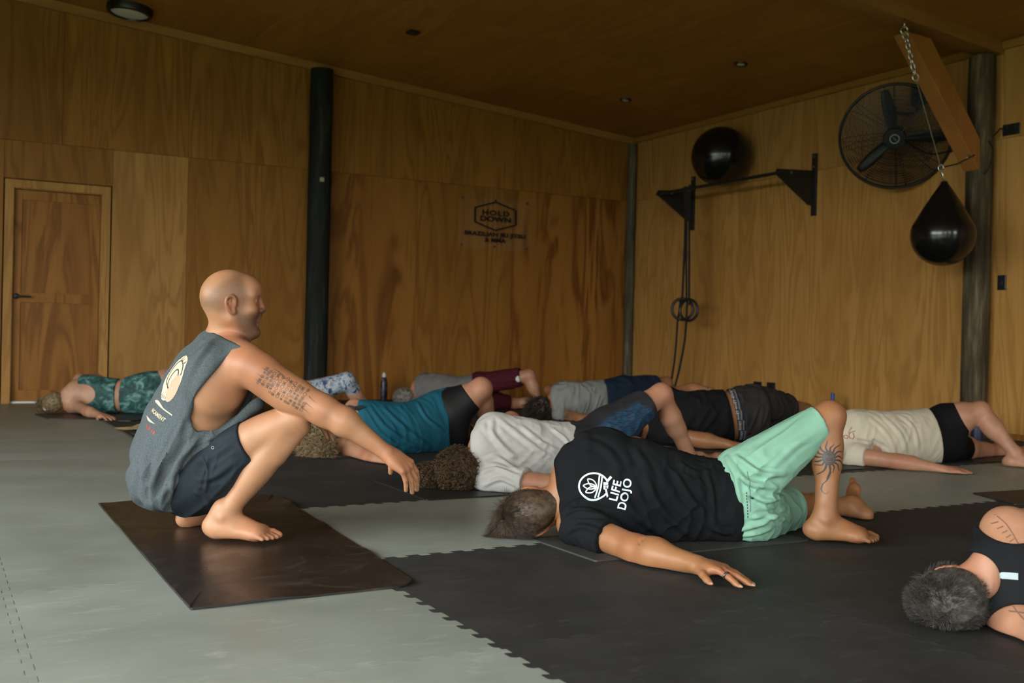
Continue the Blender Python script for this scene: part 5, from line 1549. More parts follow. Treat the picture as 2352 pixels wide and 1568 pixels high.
    lay_print('shirt_print', shapes_mesh(ring2d(-0.002, 0.012, 0.040, 0.052, 0.006, 30, 0.2, 4.4)), pc, bx, bu, tk, dk, tank, 0.0018, 0.3)
    lay_print('shirt_print', shapes_mesh(ring2d(0.006, -0.004, 0.022, 0.036, 0.006, 24, 0.6, 5.0)), pc, bx, bu, tk, dk, tank, 0.0018, 0.3)
    for k in range(4): dark += stroke([(-0.035+0.018*k, 0.062), (-0.028+0.018*k, 0.086-0.004*k)], [0.006, 0.002])
    for k in range(4): dark += stroke([(-0.022+0.012*k, -0.088+0.003*k), (-0.020+0.012*k, -0.070)], [0.003, 0.003])
    tag(lay_print('shirt_print', shapes_mesh(dark), pc, bx, bu, tk, dk, tank, 0.0018, 0.3), kind='stuff')
    lay_print('shirt_print', shapes_mesh([[(0.030+0.026*math.cos(2*PI*k/24), -0.030+0.052*math.sin(2*PI*k/24)) for k in range(24)]]), pc, bx, bu, tk, rose, tank, 0.0015, 0.3)
    p2, bx2, bu2 = frame_at(tk, 361, 952, spine)
    lay_print('shirt_lettering', font_mesh('NCAMENT', 0.019, 0, 0.0004, spacing=1.1), p2, bx2, bu2, tk, cream, tank, 0.0012, 0.3)
    for dy, q in ((0.030, 1), (-0.028, -1)):
        bar = [[(-0.065+0.13*t, dy+q*(0.002+0.011*max(0, math.sin(PI*min(1, t*1.6)))*(1-t))) for t in [k/20 for k in range(21)]]+[(0.065-0.13*t, dy-0.002) for t in [k/20 for k in range(21)]]]
        lay_print('shirt_print', shapes_mesh(bar), p2, bx2, bu2, tk, cream, tank, 0.0012, 0.3)
    red = simple('red_print', (0.35, 0.06, 0.05), 0.8)
    lay_print('shirt_lettering', font_mesh('REP 98', 0.018, 0, 0.0004, spacing=1.25), *frame_at(tk, 345, 986, spine), tk, red, tank, 0.0012, 0.3)
    px_ribbon('hem_seam', [(441, 1062), (441, 1110), (428, 1155), (408, 1190)], 0.004, [tank], simple('pale_seam', (0.13, 0.15, 0.16), 0.9), tank)
    px_ribbon('neck_binding', [(474, 762), (505, 768), (535, 776), (560, 789)], 0.010, [tank], simple('neck_rib', (0.085, 0.10, 0.11), 0.9), tank)
    px_ribbon('pocket_edge', [(468, 1052), (477, 1085), (473, 1120)], 0.003, [shorts], simple('dark_seam', (0.006, 0.009, 0.012), 0.9), shorts)
    sh_tree = bvh_of([shorts])
    lay_print('drawstring_eyelet', shapes_mesh(ring2d(0, 0, 0.0045, 0.0045, 0.002, 16)), P(483, 1030, 3.5), RH, UP, sh_tree, simple('grey_eyelet', (0.22, 0.22, 0.21), 0.5), shorts, 0.002, 0.15)
    return root
build_squatter()
# ------------------------------------------------------------------ the people lying in the twist
def hair_cap(hc, f, u, sc, grow, mat, parent, low=-0.055, slope=1.35, h=0.005, bump=0.0, back=0.0, nape=None):
    f_, s_, u_ = frame(f, u)
    A = (f_, s_, u_); c = V3(hc)+(f_*(-0.012-back)+u_*0.034)*sc
    r = np.array([0.099, 0.078, 0.089])*sc+grow
    F = Field(c-0.16, c+0.16, h)
    F.group([(Ell(c, r, A), 0.0), (Ell(V3(hc)+(f_*-0.045+u_*0.012)*sc, (0.064*sc+grow, 0.067*sc+grow, 0.068*sc+grow), A), 0.03)], join=0)
    F.cut(V3(hc)+u_*low*sc, -u_, 0.01)
    F.cut(V3(hc)+(u_*low-f_*0.01)*sc, unit(f_*slope-u_), 0.01)
    for q in (-1, 1): F.group([(Ell(V3(hc)+(s_*q*0.085-f_*0.004)*sc, (0.024*sc, 0.03*sc, 0.036*sc), A), 0)], join=0.006, sub=True)
    if nape is not None: F.group([(Prim(V3(hc)-f_*0.050*sc-u_*0.02*sc, nape[0], (0.048+nape[1])*sc, 0.050*sc), 0.02)], join=0.03); F.cut_if(V3(hc)-f_*0.012*sc, f_, V3(hc)-u_*0.09*sc, 0.085, 0.01)
    F.floor(0.008)
    V, Q = F.mesh()
    if bump:
        Nn = vnormals(V, Q); V = V+Nn*((vnoise(V*70, 3)-0.5)*bump*2)[:, None]; V[:, 2] = np.maximum(V[:, 2], 0.007)
    return finish('hair', V, Q, mat, parent)
def hair_roots(n, hc, f, u, sc, grow, seed=1, low=-0.05, slope=1.35, back=0.0):
    rng = np.random.RandomState(seed); f_, s_, u_ = frame(f, u)
    d = rng.randn(n*3, 3); d /= np.linalg.norm(d, axis=1)[:, None]
    r = np.array([0.099, 0.078, 0.089])+grow/sc
    L = d*r+np.array([-0.012-back, 0, 0.034])
    k = (L[:, 2] > low) & (L[:, 2] > low+slope*(L[:, 0]+0.01)) & ~((np.abs(L[:, 1]) > 0.06) & (np.abs(L[:, 0]+0.004) < 0.022) & (L[:, 2] < 0.034))
    L = L[k][:n]; nn = (d[k][:n]/r); nn /= np.linalg.norm(nn, axis=1)[:, None]
    W = V3(hc)+sc*(L[:, :1]*f_+L[:, 1:2]*s_+L[:, 2:3]*u_)
    NN = nn[:, :1]*f_+nn[:, 1:2]*s_+nn[:, 2:3]*u_
    return W, NN, L, rng
def comb(W, NN, D, length, m=6, droop=0.0, jitter=0.15, rng=None, floor=0.008, lift=0.55):
    """strands leaving the scalp along NN and bending towards D"""
    n = len(W); out = np.zeros((n, m, 3)); p = W.copy(); out[:, 0] = p
    D = D+rng.randn(n, 3)*jitter; D /= np.linalg.norm(D, axis=1)[:, None]
    for i in range(1, m):
        t = i/(m-1)
        v = NN*(1-t)*lift+D*(0.45+t)+np.array([0, 0, -droop])*t
        v /= np.linalg.norm(v, axis=1)[:, None]
        p = p+v*(np.asarray(length)/(m-1))[:, None] if np.ndim(length) else p+v*length/(m-1)
        p = p.copy(); p[:, 2] = np.maximum(p[:, 2], floor+0.004*rng.rand(n)); out[:, i] = p
    return out
def curls(W, NN, length, rad, turns, rng, m=16):
    n = len(W)
    A = np.cross(NN, rng.randn(n, 3)); A /= np.linalg.norm(A, axis=1)[:, None]; B = np.cross(NN, A)
    t = np.linspace(0, 1, m)[None, :, None]
    ln = (length*(0.6+0.7*rng.rand(n)))[:, None, None]; ph = rng.rand(n)[:, None, None]*2*PI
    ax = NN+0.55*rng.randn(n, 3); ax /= np.linalg.norm(ax, axis=1)[:, None]
    P = W[:, None]+ax[:, None]*t*ln+rad*(A[:, None]*(np.cos(ph+t*turns*2*PI)-np.cos(ph))+B[:, None]*(np.sin(ph+t*turns*2*PI)-np.sin(ph)))
    P[..., 2] = np.maximum(P[..., 2], 0.009)
    return P

def lying(label, h, head, neck, st, arms, legs, skin, shirt=None, bottoms=None, floor_z=0.0075, loc=None, neck_r=(0.056, 0.062), flushpts=(), k_extra=None):
    """head: (ear centre, face dir, crown dir, scale); st: torso stations; arms: dicts sh, el, wr, r, hand; legs: dicts hip, kn, an, r, foot"""
    hc, hf, hu, hs = head
    root = person_root(loc if loc is not None else st[len(st)//2][0], label)
    pts = [hc, hc+unit(hu)*0.14]+[s[0] for s in st]
    for a in arms: pts += [a['sh'], a['el'], a['wr'], a['wr']+unit(a['hand'][0])*0.19]
    for l in legs: pts += [l['hip'], l['kn'], l['an'], l['an']+unit(l['foot'][0])*0.19]
    lo, hi = bounds(pts, 0.20); lo[2] = -0.02
    F = Field(lo, hi, h)
    F.group(torso_prims(st, 12), join=0.0)
    hip_s = [l for l in legs]
    for a in arms:
        r0, r1, r2 = a.get('r', (0.055, 0.043, 0.027))
        sh, el, wr = V3(a['sh']), V3(a['el']), V3(a['wr'])
        e = unit(el-sh); w_ = unit(wr-el)
        F.group([(Ell(sh, (r0*1.18,)*3), 0.03), (Prim(sh, el, r0, r1), 0.03), (Prim(el, el*0.7+wr*0.3, r1*0.98, r1*1.02), 0.03), (Prim(el*0.7+wr*0.3, wr, r1*1.02, r2), 0.03)], join=0.05)
        hd = a['hand']; add_hand(F, wr, hd[0], hd[1], hd[2], **(hd[3] if len(hd) > 3 else {}))
    for l in legs:
        r0, r1, r2 = l.get('r', (0.088, 0.056, 0.035))
        hp, kn, an = V3(l['hip']), V3(l['kn']), V3(l['an'])
        F.group([(Prim(hp, kn, r0, r1), 0.03), (Ell(hp*0.6+kn*0.4, (r0*0.95,)*3), 0.03)], join=0.05)
        calf = unit(np.cross(np.cross(an-kn, kn-hp), an-kn)) if np.linalg.norm(np.cross(an-kn, kn-hp)) > 1e-3 else UP
        F.group([(Prim(kn, an, r1*0.92, r2), 0.03), (Ell(kn*0.68+an*0.32+calf*r1*0.18*l.get('calf', -1), (r1*0.92, r1*0.92, r1*0.92)), 0.04), (Ell(kn*0.52+an*0.48+calf*r1*0.12*l.get('calf', -1), (r1*0.78,)*3), 0.04)], join=0.03)
        ft = l['foot']; add_foot(F, an, ft[0], ft[1], ft[2], **(ft[3] if len(ft) > 3 else {}))
    add_head(F, hc, hf, hu, neck, rn=neck_r[0]*hs, rb=neck_r[1]*hs, sc=hs, join=0.03)
    if k_extra: k_extra(F)
    F.floor(floor_z)
    V, Q = F.mesh(); V = relax(V, Q, 1, 0.4)
    f_, s_, u_ = frame(hf, hu)
    fl = [hc+s_*0.082*hs, hc-s_*0.082*hs]+[a['wr']+unit(a['hand'][0])*0.11 for a in arms]+[a['el'] for a in arms]+[l['an']+unit(l['foot'][0])*0.12 for l in legs]+[l['kn'] for l in legs]+list(flushpts)
    body = finish('body', V, Q, skin, root, {'flush': np.clip(0.7*near(V, fl, 0.05), 0, 1), 'stubble': np.zeros(len(V))})
    parts = {'root': root, 'body': body}
    if bottoms:
        b = bottoms
        pad = bounds([s[0] for s in st[b['from']:]]+[l['hip'] for l in legs]+[l['kn'] for l in legs], 0.2); pad[0][2] = -0.02
        G = Field(pad[0], pad[1], h*1.05)
        G.group(torso_prims(st[b['from']:], 7, b.get('add', 0.012)), join=0)
        for l, (fr, ra, rb) in zip(legs, b['legs']):
            hp, kn = V3(l['hip']), V3(l['kn']); d = unit(kn-hp)
            end = hp+(kn-hp)*fr
            G.group([(Prim(hp, end, ra, rb), 0.03)]+([] if fr <= 1.0 else []), join=0.05)
            if 'calf' in b and fr >= 1.0:
                an = V3(l['an']); G.group([(Prim(kn, kn+(an-kn)*b['calf'], rb, rb*0.86), 0.03)], join=0.03)
                e2 = kn+(an-kn)*b['calf']; G.cut_if(e2-(an-kn)*0.02, unit(an-kn), e2+unit(an-kn)*0.1, 0.12)
            else:
                hn = unit(d+b.get('hem_tilt', 0)*UP)
                G.cut_if(end, hn, end+hn*0.13, 0.20)
        if 'waist' in b:
            wp, wn = b['waist']; G.cut_if(wp, wn, V3(wp)+unit(wn)*0.2, 0.34)
        if 'fn' in b: b['fn'](G)
        G.floor(floor_z)
        V2, Q2 = G.mesh(); V2 = relax(V2, Q2, 1, 0.4); N2 = vnormals(V2, Q2)
        V0 = V2.copy()
        for w_ in b.get('wr', []): V2 = wrinkle(V2, N2, *w_)
        if 'folds' in b: V2 = fold_lines(V2, Q2, b['folds'])
        gp = [(V3(l['hip'])+(V3(l['kn'])-V3(l['hip']))*fr, unit(V3(l['kn'])-V3(l['hip']))+b.get('hem_tilt', 0)*UP) for l, (fr, ra, rb) in zip(legs, b['legs']) if 'calf' not in b]
        V2 = guarded(V0, V2, gp)
        V2[:, 2] = np.maximum(V2[:, 2], floor_z)
        parts['bottoms'] = finish(b['name'], V2, Q2, b['mat'], root)
    if shirt:
        b = shirt
        i0, i1 = b.get('range', (0, len(st)))
        ss = st[i0:i1]
        pad = bounds([s[0] for s in ss]+[a['sh'] for a in arms]+[a['el'] for a in arms], 0.22); pad[0][2] = -0.02
        T = Field(pad[0], pad[1], h)
        T.group(torso_prims(ss, 11, b.get('add', 0.013)), join=0)
        for a, sl in zip(arms, b.get('sleeves', [])):
            if sl is None: continue
            fr, ra, rb = sl
            sh, el = V3(a['sh']), V3(a['el']); end = sh+(el-sh)*fr
            T.group([(Ell(sh, (ra*1.12,)*3), 0.03), (Prim(sh, end, ra, rb), 0.03)], join=0.05)
            T.cut_if(end, unit(el-sh), end+unit(el-sh)*0.09, 0.15)
        if 'extra' in b: T.group(b['extra'], join=0.03)
        if 'hem' in b:
            wp, wn = b['hem']; T.cut_if(wp, wn, V3(wp)+unit(wn)*0.25, 0.42)
        if 'neck' in b:
            wp, wn = b['neck']; T.cut_if(wp, wn, V3(wp)+unit(wn)*0.12, 0.2, 0.006)
        if 'carve' in b: T.group(b['carve'], join=0.004, sub=True)
        T.floor(floor_z)
        V2, Q2 = T.mesh(); V2 = relax(V2, Q2, 1, 0.4); N2 = vnormals(V2, Q2)
        V0 = V2.copy()
        for w_ in b.get('wr', []): V2 = wrinkle(V2, N2, *w_)
        if 'folds' in b: V2 = fold_lines(V2, Q2, b['folds'])
        gp = [b[k_] for k_ in ('hem', 'neck') if k_ in b]
        V2 = guarded(V0, V2, gp)
        V2[:, 2] = np.maximum(V2[:, 2], floor_z)
        parts['shirt'] = finish(b['name'], V2, Q2, b['mat'], root)
    return parts

# ------------------------------------------------------------------ man in mint shorts
def build_mint():
    P = px
    st = [(P(1306, 1128, 3.75), UP*0.95+RH*0.30, 0.115, 0.060), (P(1340, 1120, 3.76), UP*0.93+RH*0.36, 0.185, 0.095), (P(1425, 1124, 3.78), UP*0.96+RH*0.25, 0.180, 0.122),
          (P(1525, 1142, 3.80), UP, 0.158, 0.115), (P(1600, 1155, 3.83), UP, 0.142, 0.105), (P(1680, 1157, 3.86), UP-RH*0.05, 0.146, 0.112), (P(1722, 1152, 3.88), UP-RH*0.08, 0.152, 0.112)]
    hf = FH*0.96-UP*0.20+RH*0.08; hu = -RH*0.94-UP*0.30+FH*0.02
    hc = P(1230, 1172, 3.77)
    armL = dict(sh=P(1322, 1203, 3.66), el=P(1463, 1263, 3.42), wr=P(1600, 1296, 3.22), r=(0.055, 0.048, 0.030),
                hand=(RH*0.76-FH*0.62-UP*0.03, UP+RH*0.05, -FH, dict(sc=1.04, curls=((0.24, 0.16, 0.06), (0.20, 0.16, 0.06), (0.22, 0.18, 0.06), (0.26, 0.2, 0.08)), fan=(0.26, 0.0, -0.05, -0.20), thumb=(0.66, 0.72, -0.16), thumb_curl=0.35)))
    armU = dict(sh=P(1385, 1035, 3.80), el=P(1459, 1031, 4.03), wr=P(1475, 1130, 4.15), hand=(RH*0.5+FH*0.3-UP*0.4, UP, FH, dict(curl=(0.3, 0.3, 0.2))))
    legU = dict(hip=P(1718, 1094, 3.83), kn=P(1906, 955, 3.865), an=P(1896, 1186, 3.80), r=(0.084, 0.056, 0.038), foot=(RH*0.975-FH*0.16, UP, FH, dict(sc=1.02)), calf=-1)
    legL = dict(hip=P(1735, 1186, 3.93), kn=P(1832, 1163, 4.22), an=P(1952, 1163, 4.36), r=(0.088, 0.056, 0.036), foot=(FH*0.90+UP*0.36-RH*0.04, -RH*0.93-FH*0.2+UP*0.1, UP*0.5-RH*0.2, dict(sc=1.05)))
    mint = cloth_mat('mint_cotton', (0.205, 0.395, 0.295), 0.08, 7, 0.85, spec=0.2, fold=0.12)
    blk = cloth_mat('black_cotton', (0.0085, 0.0093, 0.011), 0.12, 6, 0.9, spec=0.1, fold=0.12)
    ta = unit(V3(legU['kn'])-V3(legU['hip']))
    pr = lying('man in black printed tee and mint green shorts lying twisted with one knee raised', 0.0042, (hc, hf, hu, 0.98), P(1282, 1150, 3.75), st, [armL, armU], [legU, legL], SK_BROWN,
        k_extra=lambda F: (F.group([(Ell(P(1505, 1272, 3.36), (0.075, 0.042, 0.044), (unit(V3(armL['wr'])-V3(armL['el'])), FH, UP)), 0.02), (Prim(P(1462, 1287, 3.40), P(1482, 1291, 3.37), 0.020, 0.016), 0.02)], join=0.03),
                           F.group([Prim(P(1466, 1232, 3.375), P(1471, 1252, 3.355), 0.0035, 0.003), Prim(P(1475, 1236, 3.37), P(1478, 1246, 3.355), 0.003, 0.002)], k=0.0, join=0.008, sub=True)),
        shirt=dict(name='tee_shirt', mat=blk, folds=[([(1408, 1085), (1450, 1170), (1540, 1240)], 0.014, 0.010), ([(1470, 1075), (1520, 1170), (1600, 1238)], 0.013, 0.010), ([(1550, 1085), (1590, 1150), (1665, 1225)], 0.012, 0.010),
            ([(1455, 1025), (1490, 1085), (1500, 1140)], 0.014, 0.008), ([(1292, 1175), (1330, 1150), (1400, 1158)], 0.010, 0.009), ([(1290, 1200), (1330, 1178), (1392, 1185)], 0.009, 0.009), ([(1294, 1225), (1335, 1208), (1385, 1222)], 0.009, 0.008),
            ([(1620, 1075), (1635, 1130), (1640, 1200)], 0.010, 0.008), ([(1560, 1062), (1600, 1085), (1650, 1080)], 0.010, 0.008), ([(1345, 1010), (1400, 1040), (1430, 1100)], 0.014, 0.007), ([(1600, 1180), (1640, 1215), (1680, 1225)], 0.010, 0.008)], range=(0, 6), add=0.018, sleeves=[(0.56, 0.066, 0.068), (0.5, 0.066, 0.066)], hem=(P(1689, 1157, 3.86), RH*1.0+UP*0.10), neck=(P(1279, 1140, 3.76), -RH*0.97-UP*0.12),
                   wr=[(UP*0.6+RH*0.7, 16, 3, 0.008, 3), (UP*0.85-RH*0.3, 26, 4, 0.012, 7, P(1560, 1190, 3.72), 0.13), (RH*0.9-UP*0.35, 26, 5, 0.012, 17, P(1340, 1215, 3.65), 0.08), (UP*0.8+RH*0.3, 34, 6, 0.009, 27, P(1630, 1090, 3.8), 0.08)]),
        bottoms=dict(name='shorts', mat=mint, folds=[([(1668, 1050), (1715, 1105), (1785, 1120)], 0.010, 0.011), ([(1690, 1048), (1745, 1085), (1800, 1090)], 0.010, 0.009), ([(1715, 1130), (1760, 1150), (1800, 1140)], 0.009, 0.009), ([(1700, 1215), (1755, 1200), (1805, 1165)], 0.010, 0.010),
            ([(1730, 1190), (1770, 1185), (1815, 1195)], 0.009, 0.008), ([(1745, 1035), (1810, 990), (1860, 955)], 0.012, 0.005), ([(1770, 1075), (1830, 1020), (1880, 990)], 0.012, 0.006), ([(1668, 1062), (1690, 1100), (1700, 1150)], 0.008, 0.008), ([(1705, 1230), (1740, 1225), (1770, 1215)], 0.008, 0.007)], **{'from': 5}, add=0.012, legs=[(0.865, 0.118, 0.071), (0.66, 0.112, 0.100)], hem_tilt=-0.25, waist=(P(1645, 1157, 3.86), -RH),
                     wr=[(ta, 22, 6, 0.007, 31), (RH*0.75-UP*0.6, 30, 6, 0.014, 33, P(1745, 1150, 3.78), 0.10), (RH*0.6+UP*0.7, 30, 8, 0.010, 36, P(1720, 1080, 3.78), 0.08)]))
    root = pr['root']
    # nails, ring
    w0 = armL['hand']
    tips = hand_prims(armL['wr'], w0[0], w0[1], w0[2], **w0[3])[1]
    for g in tips[:3]+tips[4:]:
        p_ = g[-1][0]; d = unit(p_.b-p_.a); n_ = unit(V3(UP)-d*(UP@d))
        if g is tips[4]: n_ = unit(n_*0.5-FH*0.5)
        bm = bmesh.new(); bmesh.ops.create_uvsphere(bm, u_segments=12, v_segments=8, radius=1)
        s_ = np.cross(d, n_); c_ = p_.b+n_*p_.rb*0.80+d*0.0005
        mb = MB(); mb._add(bm, Matrix(((d[0]*0.0072, s_[0]*0.0056, n_[0]*0.0022, c_[0]), (d[1]*0.0072, s_[1]*0.0056, n_[1]*0.0022, c_[1]), (d[2]*0.0072, s_[2]*0.0056, n_[2]*0.0022, c_[2]), (0, 0, 0, 1))))
        mb.build('fingernail', M['nail'], root, smooth=True)
    p_ = tips[0][0][0]; d = unit(p_.b-p_.a); a_ = unit(np.cross(d, UP)); b_ = np.cross(a_, d); c_ = p_.a*0.25+p_.b*0.75
    mb = MB(); mb.tube([Vector(c_+(a_*math.cos(2*PI*k/28)+b_*math.sin(2*PI*k/28))*0.0112) for k in range(28)], 0.0034, 8, closed=True)
    mb.build('finger_ring', simple('dark_ring', (0.10, 0.105, 0.12), 0.3, metal=0.8), root, smooth=True)
    # hair: clipped sides, longer top falling onto the mat
    hm = hair_mat('brown_hair', (0.017, 0.011, 0.008), (0.085, 0.055, 0.034))
    hair_cap(hc, hf, hu, 0.98, 0.004, hm, root, h=0.0042, bump=0.0012, nape=(P(1272, 1154, 3.735), 0.010))
    f_, s_, u_ = frame(hf, hu)
    W, NN, L, rng = hair_roots(12000, hc, hf, hu, 0.98, 0.003, 3)
    t_ = np.clip((L[:, 2]-0.03)/0.07, 0, 1)*np.clip((L[:, 0]+0.055)/0.05, 0, 1); t_ = t_*t_*(3-2*t_)
    clump = vnoise(L*42, 4)[:, None]; clump2 = vnoise(L*42, 9)[:, None]
    tip = P(1092, 1243, 3.73)
    aim = tip-W; aim /= np.linalg.norm(aim, axis=1)[:, None]
    rad = W-(hc+u_*0.10-f_*0.03); tang = rad-NN*(rad*NN).sum(1)[:, None]; tang /= np.maximum(np.linalg.norm(tang, axis=1), 1e-6)[:, None]
    Dt = (tang+NN*0.10)*(1-t_[:, None])+(aim*1.1-UP*0.25+f_*(clump-0.5)*0.7+s_*(clump2-0.5)*0.7)*t_[:, None]
    ln = (0.007+0.015*np.clip((L[:, 2]+0.03)/0.07, 0, 1))*(0.7+0.6*rng.rand(len(W)))+t_*(0.025+0.065*rng.rand(len(W)))
    strands('hair_strands', W, comb(W, NN, Dt, ln, 7, 0.25, 0.12, rng, lift=0.22), 0.0007, hm, root)
    # print on the back
    tr = bvh_of([pr['shirt']])
    wp = simple('pale_blue_print', (0.62, 0.74, 0.78), 0.7)
    c = P(1366, 1116, 3.64)
    # artwork frame: x towards the print's right (photo up), y towards its top (photo left)
    rx = unit(UP*0.96+RH*0.20-FH*0.02); ry = unit(-RH*0.98+UP*0.16)
    def pp(x, y):
        """from photo-pixel offsets to metres in the artwork frame"""
        v = (RH*x-UP*y)*0.00155
        return (v@rx, v@ry)
    T = lambda pl: [[pp(x, y) for x, y in q] for q in pl]
    polys = []
    polys += ring2d(-2, 1, 33, 30, 4.0, 44, 0.42, 2*PI-0.42)
    polys += stroke([(10, -27), (8, 0), (2, 27)], 3.6)+stroke([(16, -25), (14, 0), (9, 26)], 3.6)
    for a in (2.62, PI+0.05, 3.85):
        L_ = 30 if abs(a-PI) < 0.2 else 27
        ox, oy = 4, 2
        def lf(t, q): 
            w_ = 6.2*math.sin(PI*t)**0.8*q
            return (ox+math.cos(a)*L_*t-math.sin(a)*w_, oy+math.sin(a)*L_*t+math.cos(a)*w_)
        polys += stroke([lf(k/14, 1) for k in range(15)], 2.6)+stroke([lf(k/14, -1) for k in range(15)], 2.6)
    polys += [[(26, -14), (34, -25), (38, -21), (30, -11)], [(19, -10), (30, -10), (30, -4), (19, -4)], [(19, -3), (25, -3), (24, 8), (20, 6)], [(26, -3), (31, -3), (30, 5), (26, 2)], [(23, 6), (27, 4), (32, 22), (29, 26)]]
    lay_print('shirt_print', shapes_mesh(T(polys)), c, rx, ry, tr, wp, pr['shirt'], 0.0015, 0.3)
    for txt, dx, size in (('LIFE', 44, 0.041), ('DOJO', 64, 0.041)):
        me = font_mesh(txt, size, 0, 0.0009, align='LEFT', spacing=1.08)
        ox, oy = pp(dx, 33 if txt == 'LIFE' else 53)
        for v in me.vertices:
            v.co.x = v.co.x*1.0+ox; v.co.y = v.co.y+oy
        lay_print('shirt_lettering', me, c, rx, ry, tr, wp, pr['shirt'], 0.0015, 0.3)
    # sun tattoo on the shin
    tb = bvh_of([pr['body']])
    polys = [[(0.0235*math.cos(2*PI*k/30), 0.0265*math.sin(2*PI*k/30)) for k in range(30)]]
    for k in range(15):
        a = 2*PI*k/15+0.1; L_ = 0.034+0.016*((k*7) % 3)/2
        if k in (10, 11): L_ = 0.062
        pts = []; ws = []
        for j in range(11):
            t = j/10; r_ = 0.0225+L_*t; q = 0.0055*math.sin(t*5.2)*(0.4+t)
            pts.append((r_*math.cos(a)-q*math.sin(a), r_*math.sin(a)+q*math.cos(a))); ws.append(0.0072*(1-t)**0.8+0.0009)
        polys += stroke(pts, ws)
    tail = [np.array(v) for v in smooth_path([Vector((0.006, -0.05, 0)), Vector((-0.004, -0.078, 0)), Vector((-0.020, -0.098, 0)), Vector((-0.024, -0.120, 0)), Vector((-0.012, -0.131, 0)), Vector((0.0, -0.122, 0))])]
    polys += stroke([t[:2] for t in tail], [0.0042*(1-k/len(tail))+0.001 for k in range(len(tail))])
    lay_print('shin_tattoo', shapes_mesh(polys), P(1911, 1054, 3.75), RH, UP, tb, simple('sun_ink', (0.035, 0.03, 0.026), 0.5), root, 0.0008, 0.12)
    fc_ = ring2d(-0.007, 0.006, 0.004, 0.003, 0.0016, 10)+ring2d(0.008, 0.006, 0.004, 0.003, 0.0016, 10)+stroke([(0, 0.004), (-0.001, -0.004), (0.003, -0.005)], 0.0014)+stroke([(-0.008, -0.011), (0, -0.013), (0.008, -0.011)], 0.002)+ring2d(0, 0, 0.017, 0.02, 0.001, 24)
    lay_print('tattoo_lines', shapes_mesh(fc_), P(1911, 1054, 3.75), RH, UP, tb, simple('sun_line', (0.13, 0.08, 0.05), 0.5), root, 0.0012, 0.12)
    # shorts: embroidery near the hem, pocket edge, button
    ts = bvh_of([pr['bottoms']])
    nv = simple('navy_thread', (0.012, 0.020, 0.045), 0.7)
    gr = simple('grey_thread', (0.10, 0.17, 0.14), 0.8)
    em = ring2d(0.006, 0.004, 0.0065, 0.005, 0.0018, 12)+ring2d(-0.004, -0.002, 0.006, 0.005, 0.0018, 12)+stroke([(-0.014, -0.010), (0, -0.004), (0.012, 0.010)], 0.0018)+stroke([(-0.012, -0.002), (0.002, -0.012)], 0.0018)
    lay_print('embroidery', shapes_mesh(em), P(1831, 945, 3.75), ta, UP, ts, gr, pr['bottoms'], 0.0015, 0.2)
    lay_print('pocket_edge', shapes_mesh(stroke([(0, 0.075), (0.006, 0.02), (0.012, -0.03), (0.014, -0.07)], 0.0028)), P(1716, 1130, 3.72), RH, UP, ts, gr, pr['bottoms'], 0.0012, 0.25)
    lay_print('pocket_stitching', shapes_mesh([q for k in range(9) for q in stroke([(0.004+0.0012*k, 0.02-0.011*k), (0.0048+0.0012*k, 0.0135-0.011*k)], 0.003)]), P(1711, 1142, 3.72), RH, UP, ts, nv, pr['bottoms'], 0.0015, 0.25)
    bt = tr.ray_cast(Vector(CPOS), Vector(V3(P(1728, 1143, 1.0))-CPOS)) if False else ts.ray_cast(Vector(CPOS), Vector(V3(P(1728, 1143, 1.0))-CPOS))
    if bt[0] is not None:
        n_ = bt[1]; mb = MB(); mb.lathe([(0, 0.003), (0.0045, 0.0028), (0.0062, 0.001), (0.0062, -0.001), (0, -0.001)], 18, Matrix.Translation(bt[0]) @ n_.to_track_quat('Z', 'Y').to_matrix().to_4x4())
        mb.build('button', nv, pr['bottoms'], smooth=True)
    return pr
build_mint()
def vec(*a): return unit(a[0]*RH+a[1]*FH+a[2]*UP)      # camera-right, away, up components
FLAT_HAND = dict(curl=(0.12, 0.15, 0.1))
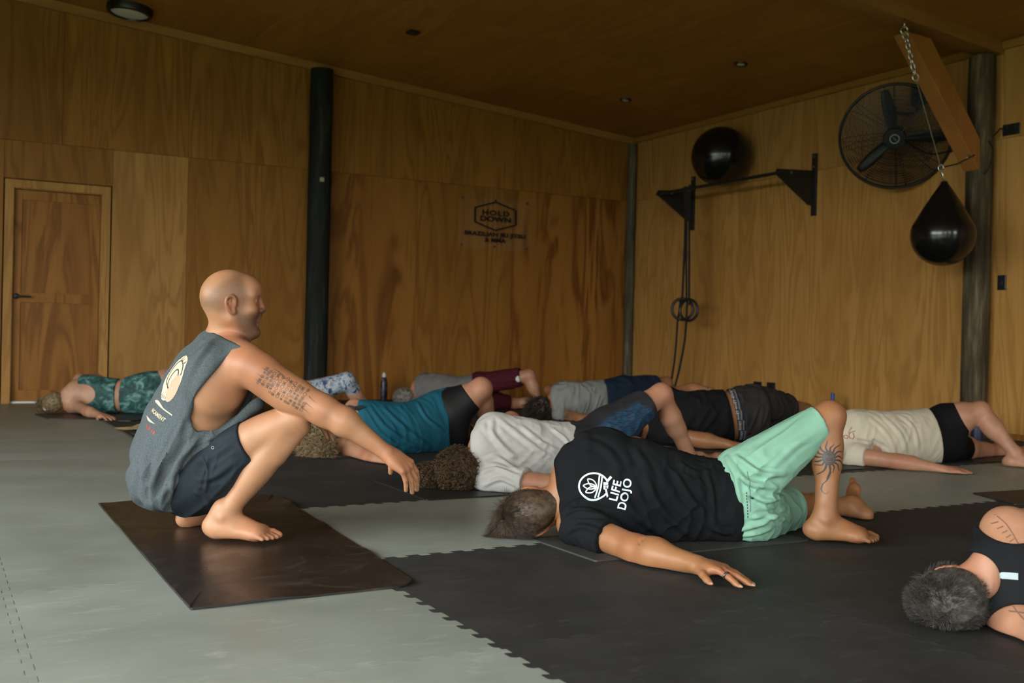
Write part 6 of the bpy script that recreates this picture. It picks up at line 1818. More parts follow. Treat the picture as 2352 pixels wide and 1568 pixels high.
# ------------------------------------------------------------------ curly haired man in white tee
def build_white():
    P = px
    st = [(P(1104, 1046, 4.93), vec(.2, .05, 1), 0.125, 0.060), (P(1130, 1042, 4.98), vec(.1, .1, 1), 0.178, 0.105), (P(1210, 1046, 5.05), UP, 0.162, 0.122), (P(1290, 1040, 5.15), UP, 0.132, 0.108), (P(1345, 1034, 5.22), UP, 0.130, 0.105), (P(1400, 1022, 5.32), UP, 0.158, 0.120)]
    hc, hf, hu = P(1072, 1080, 4.93), vec(.05, .98, -.15), vec(-1, 0, -.12)
    armL = dict(sh=P(1122, 1096, 4.88), el=P(1232, 1110, 4.74), wr=P(1335, 1122, 4.60), r=(0.056, 0.045, 0.028), hand=(vec(.8, -.5, -.05), UP, -FH, FLAT_HAND))
    armU = dict(sh=P(1132, 990, 5.02), el=P(1174, 966, 5.24), wr=P(1215, 1020, 5.38), r=(0.054, 0.043, 0.028), hand=(vec(.5, .3, -.5), UP, FH))
    legU = dict(hip=P(1402, 985, 5.30), kn=P(1519, 905, 5.42), an=P(1590, 1062, 5.62), r=(0.092, 0.057, 0.037), foot=(vec(.97, -.1, 0), UP, FH))
    legL = dict(hip=P(1405, 1050, 5.42), kn=P(1490, 1062, 5.82), an=P(1606, 1054, 6.02), r=(0.088, 0.055, 0.036), foot=(vec(.45, .75, .1), vec(-.9, 0, .3), vec(0, 0, 1)))
    td = unit(V3(legU['kn'])-V3(legU['hip']))
    m, nt, b = new_mat('blue_black_shorts'); L = nt.links.new
    tc = N(nt, 'ShaderNodeTexCoord'); mp = N(nt, 'ShaderNodeVectorMath', operation='MULTIPLY'); mp.inputs[1].default_value = (40, 40, 190); L(tc.outputs['Object'], mp.inputs[0])
    n1 = N(nt, 'ShaderNodeTexNoise', inp={'Scale': 1.0, 'Detail': 3.0}); L(mp.outputs[0], n1.inputs['Vector'])
    r1 = ramp(nt, [(0.38, (0.006, 0.014, 0.035)), (0.62, (0.007, 0.060, 0.135))]); L(n1.outputs['Fac'], r1.inputs['Fac'])
    at = N(nt, 'ShaderNodeAttribute', attribute_name='panel'); mx = N(nt, 'ShaderNodeMix', data_type='RGBA'); mx.inputs['B'].default_value = (0.008, 0.009, 0.011, 1)
    L(at.outputs['Fac'], mx.inputs['Factor']); L(r1.outputs['Color'], mx.inputs['A']); L(mx.outputs['Result'], b.inputs['Base Color']); b.inputs['Roughness'].default_value = 0.8
    pr = lying('curly haired man in white tee and blue and black shorts lying twisted', 0.0055, (hc, hf, hu, 1.0), P(1100, 1055, 4.93), st, [armL, armU], [legU, legL], SK_PINK,
        shirt=dict(name='tee_shirt', folds=[([(1110, 975), (1170, 1040), (1260, 1070)], 0.014, 0.007), ([(1150, 965), (1220, 1020), (1290, 1065)], 0.013, 0.007), ([(1200, 980), (1250, 1020), (1310, 1050)], 0.012, 0.007), ([(1105, 1060), (1140, 1050), (1190, 1080)], 0.010, 0.007), ([(1105, 1085), (1140, 1075), (1195, 1095)], 0.009, 0.008), ([(1270, 985), (1300, 1010), (1318, 1045)], 0.010, 0.008), ([(1110, 1115), (1150, 1100), (1190, 1118)], 0.009, 0.008), ([(1130, 965), (1135, 1000), (1180, 1050)], 0.012, 0.008)], mat=cloth_mat('white_cotton', (0.50, 0.49, 0.475), 0.07, 6, 0.9, fold=0.12), add=0.015, sleeves=[(0.80, 0.068, 0.066), (0.55, 0.066, 0.064)], hem=(P(1328, 1030, 5.2), vec(1, 0, .15)), neck=(P(1082, 1050, 4.93), vec(-1, 0, -.05)),
                   wr=[(vec(.8, 0, .5), 22, 5, 0.006, 3), (vec(.25, 0, 1), 26, 5, 0.008, 5, P(1280, 1030, 5.05), 0.15), (vec(.9, 0, -.3), 26, 6, 0.008, 15, P(1140, 1100, 4.9), 0.09)]),
        bottoms=dict(name='shorts', mat=m, **{'from': 3}, add=0.014, legs=[(0.72, 0.115, 0.084), (0.72, 0.105, 0.082)], wr=[(td, 24, 6, 0.010, 8)], waist=(P(1306, 1030, 5.2), -RH)))
    me = pr['bottoms'].data; co = np.empty(len(me.vertices)*3, np.float32); me.vertices.foreach_get('co', co); co = co.reshape(-1, 3)+np.array(pr['root'].location)
    a, bq = V3(legU['hip']), V3(legU['kn']); nn = unit(np.cross(td, np.cross(UP, td)))
    t = (co-a)@td; hgt = (co-a)@nn
    side = 1/(1+np.exp(-(hgt-0.052-0.035*np.clip(1-t/0.25, 0, 1))/0.004)); hem = 1/(1+np.exp(-(t-np.linalg.norm(bq-a)*0.64+0.06*np.clip((hgt+0.02)/0.1, 0, 1))/0.004))
    at_ = me.attributes.new('panel', 'FLOAT', 'POINT'); at_.data.foreach_set('value', np.clip(np.maximum(side, hem), 0, 1).astype(np.float32))
    hm = hair_mat('curly_brown_hair', (0.018, 0.010, 0.006), (0.15, 0.092, 0.048))
    hair_cap(hc, hf, hu, 1.0, 0.016, hm, pr['root'], low=-0.05, slope=1.3, h=0.006, bump=0.012)
    W, NN, L_, rng = hair_roots(2300, hc, hf, hu, 1.0, 0.012, 5)
    strands('hair_curls', W, curls(W, NN, 0.036, 0.0065, 2.2, rng), 0.0014, hm, pr['root'], taper=False)
    # gathered bunch of curls at the crown
    c2 = V3(P(984, 1094, 4.92)); d = rng.randn(900, 3); d /= np.linalg.norm(d, axis=1)[:, None]
    W2 = c2+d*np.array([0.045, 0.045, 0.040]); W2[:, 2] = np.maximum(W2[:, 2], 0.012)
    strands('hair_curls', W2, curls(W2, d, 0.034, 0.007, 2.0, rng), 0.0014, hm, pr['root'], taper=False)
    W3 = c2+d[:500]*0.03; W3[:, 2] = np.maximum(W3[:, 2], 0.012)
    strands('hair_curls', W3, curls(W3, d[:500], 0.03, 0.008, 1.6, rng), 0.0018, hm, pr['root'], taper=False)
build_white()

# ------------------------------------------------------------------ teal top, black shorts
def build_teal():
    P = px
    st = [(P(786, 985, 6.12), vec(.15, .05, 1), 0.12, 0.060), (P(826, 985, 6.18), vec(.1, .1, 1), 0.155, 0.105), (P(900, 988, 6.26), UP, 0.143, 0.118), (P(960, 986, 6.36), UP, 0.153, 0.120), (P(1005, 972, 6.46), UP, 0.182, 0.130), (P(1045, 962, 6.52), UP, 0.188, 0.135)]
    hc, hf, hu = P(757, 1008, 6.06), vec(.05, .95, -.15), vec(-1, 0, -.2)
    armL = dict(sh=P(806, 1028, 6.06), el=P(850, 1052, 5.86), wr=P(908, 1066, 5.68), r=(0.050, 0.042, 0.026), hand=(vec(.8, -.5, -.05), UP, -FH, FLAT_HAND))
    armU = dict(sh=P(815, 938, 6.22), el=P(800, 962, 6.5), wr=P(850, 990, 6.6), r=(0.048, 0.04, 0.026), hand=(vec(.5, .3, -.2), UP, FH))
    legU = dict(hip=P(1042, 940, 6.46), kn=P(1105, 892, 6.46), an=P(1122, 990, 6.74), r=(0.104, 0.070, 0.040), foot=(vec(.97, -.1, 0), UP, FH))
    legL = dict(hip=P(1045, 1000, 6.62), kn=P(1100, 1010, 7.0), an=P(1160, 1012, 7.3), r=(0.100, 0.060, 0.038), foot=(vec(.3, .85, .1), vec(-.9, 0, .3), UP))
    td = unit(V3(legU['kn'])-V3(legU['hip']))
    pr = lying('person in teal top and black bike shorts with curly blond hair lying twisted', 0.0065, (hc, hf, hu, 0.95), P(790, 992, 6.1), st, [armL, armU], [legU, legL], SK_PINK,
        shirt=dict(name='tank_top', folds=[([(850, 935), (890, 985), (960, 1030)], 0.012, 0.009), ([(880, 935), (920, 975), (990, 1030)], 0.012, 0.009), ([(960, 925), (980, 960), (1020, 990)], 0.010, 0.008), ([(880, 1000), (910, 1020), (950, 1040)], 0.010, 0.008)], mat=cloth_mat('teal_jersey', (0.006, 0.075, 0.115), 0.10, 8, 0.8, spec=0.25, fold=0.10), range=(1, 6), add=0.020, hem=(P(1035, 965, 6.5), vec(1, 0, .05)), neck=(P(812, 985, 6.16), vec(-1, 0, -.45)),
                   wr=[(vec(-.5, 0, 1), 22, 4, 0.005, 3), (vec(-.6, 0, 1), 34, 6, 0.008, 9, P(900, 990, 6.15), 0.12)]),
        bottoms=dict(name='bike_shorts', mat=cloth_mat('black_lycra', (0.006, 0.006, 0.007), 0.1, 8, 0.6, spec=0.3), **{'from': 3}, add=0.006, legs=[(0.62, 0.126, 0.098), (0.42, 0.110, 0.090)], waist=(P(990, 970, 6.45), -RH)))
    mb = MB(); pts = [Vector(P(x, y, d)) for x, y, d in [(800, 934, 6.10), (815, 937, 6.08), (835, 934, 6.10)]]
    mb.tube(pts, 0.012, 8, flat=(0.35, (0, 0, 1))); mb.build('bra_strap', M['strap'], pr['root'])
    hm = hair_mat('wavy_blond_hair', (0.06, 0.038, 0.018), (0.40, 0.285, 0.155))
    hair_cap(hc, hf, hu, 0.95, 0.016, hm, pr['root'], h=0.007, bump=0.012)
    W, NN, L, rng = hair_roots(1700, hc, hf, hu, 0.95, 0.014, 8)
    f_, s_, u_ = frame(hf, hu)
    strands('hair_strands', W, curls(W, unit_rows(NN*0.6+u_*0.5-UP*0.25), 0.085, 0.012, 1.3, rng, 18), 0.0021, hm, pr['root'])
def unit_rows(A): return A/np.maximum(np.linalg.norm(A, axis=1), 1e-9)[:, None]
build_teal()

# ------------------------------------------------------------------ green tie-dye set by the door
def tiedye(name, stops, scale, dist=1.0):
    m, nt, b = new_mat(name); L = nt.links.new
    tc = N(nt, 'ShaderNodeTexCoord'); n1 = N(nt, 'ShaderNodeTexNoise', inp={'Scale': scale, 'Detail': 3.0, 'Roughness': 0.55, 'Distortion': dist}); L(tc.outputs['Object'], n1.inputs['Vector'])
    r1 = ramp(nt, stops); L(n1.outputs['Fac'], r1.inputs['Fac']); L(r1.outputs['Color'], b.inputs['Base Color']); b.inputs['Roughness'].default_value = 0.7; return m
def build_green():
    P = px
    st = [(P(160, 922, 8.46), vec(.2, .05, 1), 0.12, 0.055), (P(190, 910, 8.52), vec(.1, .1, 1), 0.160, 0.095), (P(235, 908, 8.54), UP, 0.134, 0.100), (P(278, 910, 8.58), UP, 0.122, 0.095), (P(315, 906, 8.62), UP, 0.155, 0.115), (P(350, 900, 8.66), UP, 0.158, 0.12)]
    hc, hf, hu = P(136, 922, 8.44), vec(.05, .95, -.1), vec(-1, 0, -.15)
    armL = dict(sh=P(176, 932, 8.42), el=P(200, 944, 8.16), wr=P(230, 954, 7.99), r=(0.046, 0.039, 0.025), hand=(vec(.75, -.6, -.03), UP, -FH, dict(curl=(0.1, 0.1, 0.1), spread=0.2)))
    armU = dict(sh=P(184, 872, 8.58), el=P(215, 866, 8.82), wr=P(260, 890, 8.95), r=(0.044, 0.038, 0.025), hand=(vec(.5, .3, -.4), UP, FH))
    legU = dict(hip=P(340, 888, 8.62), kn=P(432, 846, 8.72), an=P(470, 935, 8.95), r=(0.092, 0.056, 0.036), foot=(vec(.97, -.1, 0), UP, FH))
    legL = dict(hip=P(342, 922, 8.72), kn=P(420, 934, 9.05), an=P(500, 938, 9.3), r=(0.086, 0.054, 0.036), foot=(vec(.3, .85, .1), vec(-.9, 0, .3), UP))
    td = tiedye('green_tie_dye', [(0.36, (0.008, 0.040, 0.040)), (0.52, (0.030, 0.115, 0.105)), (0.66, (0.16, 0.30, 0.29))], 16.0)
    sc = vec(0, -1, 0)
    pr = lying('woman in green tie-dye crop top and shorts lying twisted by the wooden door', 0.008, (hc, hf, hu, 0.93), P(162, 922, 8.46), st, [armL, armU], [legU, legL], SK_PALE,
        shirt=dict(name='crop_top', mat=td, range=(1, 4), add=0.010, hem=(P(274, 908, 8.58), vec(1, 0, .02)), neck=(P(182, 912, 8.5), vec(-1, 0, -.1)),
                   carve=[(Ell(P(186, 905, 8.42), (0.115, 0.09, 0.085), (RH, FH, UP)), 0.0)]),
        bottoms=dict(name='leggings', mat=td, **{'from': 3}, add=0.008, legs=[(0.52, 0.104, 0.084), (0.6, 0.094, 0.074)], waist=(P(284, 908, 8.6), -RH)))
    hm = hair_mat('dark_blond_hair', (0.06, 0.042, 0.022), (0.26, 0.19, 0.10))
    hair_cap(hc, hf, hu, 0.93, 0.012, hm, pr['root'], h=0.008, bump=0.006)
    W, NN, L, rng = hair_roots(900, hc, hf, hu, 0.93, 0.010, 8)
    bun = V3(P(100, 932, 8.42))
    aim = unit_rows(bun-W)
    strands('hair_strands', W, comb(W, NN*0.2+aim*0.3, aim, 0.07, 6, 0, 0.05, rng), 0.002, hm, pr['root'])
    d = rng.randn(260, 3); d = unit_rows(d); B = bun+d*0.03; B[:, 2] = np.maximum(B[:, 2], 0.012)
    strands('hair_bun', B, curls(B, unit_rows(d*0.5-RH*0.6), 0.05, 0.012, 1.0, rng), 0.003, hm, pr['root'])
    mb = MB(); c = Vector(P(106, 930, 8.42)); ax = Vector(vec(-1, 0, -.15)); a_ = ax.cross(Vector((0, 0, 1))).normalized(); b_ = ax.cross(a_)
    mb.tube([c+(a_*math.cos(2*PI*k/24)+b_*math.sin(2*PI*k/24))*(0.038+0.004*math.sin(5*k)) for k in range(24)], 0.014, 8, closed=True)
    mb.build('scrunchie', simple('cream_scrunchie', (0.55, 0.50, 0.40), 0.9), pr['root'], smooth=True)
build_green()

# ------------------------------------------------------------------ floral leggings behind the squatting man
def build_floral():
    P = px
    st = [(P(428, 962, 7.56), vec(.2, .05, 1), 0.12, 0.055), (P(455, 952, 7.60), vec(.1, .1, 1), 0.16, 0.10), (P(520, 948, 7.68), UP, 0.135, 0.10), (P(575, 945, 7.78), UP, 0.130, 0.10), (P(640, 930, 7.9), UP, 0.165, 0.12)]
    hc, hf, hu = P(396, 968, 7.52), vec(.05, .95, -.15), vec(-1, 0, -.15)
    armL = dict(sh=P(440, 975, 7.5), el=P(500, 1000, 7.25), wr=P(560, 1008, 7.1), r=(0.046, 0.039, 0.025), hand=(vec(.75, -.6, -.03), UP, -FH, FLAT_HAND))
    armU = dict(sh=P(455, 912, 7.65), el=P(500, 905, 7.9), wr=P(540, 940, 8.0), r=(0.044, 0.038, 0.025), hand=(vec(.5, .3, -.4), UP, FH))
    legU = dict(hip=P(648, 920, 7.9), kn=P(796, 876, 8.05), an=P(846, 940, 8.22), r=(0.100, 0.058, 0.035), foot=(vec(.95, -.2, 0), UP, FH))
    legL = dict(hip=P(650, 950, 8.0), kn=P(740, 965, 8.35), an=P(830, 965, 8.6), r=(0.095, 0.06, 0.037), foot=(vec(.3, .85, .1), vec(-.9, 0, .3), UP))
    fl = tiedye('floral_print', [(0.34, (0.012, 0.018, 0.075)), (0.42, (0.06, 0.10, 0.20)), (0.49, (0.28, 0.36, 0.42)), (0.56, (0.40, 0.50, 0.55)), (0.62, (0.42, 0.22, 0.25)), (0.70, (0.13, 0.22, 0.20))], 22.0, 1.5)
    pr = lying('person in blue floral leggings lying twisted behind the squatting man', 0.008, (hc, hf, hu, 0.95), P(426, 962, 7.56), st, [armL, armU], [legU, legL], SK_PALE,
        shirt=dict(name='tank_top', mat=simple('slate_top', (0.03, 0.035, 0.045), 0.9), range=(1, 5), add=0.012, hem=(P(600, 940, 7.8), vec(1, 0, 0)), neck=(P(446, 955, 7.6), vec(-1, 0, 0))),
        bottoms=dict(name='leggings', mat=fl, **{'from': 3}, add=0.006, legs=[(1.0, 0.112, 0.070), (1.0, 0.105, 0.072)], calf=0.36))
    hm = hair_mat('blond_hair', (0.22, 0.15, 0.06), (0.48, 0.36, 0.18))
    hair_cap(hc, hf, hu, 0.95, 0.010, hm, pr['root'], h=0.008, bump=0.006)
    W, NN, L, rng = hair_roots(500, hc, hf, hu, 0.95, 0.008, 8)
    tip = V3(px_floor(294, 987))
    k = (W[:, 2] < 0.07) & (W@RH < hc@RH)
    aim = unit_rows(tip-W[k]+rng.randn(k.sum(), 3)*0.03)
    strands('hair_strands', W[k], comb(W[k], NN[k], aim, 0.30, 10, 0.6, 0.05, rng, lift=0.1), 0.003, hm, pr['root'])
build_floral()

# ------------------------------------------------------------------ grey haired man in grey tee and maroon shorts
def build_maroon():
    P = px
    st = [(P(958, 903, 9.98), vec(.2, .05, 1), 0.12, 0.055), (P(980, 898, 10.0), vec(.1, .1, 1), 0.165, 0.105), (P(1020, 902, 9.96), UP, 0.152, 0.12), (P(1062, 905, 9.92), UP, 0.140, 0.115), (P(1105, 900, 9.90), UP, 0.160, 0.125)]
    hc, hf, hu = P(938, 915, 9.96), vec(.05, .95, -.1), vec(-1, 0, .1)
    armL = dict(sh=P(968, 926, 9.9), el=P(1010, 936, 9.7), wr=P(1060, 938, 9.55), r=(0.05, 0.042, 0.027), hand=(vec(.8, -.5, -.03), UP, -FH, FLAT_HAND))
    armU = dict(sh=P(978, 875, 10.05), el=P(1020, 880, 10.2), wr=P(1060, 905, 10.2), r=(0.048, 0.04, 0.027), hand=(vec(.5, -.1, -.4), UP, FH))
    legU = dict(hip=P(1108, 882, 9.88), kn=P(1216, 862, 9.76), an=P(1240, 925, 9.74), r=(0.09, 0.060, 0.037), foot=(vec(.97, -.1, 0), UP, FH))
    legL = dict(hip=P(1112, 918, 9.95), kn=P(1180, 926, 10.1), an=P(1262, 925, 10.12), r=(0.085, 0.055, 0.036), foot=(vec(.3, .85, .1), vec(-.9, 0, .3), UP))
    mr = cloth_mat('maroon_cotton', (0.060, 0.008, 0.014), 0.15, 8, 0.85)
    pr = lying('grey haired man in grey tee and maroon shorts lying near the left wall', 0.009, (hc, hf, hu, 0.98), P(956, 905, 9.98), st, [armL, armU], [legU, legL], SK_PINK,
        shirt=dict(name='tee_shirt', mat=cloth_mat('grey_marl', (0.15, 0.145, 0.14), 0.10, 10, 0.9, fold=0.15), add=0.016, sleeves=[(0.6, 0.064, 0.062), (0.6, 0.062, 0.06)], hem=(P(1098, 900, 9.92), RH), neck=(P(952, 903, 9.98), -RH), wr=[(vec(.6, 0, .8), 22, 5, 0.012, 3)]),
        bottoms=dict(name='shorts', mat=mr, **{'from': 3}, add=0.016, legs=[(0.83, 0.110, 0.088), (0.8, 0.10, 0.08)], waist=(P(1085, 900, 9.9), -RH), wr=[(vec(1, 0, .2), 24, 6, 0.012, 3)]))
    tb = bvh_of([pr['bottoms']])
    lay_print('round_badge', shapes_mesh([[(0.028*math.cos(2*PI*k/20), 0.028*math.sin(2*PI*k/20)) for k in range(20)]]), P(1191, 870, 9.7), RH, UP, tb, simple('white_badge', (0.55, 0.55, 0.52), 0.7), pr['bottoms'], 0.002, 0.3)
    hm = hair_mat('grey_hair', (0.08, 0.075, 0.06), (0.30, 0.29, 0.25))
    hair_cap(hc, hf, hu, 0.98, 0.010, hm, pr['root'], h=0.008, bump=0.012)
    W, NN, L, rng = hair_roots(900, hc, hf, hu, 0.98, 0.008, 8)
    strands('hair_strands', W, comb(W, NN, NN+rng.randn(len(W), 3)*0.4, 0.028, 5, 0.1, 0.3, rng), 0.002, hm, pr['root'])
build_maroon()

# ------------------------------------------------------------------ dark haired person, grey tee, navy shorts
def build_navy():
    P = px
    st = [(P(1274, 930, 9.02), vec(.2, .05, 1), 0.12, 0.055), (P(1293, 925, 9.04), vec(.1, .1, 1), 0.165, 0.105), (P(1340, 920, 9.1), UP, 0.148, 0.12), (P(1385, 916, 9.16), UP, 0.145, 0.115), (P(1430, 912, 9.25), UP, 0.165, 0.125)]
    hc, hf, hu = P(1250, 935, 9.02), vec(.05, .95, -.1), vec(-1, 0, -.1)
    armL = dict(sh=P(1290, 950, 8.96), el=P(1335, 962, 8.75), wr=P(1395, 968, 8.6), r=(0.052, 0.043, 0.027), hand=(vec(.8, -.5, -.03), UP, -FH, FLAT_HAND))
    armU = dict(sh=P(1288, 897, 9.1), el=P(1262, 896, 9.34), wr=P(1300, 930, 9.5), r=(0.048, 0.042, 0.027), hand=(vec(.5, -.1, -.4), UP, FH))
    legU = dict(hip=P(1440, 892, 9.25), kn=P(1530, 880, 9.45), an=P(1560, 940, 9.6), r=(0.095, 0.06, 0.037), foot=(vec(.97, -.1, 0), UP, FH))
    legL = dict(hip=P(1440, 930, 9.35), kn=P(1510, 948, 9.7), an=P(1590, 945, 9.95), r=(0.088, 0.055, 0.036), foot=(vec(.3, .85, .1), vec(-.9, 0, .3), UP))
    pr = lying('dark haired person in light grey tee and navy shorts lying twisted', 0.0085, (hc, hf, hu, 0.98), P(1272, 930, 9.02), st, [armL, armU], [legU, legL], SK_BROWN,
        shirt=dict(name='tee_shirt', mat=cloth_mat('light_grey_marl', (0.20, 0.205, 0.195), 0.10, 10, 0.9, fold=0.15), add=0.016, sleeves=[(0.30, 0.066, 0.066), (0.3, 0.062, 0.06)], hem=(P(1393, 915, 9.18), vec(1, 0, .1)), neck=(P(1264, 930, 9.02), -RH), wr=[(vec(.3, 0, 1), 24, 5, 0.014, 3)]),
        bottoms=dict(name='shorts', mat=cloth_mat('navy_cotton', (0.010, 0.020, 0.040), 0.15, 8, 0.85), **{'from': 3}, add=0.010, legs=[(0.75, 0.112, 0.088), (0.75, 0.10, 0.08)], waist=(P(1370, 915, 9.14), -RH), wr=[(vec(1, 0, .2), 24, 6, 0.012, 3)]))
    tb = bvh_of([pr['body']]); rg_ = random.Random(2)
    lay_print('arm_tattoo', shapes_mesh([q for k in range(16) for q in ring2d(rg_.uniform(-.05, .04), rg_.uniform(-.025, .03), 0.010, 0.008, 0.004, 10)]), P(1301, 953, 8.9), RH, UP, tb, M['tattoo'], pr['root'], 0.002, 0.2)
    hm = hair_mat('dark_hair', (0.010, 0.007, 0.005), (0.045, 0.030, 0.020))
    hair_cap(hc, hf, hu, 0.98, 0.016, hm, pr['root'], h=0.008, bump=0.016)
    W, NN, L, rng = hair_roots(1100, hc, hf, hu, 0.98, 0.010, 8)
    strands('hair_strands', W, comb(W, NN, -RH*0.6-UP*0.5+rng.randn(len(W), 3)*0.35, 0.085, 7, 0.4, 0.3, rng), 0.002, hm, pr['root'])
build_navy()

# ------------------------------------------------------------------ black tee, grey shorts with lettered waistband
def build_rivet():
    P = px
    st = [(P(1488, 968, 7.12), vec(.2, .05, 1), 0.13, 0.06), (P(1520, 965, 7.14), vec(.1, .1, 1), 0.188, 0.115), (P(1590, 960, 7.2), UP, 0.175, 0.135), (P(1655, 956, 7.26), UP, 0.168, 0.13), (P(1695, 952, 7.32), UP, 0.176, 0.135), (P(1732, 950, 7.38), UP, 0.196, 0.150)]
    hc, hf, hu = P(1455, 985, 7.1), vec(.05, .95, -.1), vec(-1, 0, -.1)
    armL = dict(sh=P(1535, 994, 7.02), el=P(1606, 1010, 6.92), wr=P(1672, 1020, 6.85), r=(0.060, 0.050, 0.032), hand=(vec(.9, -.3, 0), UP, -FH, dict(curl=(0.6, 0.7, 0.5))))
    armU = dict(sh=P(1525, 912, 7.24), el=P(1585, 896, 7.36), wr=P(1632, 899, 7.34), r=(0.058, 0.046, 0.030), hand=(vec(.95, 0, -.2), vec(0, 0, 1), vec(0, -1, 0), dict(curl=(0.6, 0.7, 0.5), sc=0.95)))
    legU = dict(hip=P(1752, 930, 7.42), kn=P(1850, 946, 7.75), an=P(1900, 985, 8.0), r=(0.108, 0.066, 0.04), foot=(vec(.7, .4, -.2), UP, FH))
    legL = dict(hip=P(1752, 985, 7.5), kn=P(1840, 1000, 7.85), an=P(1930, 1000, 8.1), r=(0.10, 0.06, 0.038), foot=(vec(.3, .85, .1), vec(-.9, 0, .3), UP))
    pr = lying('man in black tee and dark grey shorts with lettered waistband lying on his side', 0.0075, (hc, hf, hu, 1.0), P(1486, 968, 7.12), st, [armL, armU], [legU, legL], SK_BROWN,
        shirt=dict(name='tee_shirt', mat=cloth_mat('black_tee', (0.008, 0.008, 0.009), 0.12, 8, 0.85, fold=0.1), range=(0, 5), add=0.015, sleeves=[(0.62, 0.074, 0.072), (0.25, 0.068, 0.062)], hem=(P(1680, 950, 7.16), vec(1, 0, .22)), neck=(P(1480, 968, 7.12), -RH), wr=[(vec(.5, 0, .8), 22, 5, 0.012, 3)]),
        bottoms=dict(name='shorts', mat=cloth_mat('dark_grey_shorts', (0.028, 0.026, 0.025), 0.15, 9, 0.85, fold=0.15), **{'from': 3}, add=0.016, legs=[(0.55, 0.132, 0.112), (0.6, 0.115, 0.10)], waist=(P(1709, 950, 7.16), vec(-1, 0, -.22)), wr=[(vec(.3, 0, 1), 24, 6, 0.012, 3)]))
    root = pr['root']
    W = Field(*bounds([P(1650, 880, 7.7), P(1760, 1030, 7.0), P(1650, 1030, 7.0), P(1760, 880, 7.7)], 0.05), 0.0065)
    W.group(torso_prims(st[3:], 7, 0.009), join=0)
    W.cut(P(1690, 950, 7.16), vec(-1, 0, -.22)); W.cut(P(1714, 950, 7.16), vec(1, 0, .22)); W.floor(0.006)
    V, Q = W.mesh(); V = relax(V, Q, 1, 0.4)
    wb = finish('waistband', V, Q, simple('navy_elastic', (0.008, 0.010, 0.020), 0.7), root)
    tw = bvh_of([wb]); lp = simple('waistband_letters', (0.42, 0.42, 0.42), 0.7)
    for k in range(5):
        y = 905+k*24.5; x = 1692+(y-950)*0.21+abs(y-945)*0.06
        me = font_mesh('RIVET', 0.026, 0, 0.0006, spacing=1.05)
        lay_print('waistband_lettering', me, P(x+5.0, y, 7.1), vec(-.10, 0, 1), vec(-1, 0, -.1), tw, lp, wb, 0.0015, 0.35)
        st_ = []
        for j in range(8): st_ += stroke([(-0.035+j*0.009, -0.006), (-0.030+j*0.009, 0.006)], 0.003)
        lay_print('waistband_stripes', shapes_mesh(st_), P(x+13.0, y, 7.1), vec(-.10, 0, 1), vec(-1, 0, -.1), tw, lp, wb, 0.0015, 0.35)
    mb = MB(); c = Vector(P(1622, 900, 7.345)); ax = Vector(vec(1, 0, 0)); a_ = Vector((0, 0, 1)); b_ = ax.cross(a_)
    mb.tube([c+(a_*math.cos(2*PI*k/24)+b_*math.sin(2*PI*k/24))*0.036 for k in range(24)], 0.009, 8, closed=True)
    mb.build('watch_strap', simple('grey_strap', (0.10, 0.11, 0.12), 0.5), root, smooth=True)
    hm = hair_mat('black_hair', (0.008, 0.006, 0.005), (0.03, 0.022, 0.016))
    hair_cap(hc, hf, hu, 1.0, 0.010, hm, root, h=0.008, bump=0.008)
build_rivet()

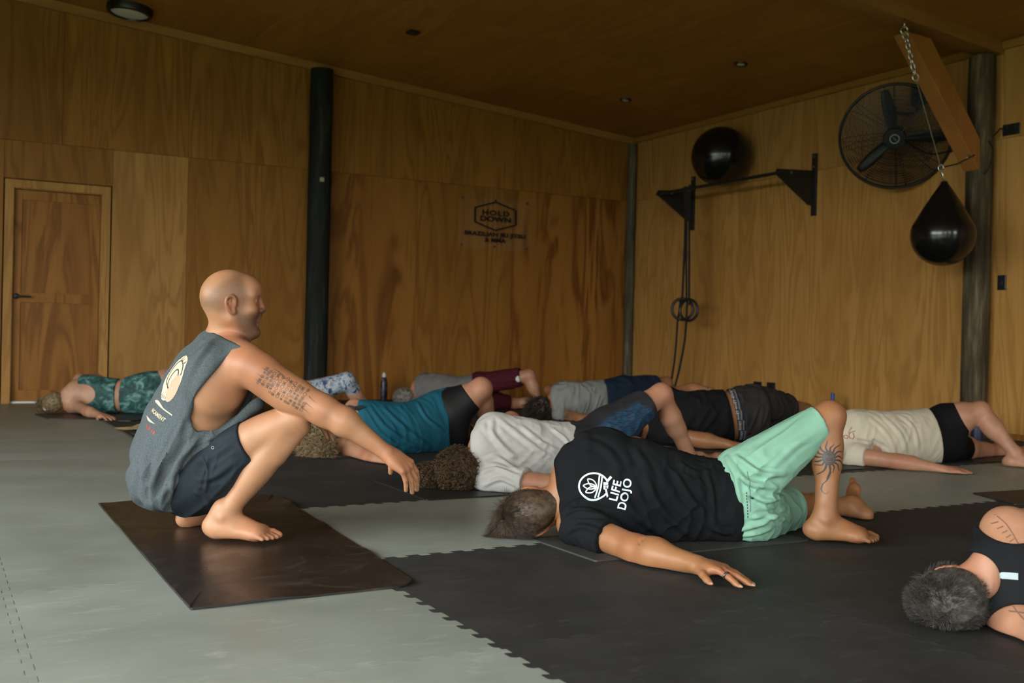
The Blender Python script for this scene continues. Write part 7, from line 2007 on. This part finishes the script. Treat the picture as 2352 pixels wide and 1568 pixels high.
# ------------------------------------------------------------------ cream tee, black shorts
def build_cream():
    P = px
    st = [(P(1932, 1012, 6.3), vec(.2, .05, 1), 0.12, 0.06), (P(1958, 1010, 6.32), vec(.1, .1, 1), 0.163, 0.105), (P(2030, 1010, 6.36), UP, 0.148, 0.12), (P(2090, 1006, 6.42), UP, 0.148, 0.12), (P(2140, 1004, 6.48), UP, 0.162, 0.125), (P(2178, 998, 6.54), UP, 0.172, 0.13)]
    hc, hf, hu = P(1905, 1030, 6.28), vec(.05, .95, -.1), vec(-1, 0, -.1)
    armL = dict(sh=P(1962, 1046, 6.2), el=P(2062, 1060, 6.04), wr=P(2164, 1078, 5.93), r=(0.056, 0.044, 0.027), hand=(vec(.92, -.3, -.03), vec(0, -.25, 1), -FH, dict(curl=(0.14, 0.16, 0.1), spread=0.12)))
    armU = dict(sh=P(1965, 968, 6.42), el=P(2010, 962, 6.68), wr=P(2060, 990, 6.8), r=(0.052, 0.042, 0.027), hand=(vec(.5, .2, -.4), UP, FH))
    legU = dict(hip=P(2178, 968, 6.50), kn=P(2252, 944, 6.44), an=P(2334, 1044, 6.30), r=(0.102, 0.062, 0.037), foot=(vec(.85, -.5, 0), UP, FH, dict(sc=0.98)))
    legL = dict(hip=P(2180, 1026, 6.62), kn=P(2262, 1036, 6.86), an=P(2352, 1040, 7.1), r=(0.094, 0.058, 0.036), foot=(vec(.3, .85, .1), vec(-.9, 0, .3), UP))
    cream = cloth_mat('cream_cotton', (0.52, 0.46, 0.36), 0.08, 7, 0.9, fold=0.12)
    pr = lying('person in cream tee and black shorts lying twisted near the brown pole', 0.0065, (hc, hf, hu, 0.97), P(1930, 1014, 6.3), st, [armL, armU], [legU, legL], SK_PINK,
        shirt=dict(name='tee_shirt', folds=[([(2000, 960), (2040, 1000), (2060, 1050)], 0.012, 0.005), ([(2030, 958), (2070, 1000), (2085, 1055)], 0.012, 0.005), ([(2070, 955), (2100, 985), (2110, 1040)], 0.012, 0.005), ([(1965, 1010), (2010, 1020), (2050, 1045)], 0.010, 0.005)], mat=cream, add=0.025, sleeves=[(0.30, 0.076, 0.072), (0.35, 0.062, 0.06)], hem=(P(2140, 1004, 6.48), vec(1, 0, .22)), neck=(P(1924, 1012, 6.3), -RH), wr=[(vec(.45, 0, 1), 22, 4, 0.005, 3), (vec(-.4, 0, 1), 30, 6, 0.006, 13, P(2060, 1000, 6.3), 0.12)]),
        bottoms=dict(name='shorts', mat=cloth_mat('black_shorts', (0.006, 0.006, 0.007), 0.1, 8, 0.75), **{'from': 3}, add=0.006, legs=[(0.68, 0.115, 0.083), (0.50, 0.105, 0.086)], waist=(P(2120, 1004, 6.46), -RH)))
    tb = bvh_of([pr['shirt']])
    lay_print('shirt_print', shapes_mesh(ring2d(0, 0, 0.022, 0.014, 0.005, 5, 0.3, 5.6)+stroke([(0.03, -0.02), (0.012, 0.02), (0.05, 0.0)], 0.005)+ring2d(-0.012, 0.03, 0.01, 0.012, 0.005, 8)), P(1956, 1000, 6.2), vec(.1, 0, 1), -RH, tb, simple('red_print_small', (0.30, 0.09, 0.06), 0.8), pr['shirt'], 0.0018, 0.35)
    hm = hair_mat('light_brown_hair', (0.06, 0.038, 0.02), (0.18, 0.12, 0.07))
    hair_cap(hc, hf, hu, 0.97, 0.012, hm, pr['root'], h=0.008, bump=0.008)
build_cream()

# ------------------------------------------------------------------ dark haired person in black tank, bottom right
def build_tank():
    P = px
    st = [(P(2272, 1334, 2.74), vec(.38, 0, .92), 0.105, 0.055), (P(2318, 1326, 2.77), vec(.30, .05, .95), 0.150, 0.090), (P(2420, 1330, 2.82), UP, 0.150, 0.11), (P(2540, 1335, 2.88), UP, 0.130, 0.10), (P(2680, 1330, 2.95), UP, 0.158, 0.12)]
    hc, hf, hu = P(2196, 1366, 2.74), vec(.08, .97, -.14), vec(-.94, 0, -.34)
    armU = dict(sh=P(2312, 1218, 2.80), el=P(2420, 1190, 3.02), wr=P(2520, 1250, 3.12), r=(0.053, 0.042, 0.027), hand=(vec(.5, .2, -.4), UP, FH))
    armL = dict(sh=P(2335, 1424, 2.68), el=P(2470, 1500, 2.45), wr=P(2600, 1520, 2.32), r=(0.052, 0.042, 0.027), hand=(vec(.8, -.5, 0), UP, -FH, FLAT_HAND))
    legU = dict(hip=P(2690, 1270, 2.95), kn=P(2960, 1120, 3.0), an=P(2960, 1420, 3.0), r=(0.09, 0.057, 0.037), foot=(vec(.97, -.1, 0), UP, FH))
    legL = dict(hip=P(2700, 1370, 3.02), kn=P(2850, 1340, 3.32), an=P(3000, 1330, 3.55), r=(0.086, 0.055, 0.036), foot=(vec(.3, .85, .1), vec(-.9, 0, .3), UP))
    blk = cloth_mat('black_tank', (0.009, 0.010, 0.012), 0.1, 8, 0.85)
    pr = lying('dark haired person in black tank top cropped by the right edge of the picture', 0.005, (hc, hf, hu, 0.90), P(2268, 1336, 2.75), st, [armL, armU], [legU, legL], SK_PINK,
        shirt=dict(name='tank_top', mat=blk, range=(1, 5), add=0.012, hem=(P(2640, 1330, 2.93), RH), add_=0, extra=[(Prim(P(2318, 1225, 2.79), P(2340, 1418, 2.69), 0.090, 0.090), 0.03), (Prim(P(2330, 1330, 2.74), P(2480, 1330, 2.82), 0.125, 0.125, (FH, 0.85)), 0.03), (Ell(P(2272, 1334, 2.74), (0.07, 0.072, 0.115), (RH, FH, UP)), 0.03)], carve=[(Prim(P(2325, 1142, 2.40), P(2325, 1142, 3.1), 0.112, 0.130), 0.0), (Prim(P(2350, 1478, 2.25), P(2350, 1470, 3.0), 0.085, 0.10), 0.0), (Prim(P(2236, 1325, 2.45), P(2236, 1325, 2.95), 0.058, 0.070), 0.0)]),
        bottoms=dict(name='shorts', mat=blk, **{'from': 3}, add=0.014, legs=[(0.7, 0.11, 0.08), (0.7, 0.10, 0.08)], waist=(P(2610, 1330, 2.92), -RH)))
    tb = bvh_of([pr['body']])
    lay_print('shoulder_tattoo', shapes_mesh(stroke([(-0.02, 0.035), (0.002, 0.0), (0.016, -0.045)], 0.0032)+[q for k in range(6) for q in stroke([(-0.016+0.005*k, 0.012-0.009*k), (-0.030+0.005*k, 0.004-0.009*k)], 0.0022)]), P(2316, 1205, 2.72), RH, UP, tb, simple('faded_ink', (0.17, 0.095, 0.065), 0.6), pr['root'], 0.001, 0.1)
    lay_print('arm_tattoo', shapes_mesh(stroke([(-0.012, 0.0), (0.012, 0.004), (0.02, 0.0)], 0.003)+stroke([(0.0, 0.012), (0.004, -0.012)], 0.003)), P(2345, 1412, 2.6), RH, UP, tb, simple('faded_ink', (0.17, 0.095, 0.065), 0.6), pr['root'], 0.001, 0.1)
    px_ribbon('care_label', [(2294, 1321), (2316, 1322), (2338, 1324)], 0.017, [pr['shirt'], pr['body']], simple('pale_label', (0.34, 0.42, 0.46), 0.6), pr['shirt'], 0.004)
    hm = hair_mat('short_dark_hair', (0.014, 0.012, 0.011), (0.075, 0.066, 0.058))
    hair_cap(hc, hf, hu, 0.90, 0.010, hm, pr['root'], low=-0.058, h=0.005, bump=0.004)
    W, NN, L, rng = hair_roots(5200, hc, hf, hu, 0.90, 0.008, 4, low=-0.06)
    f_, s_, u_ = frame(hf, hu)
    sw = vnoise(L*22, 3)[:, None]-0.5; sw2 = vnoise(L*22, 8)[:, None]-0.5
    strands('hair_strands', W, comb(W, NN*0.35, -u_*0.5+s_*sw*2.2+f_*sw2*1.6+u_*0.5*(L[:, 2:3] > 0.06)+NN*0.25, 0.026, 5, 0, 0.15, rng), 0.0009, hm, pr['root'])
build_tank()
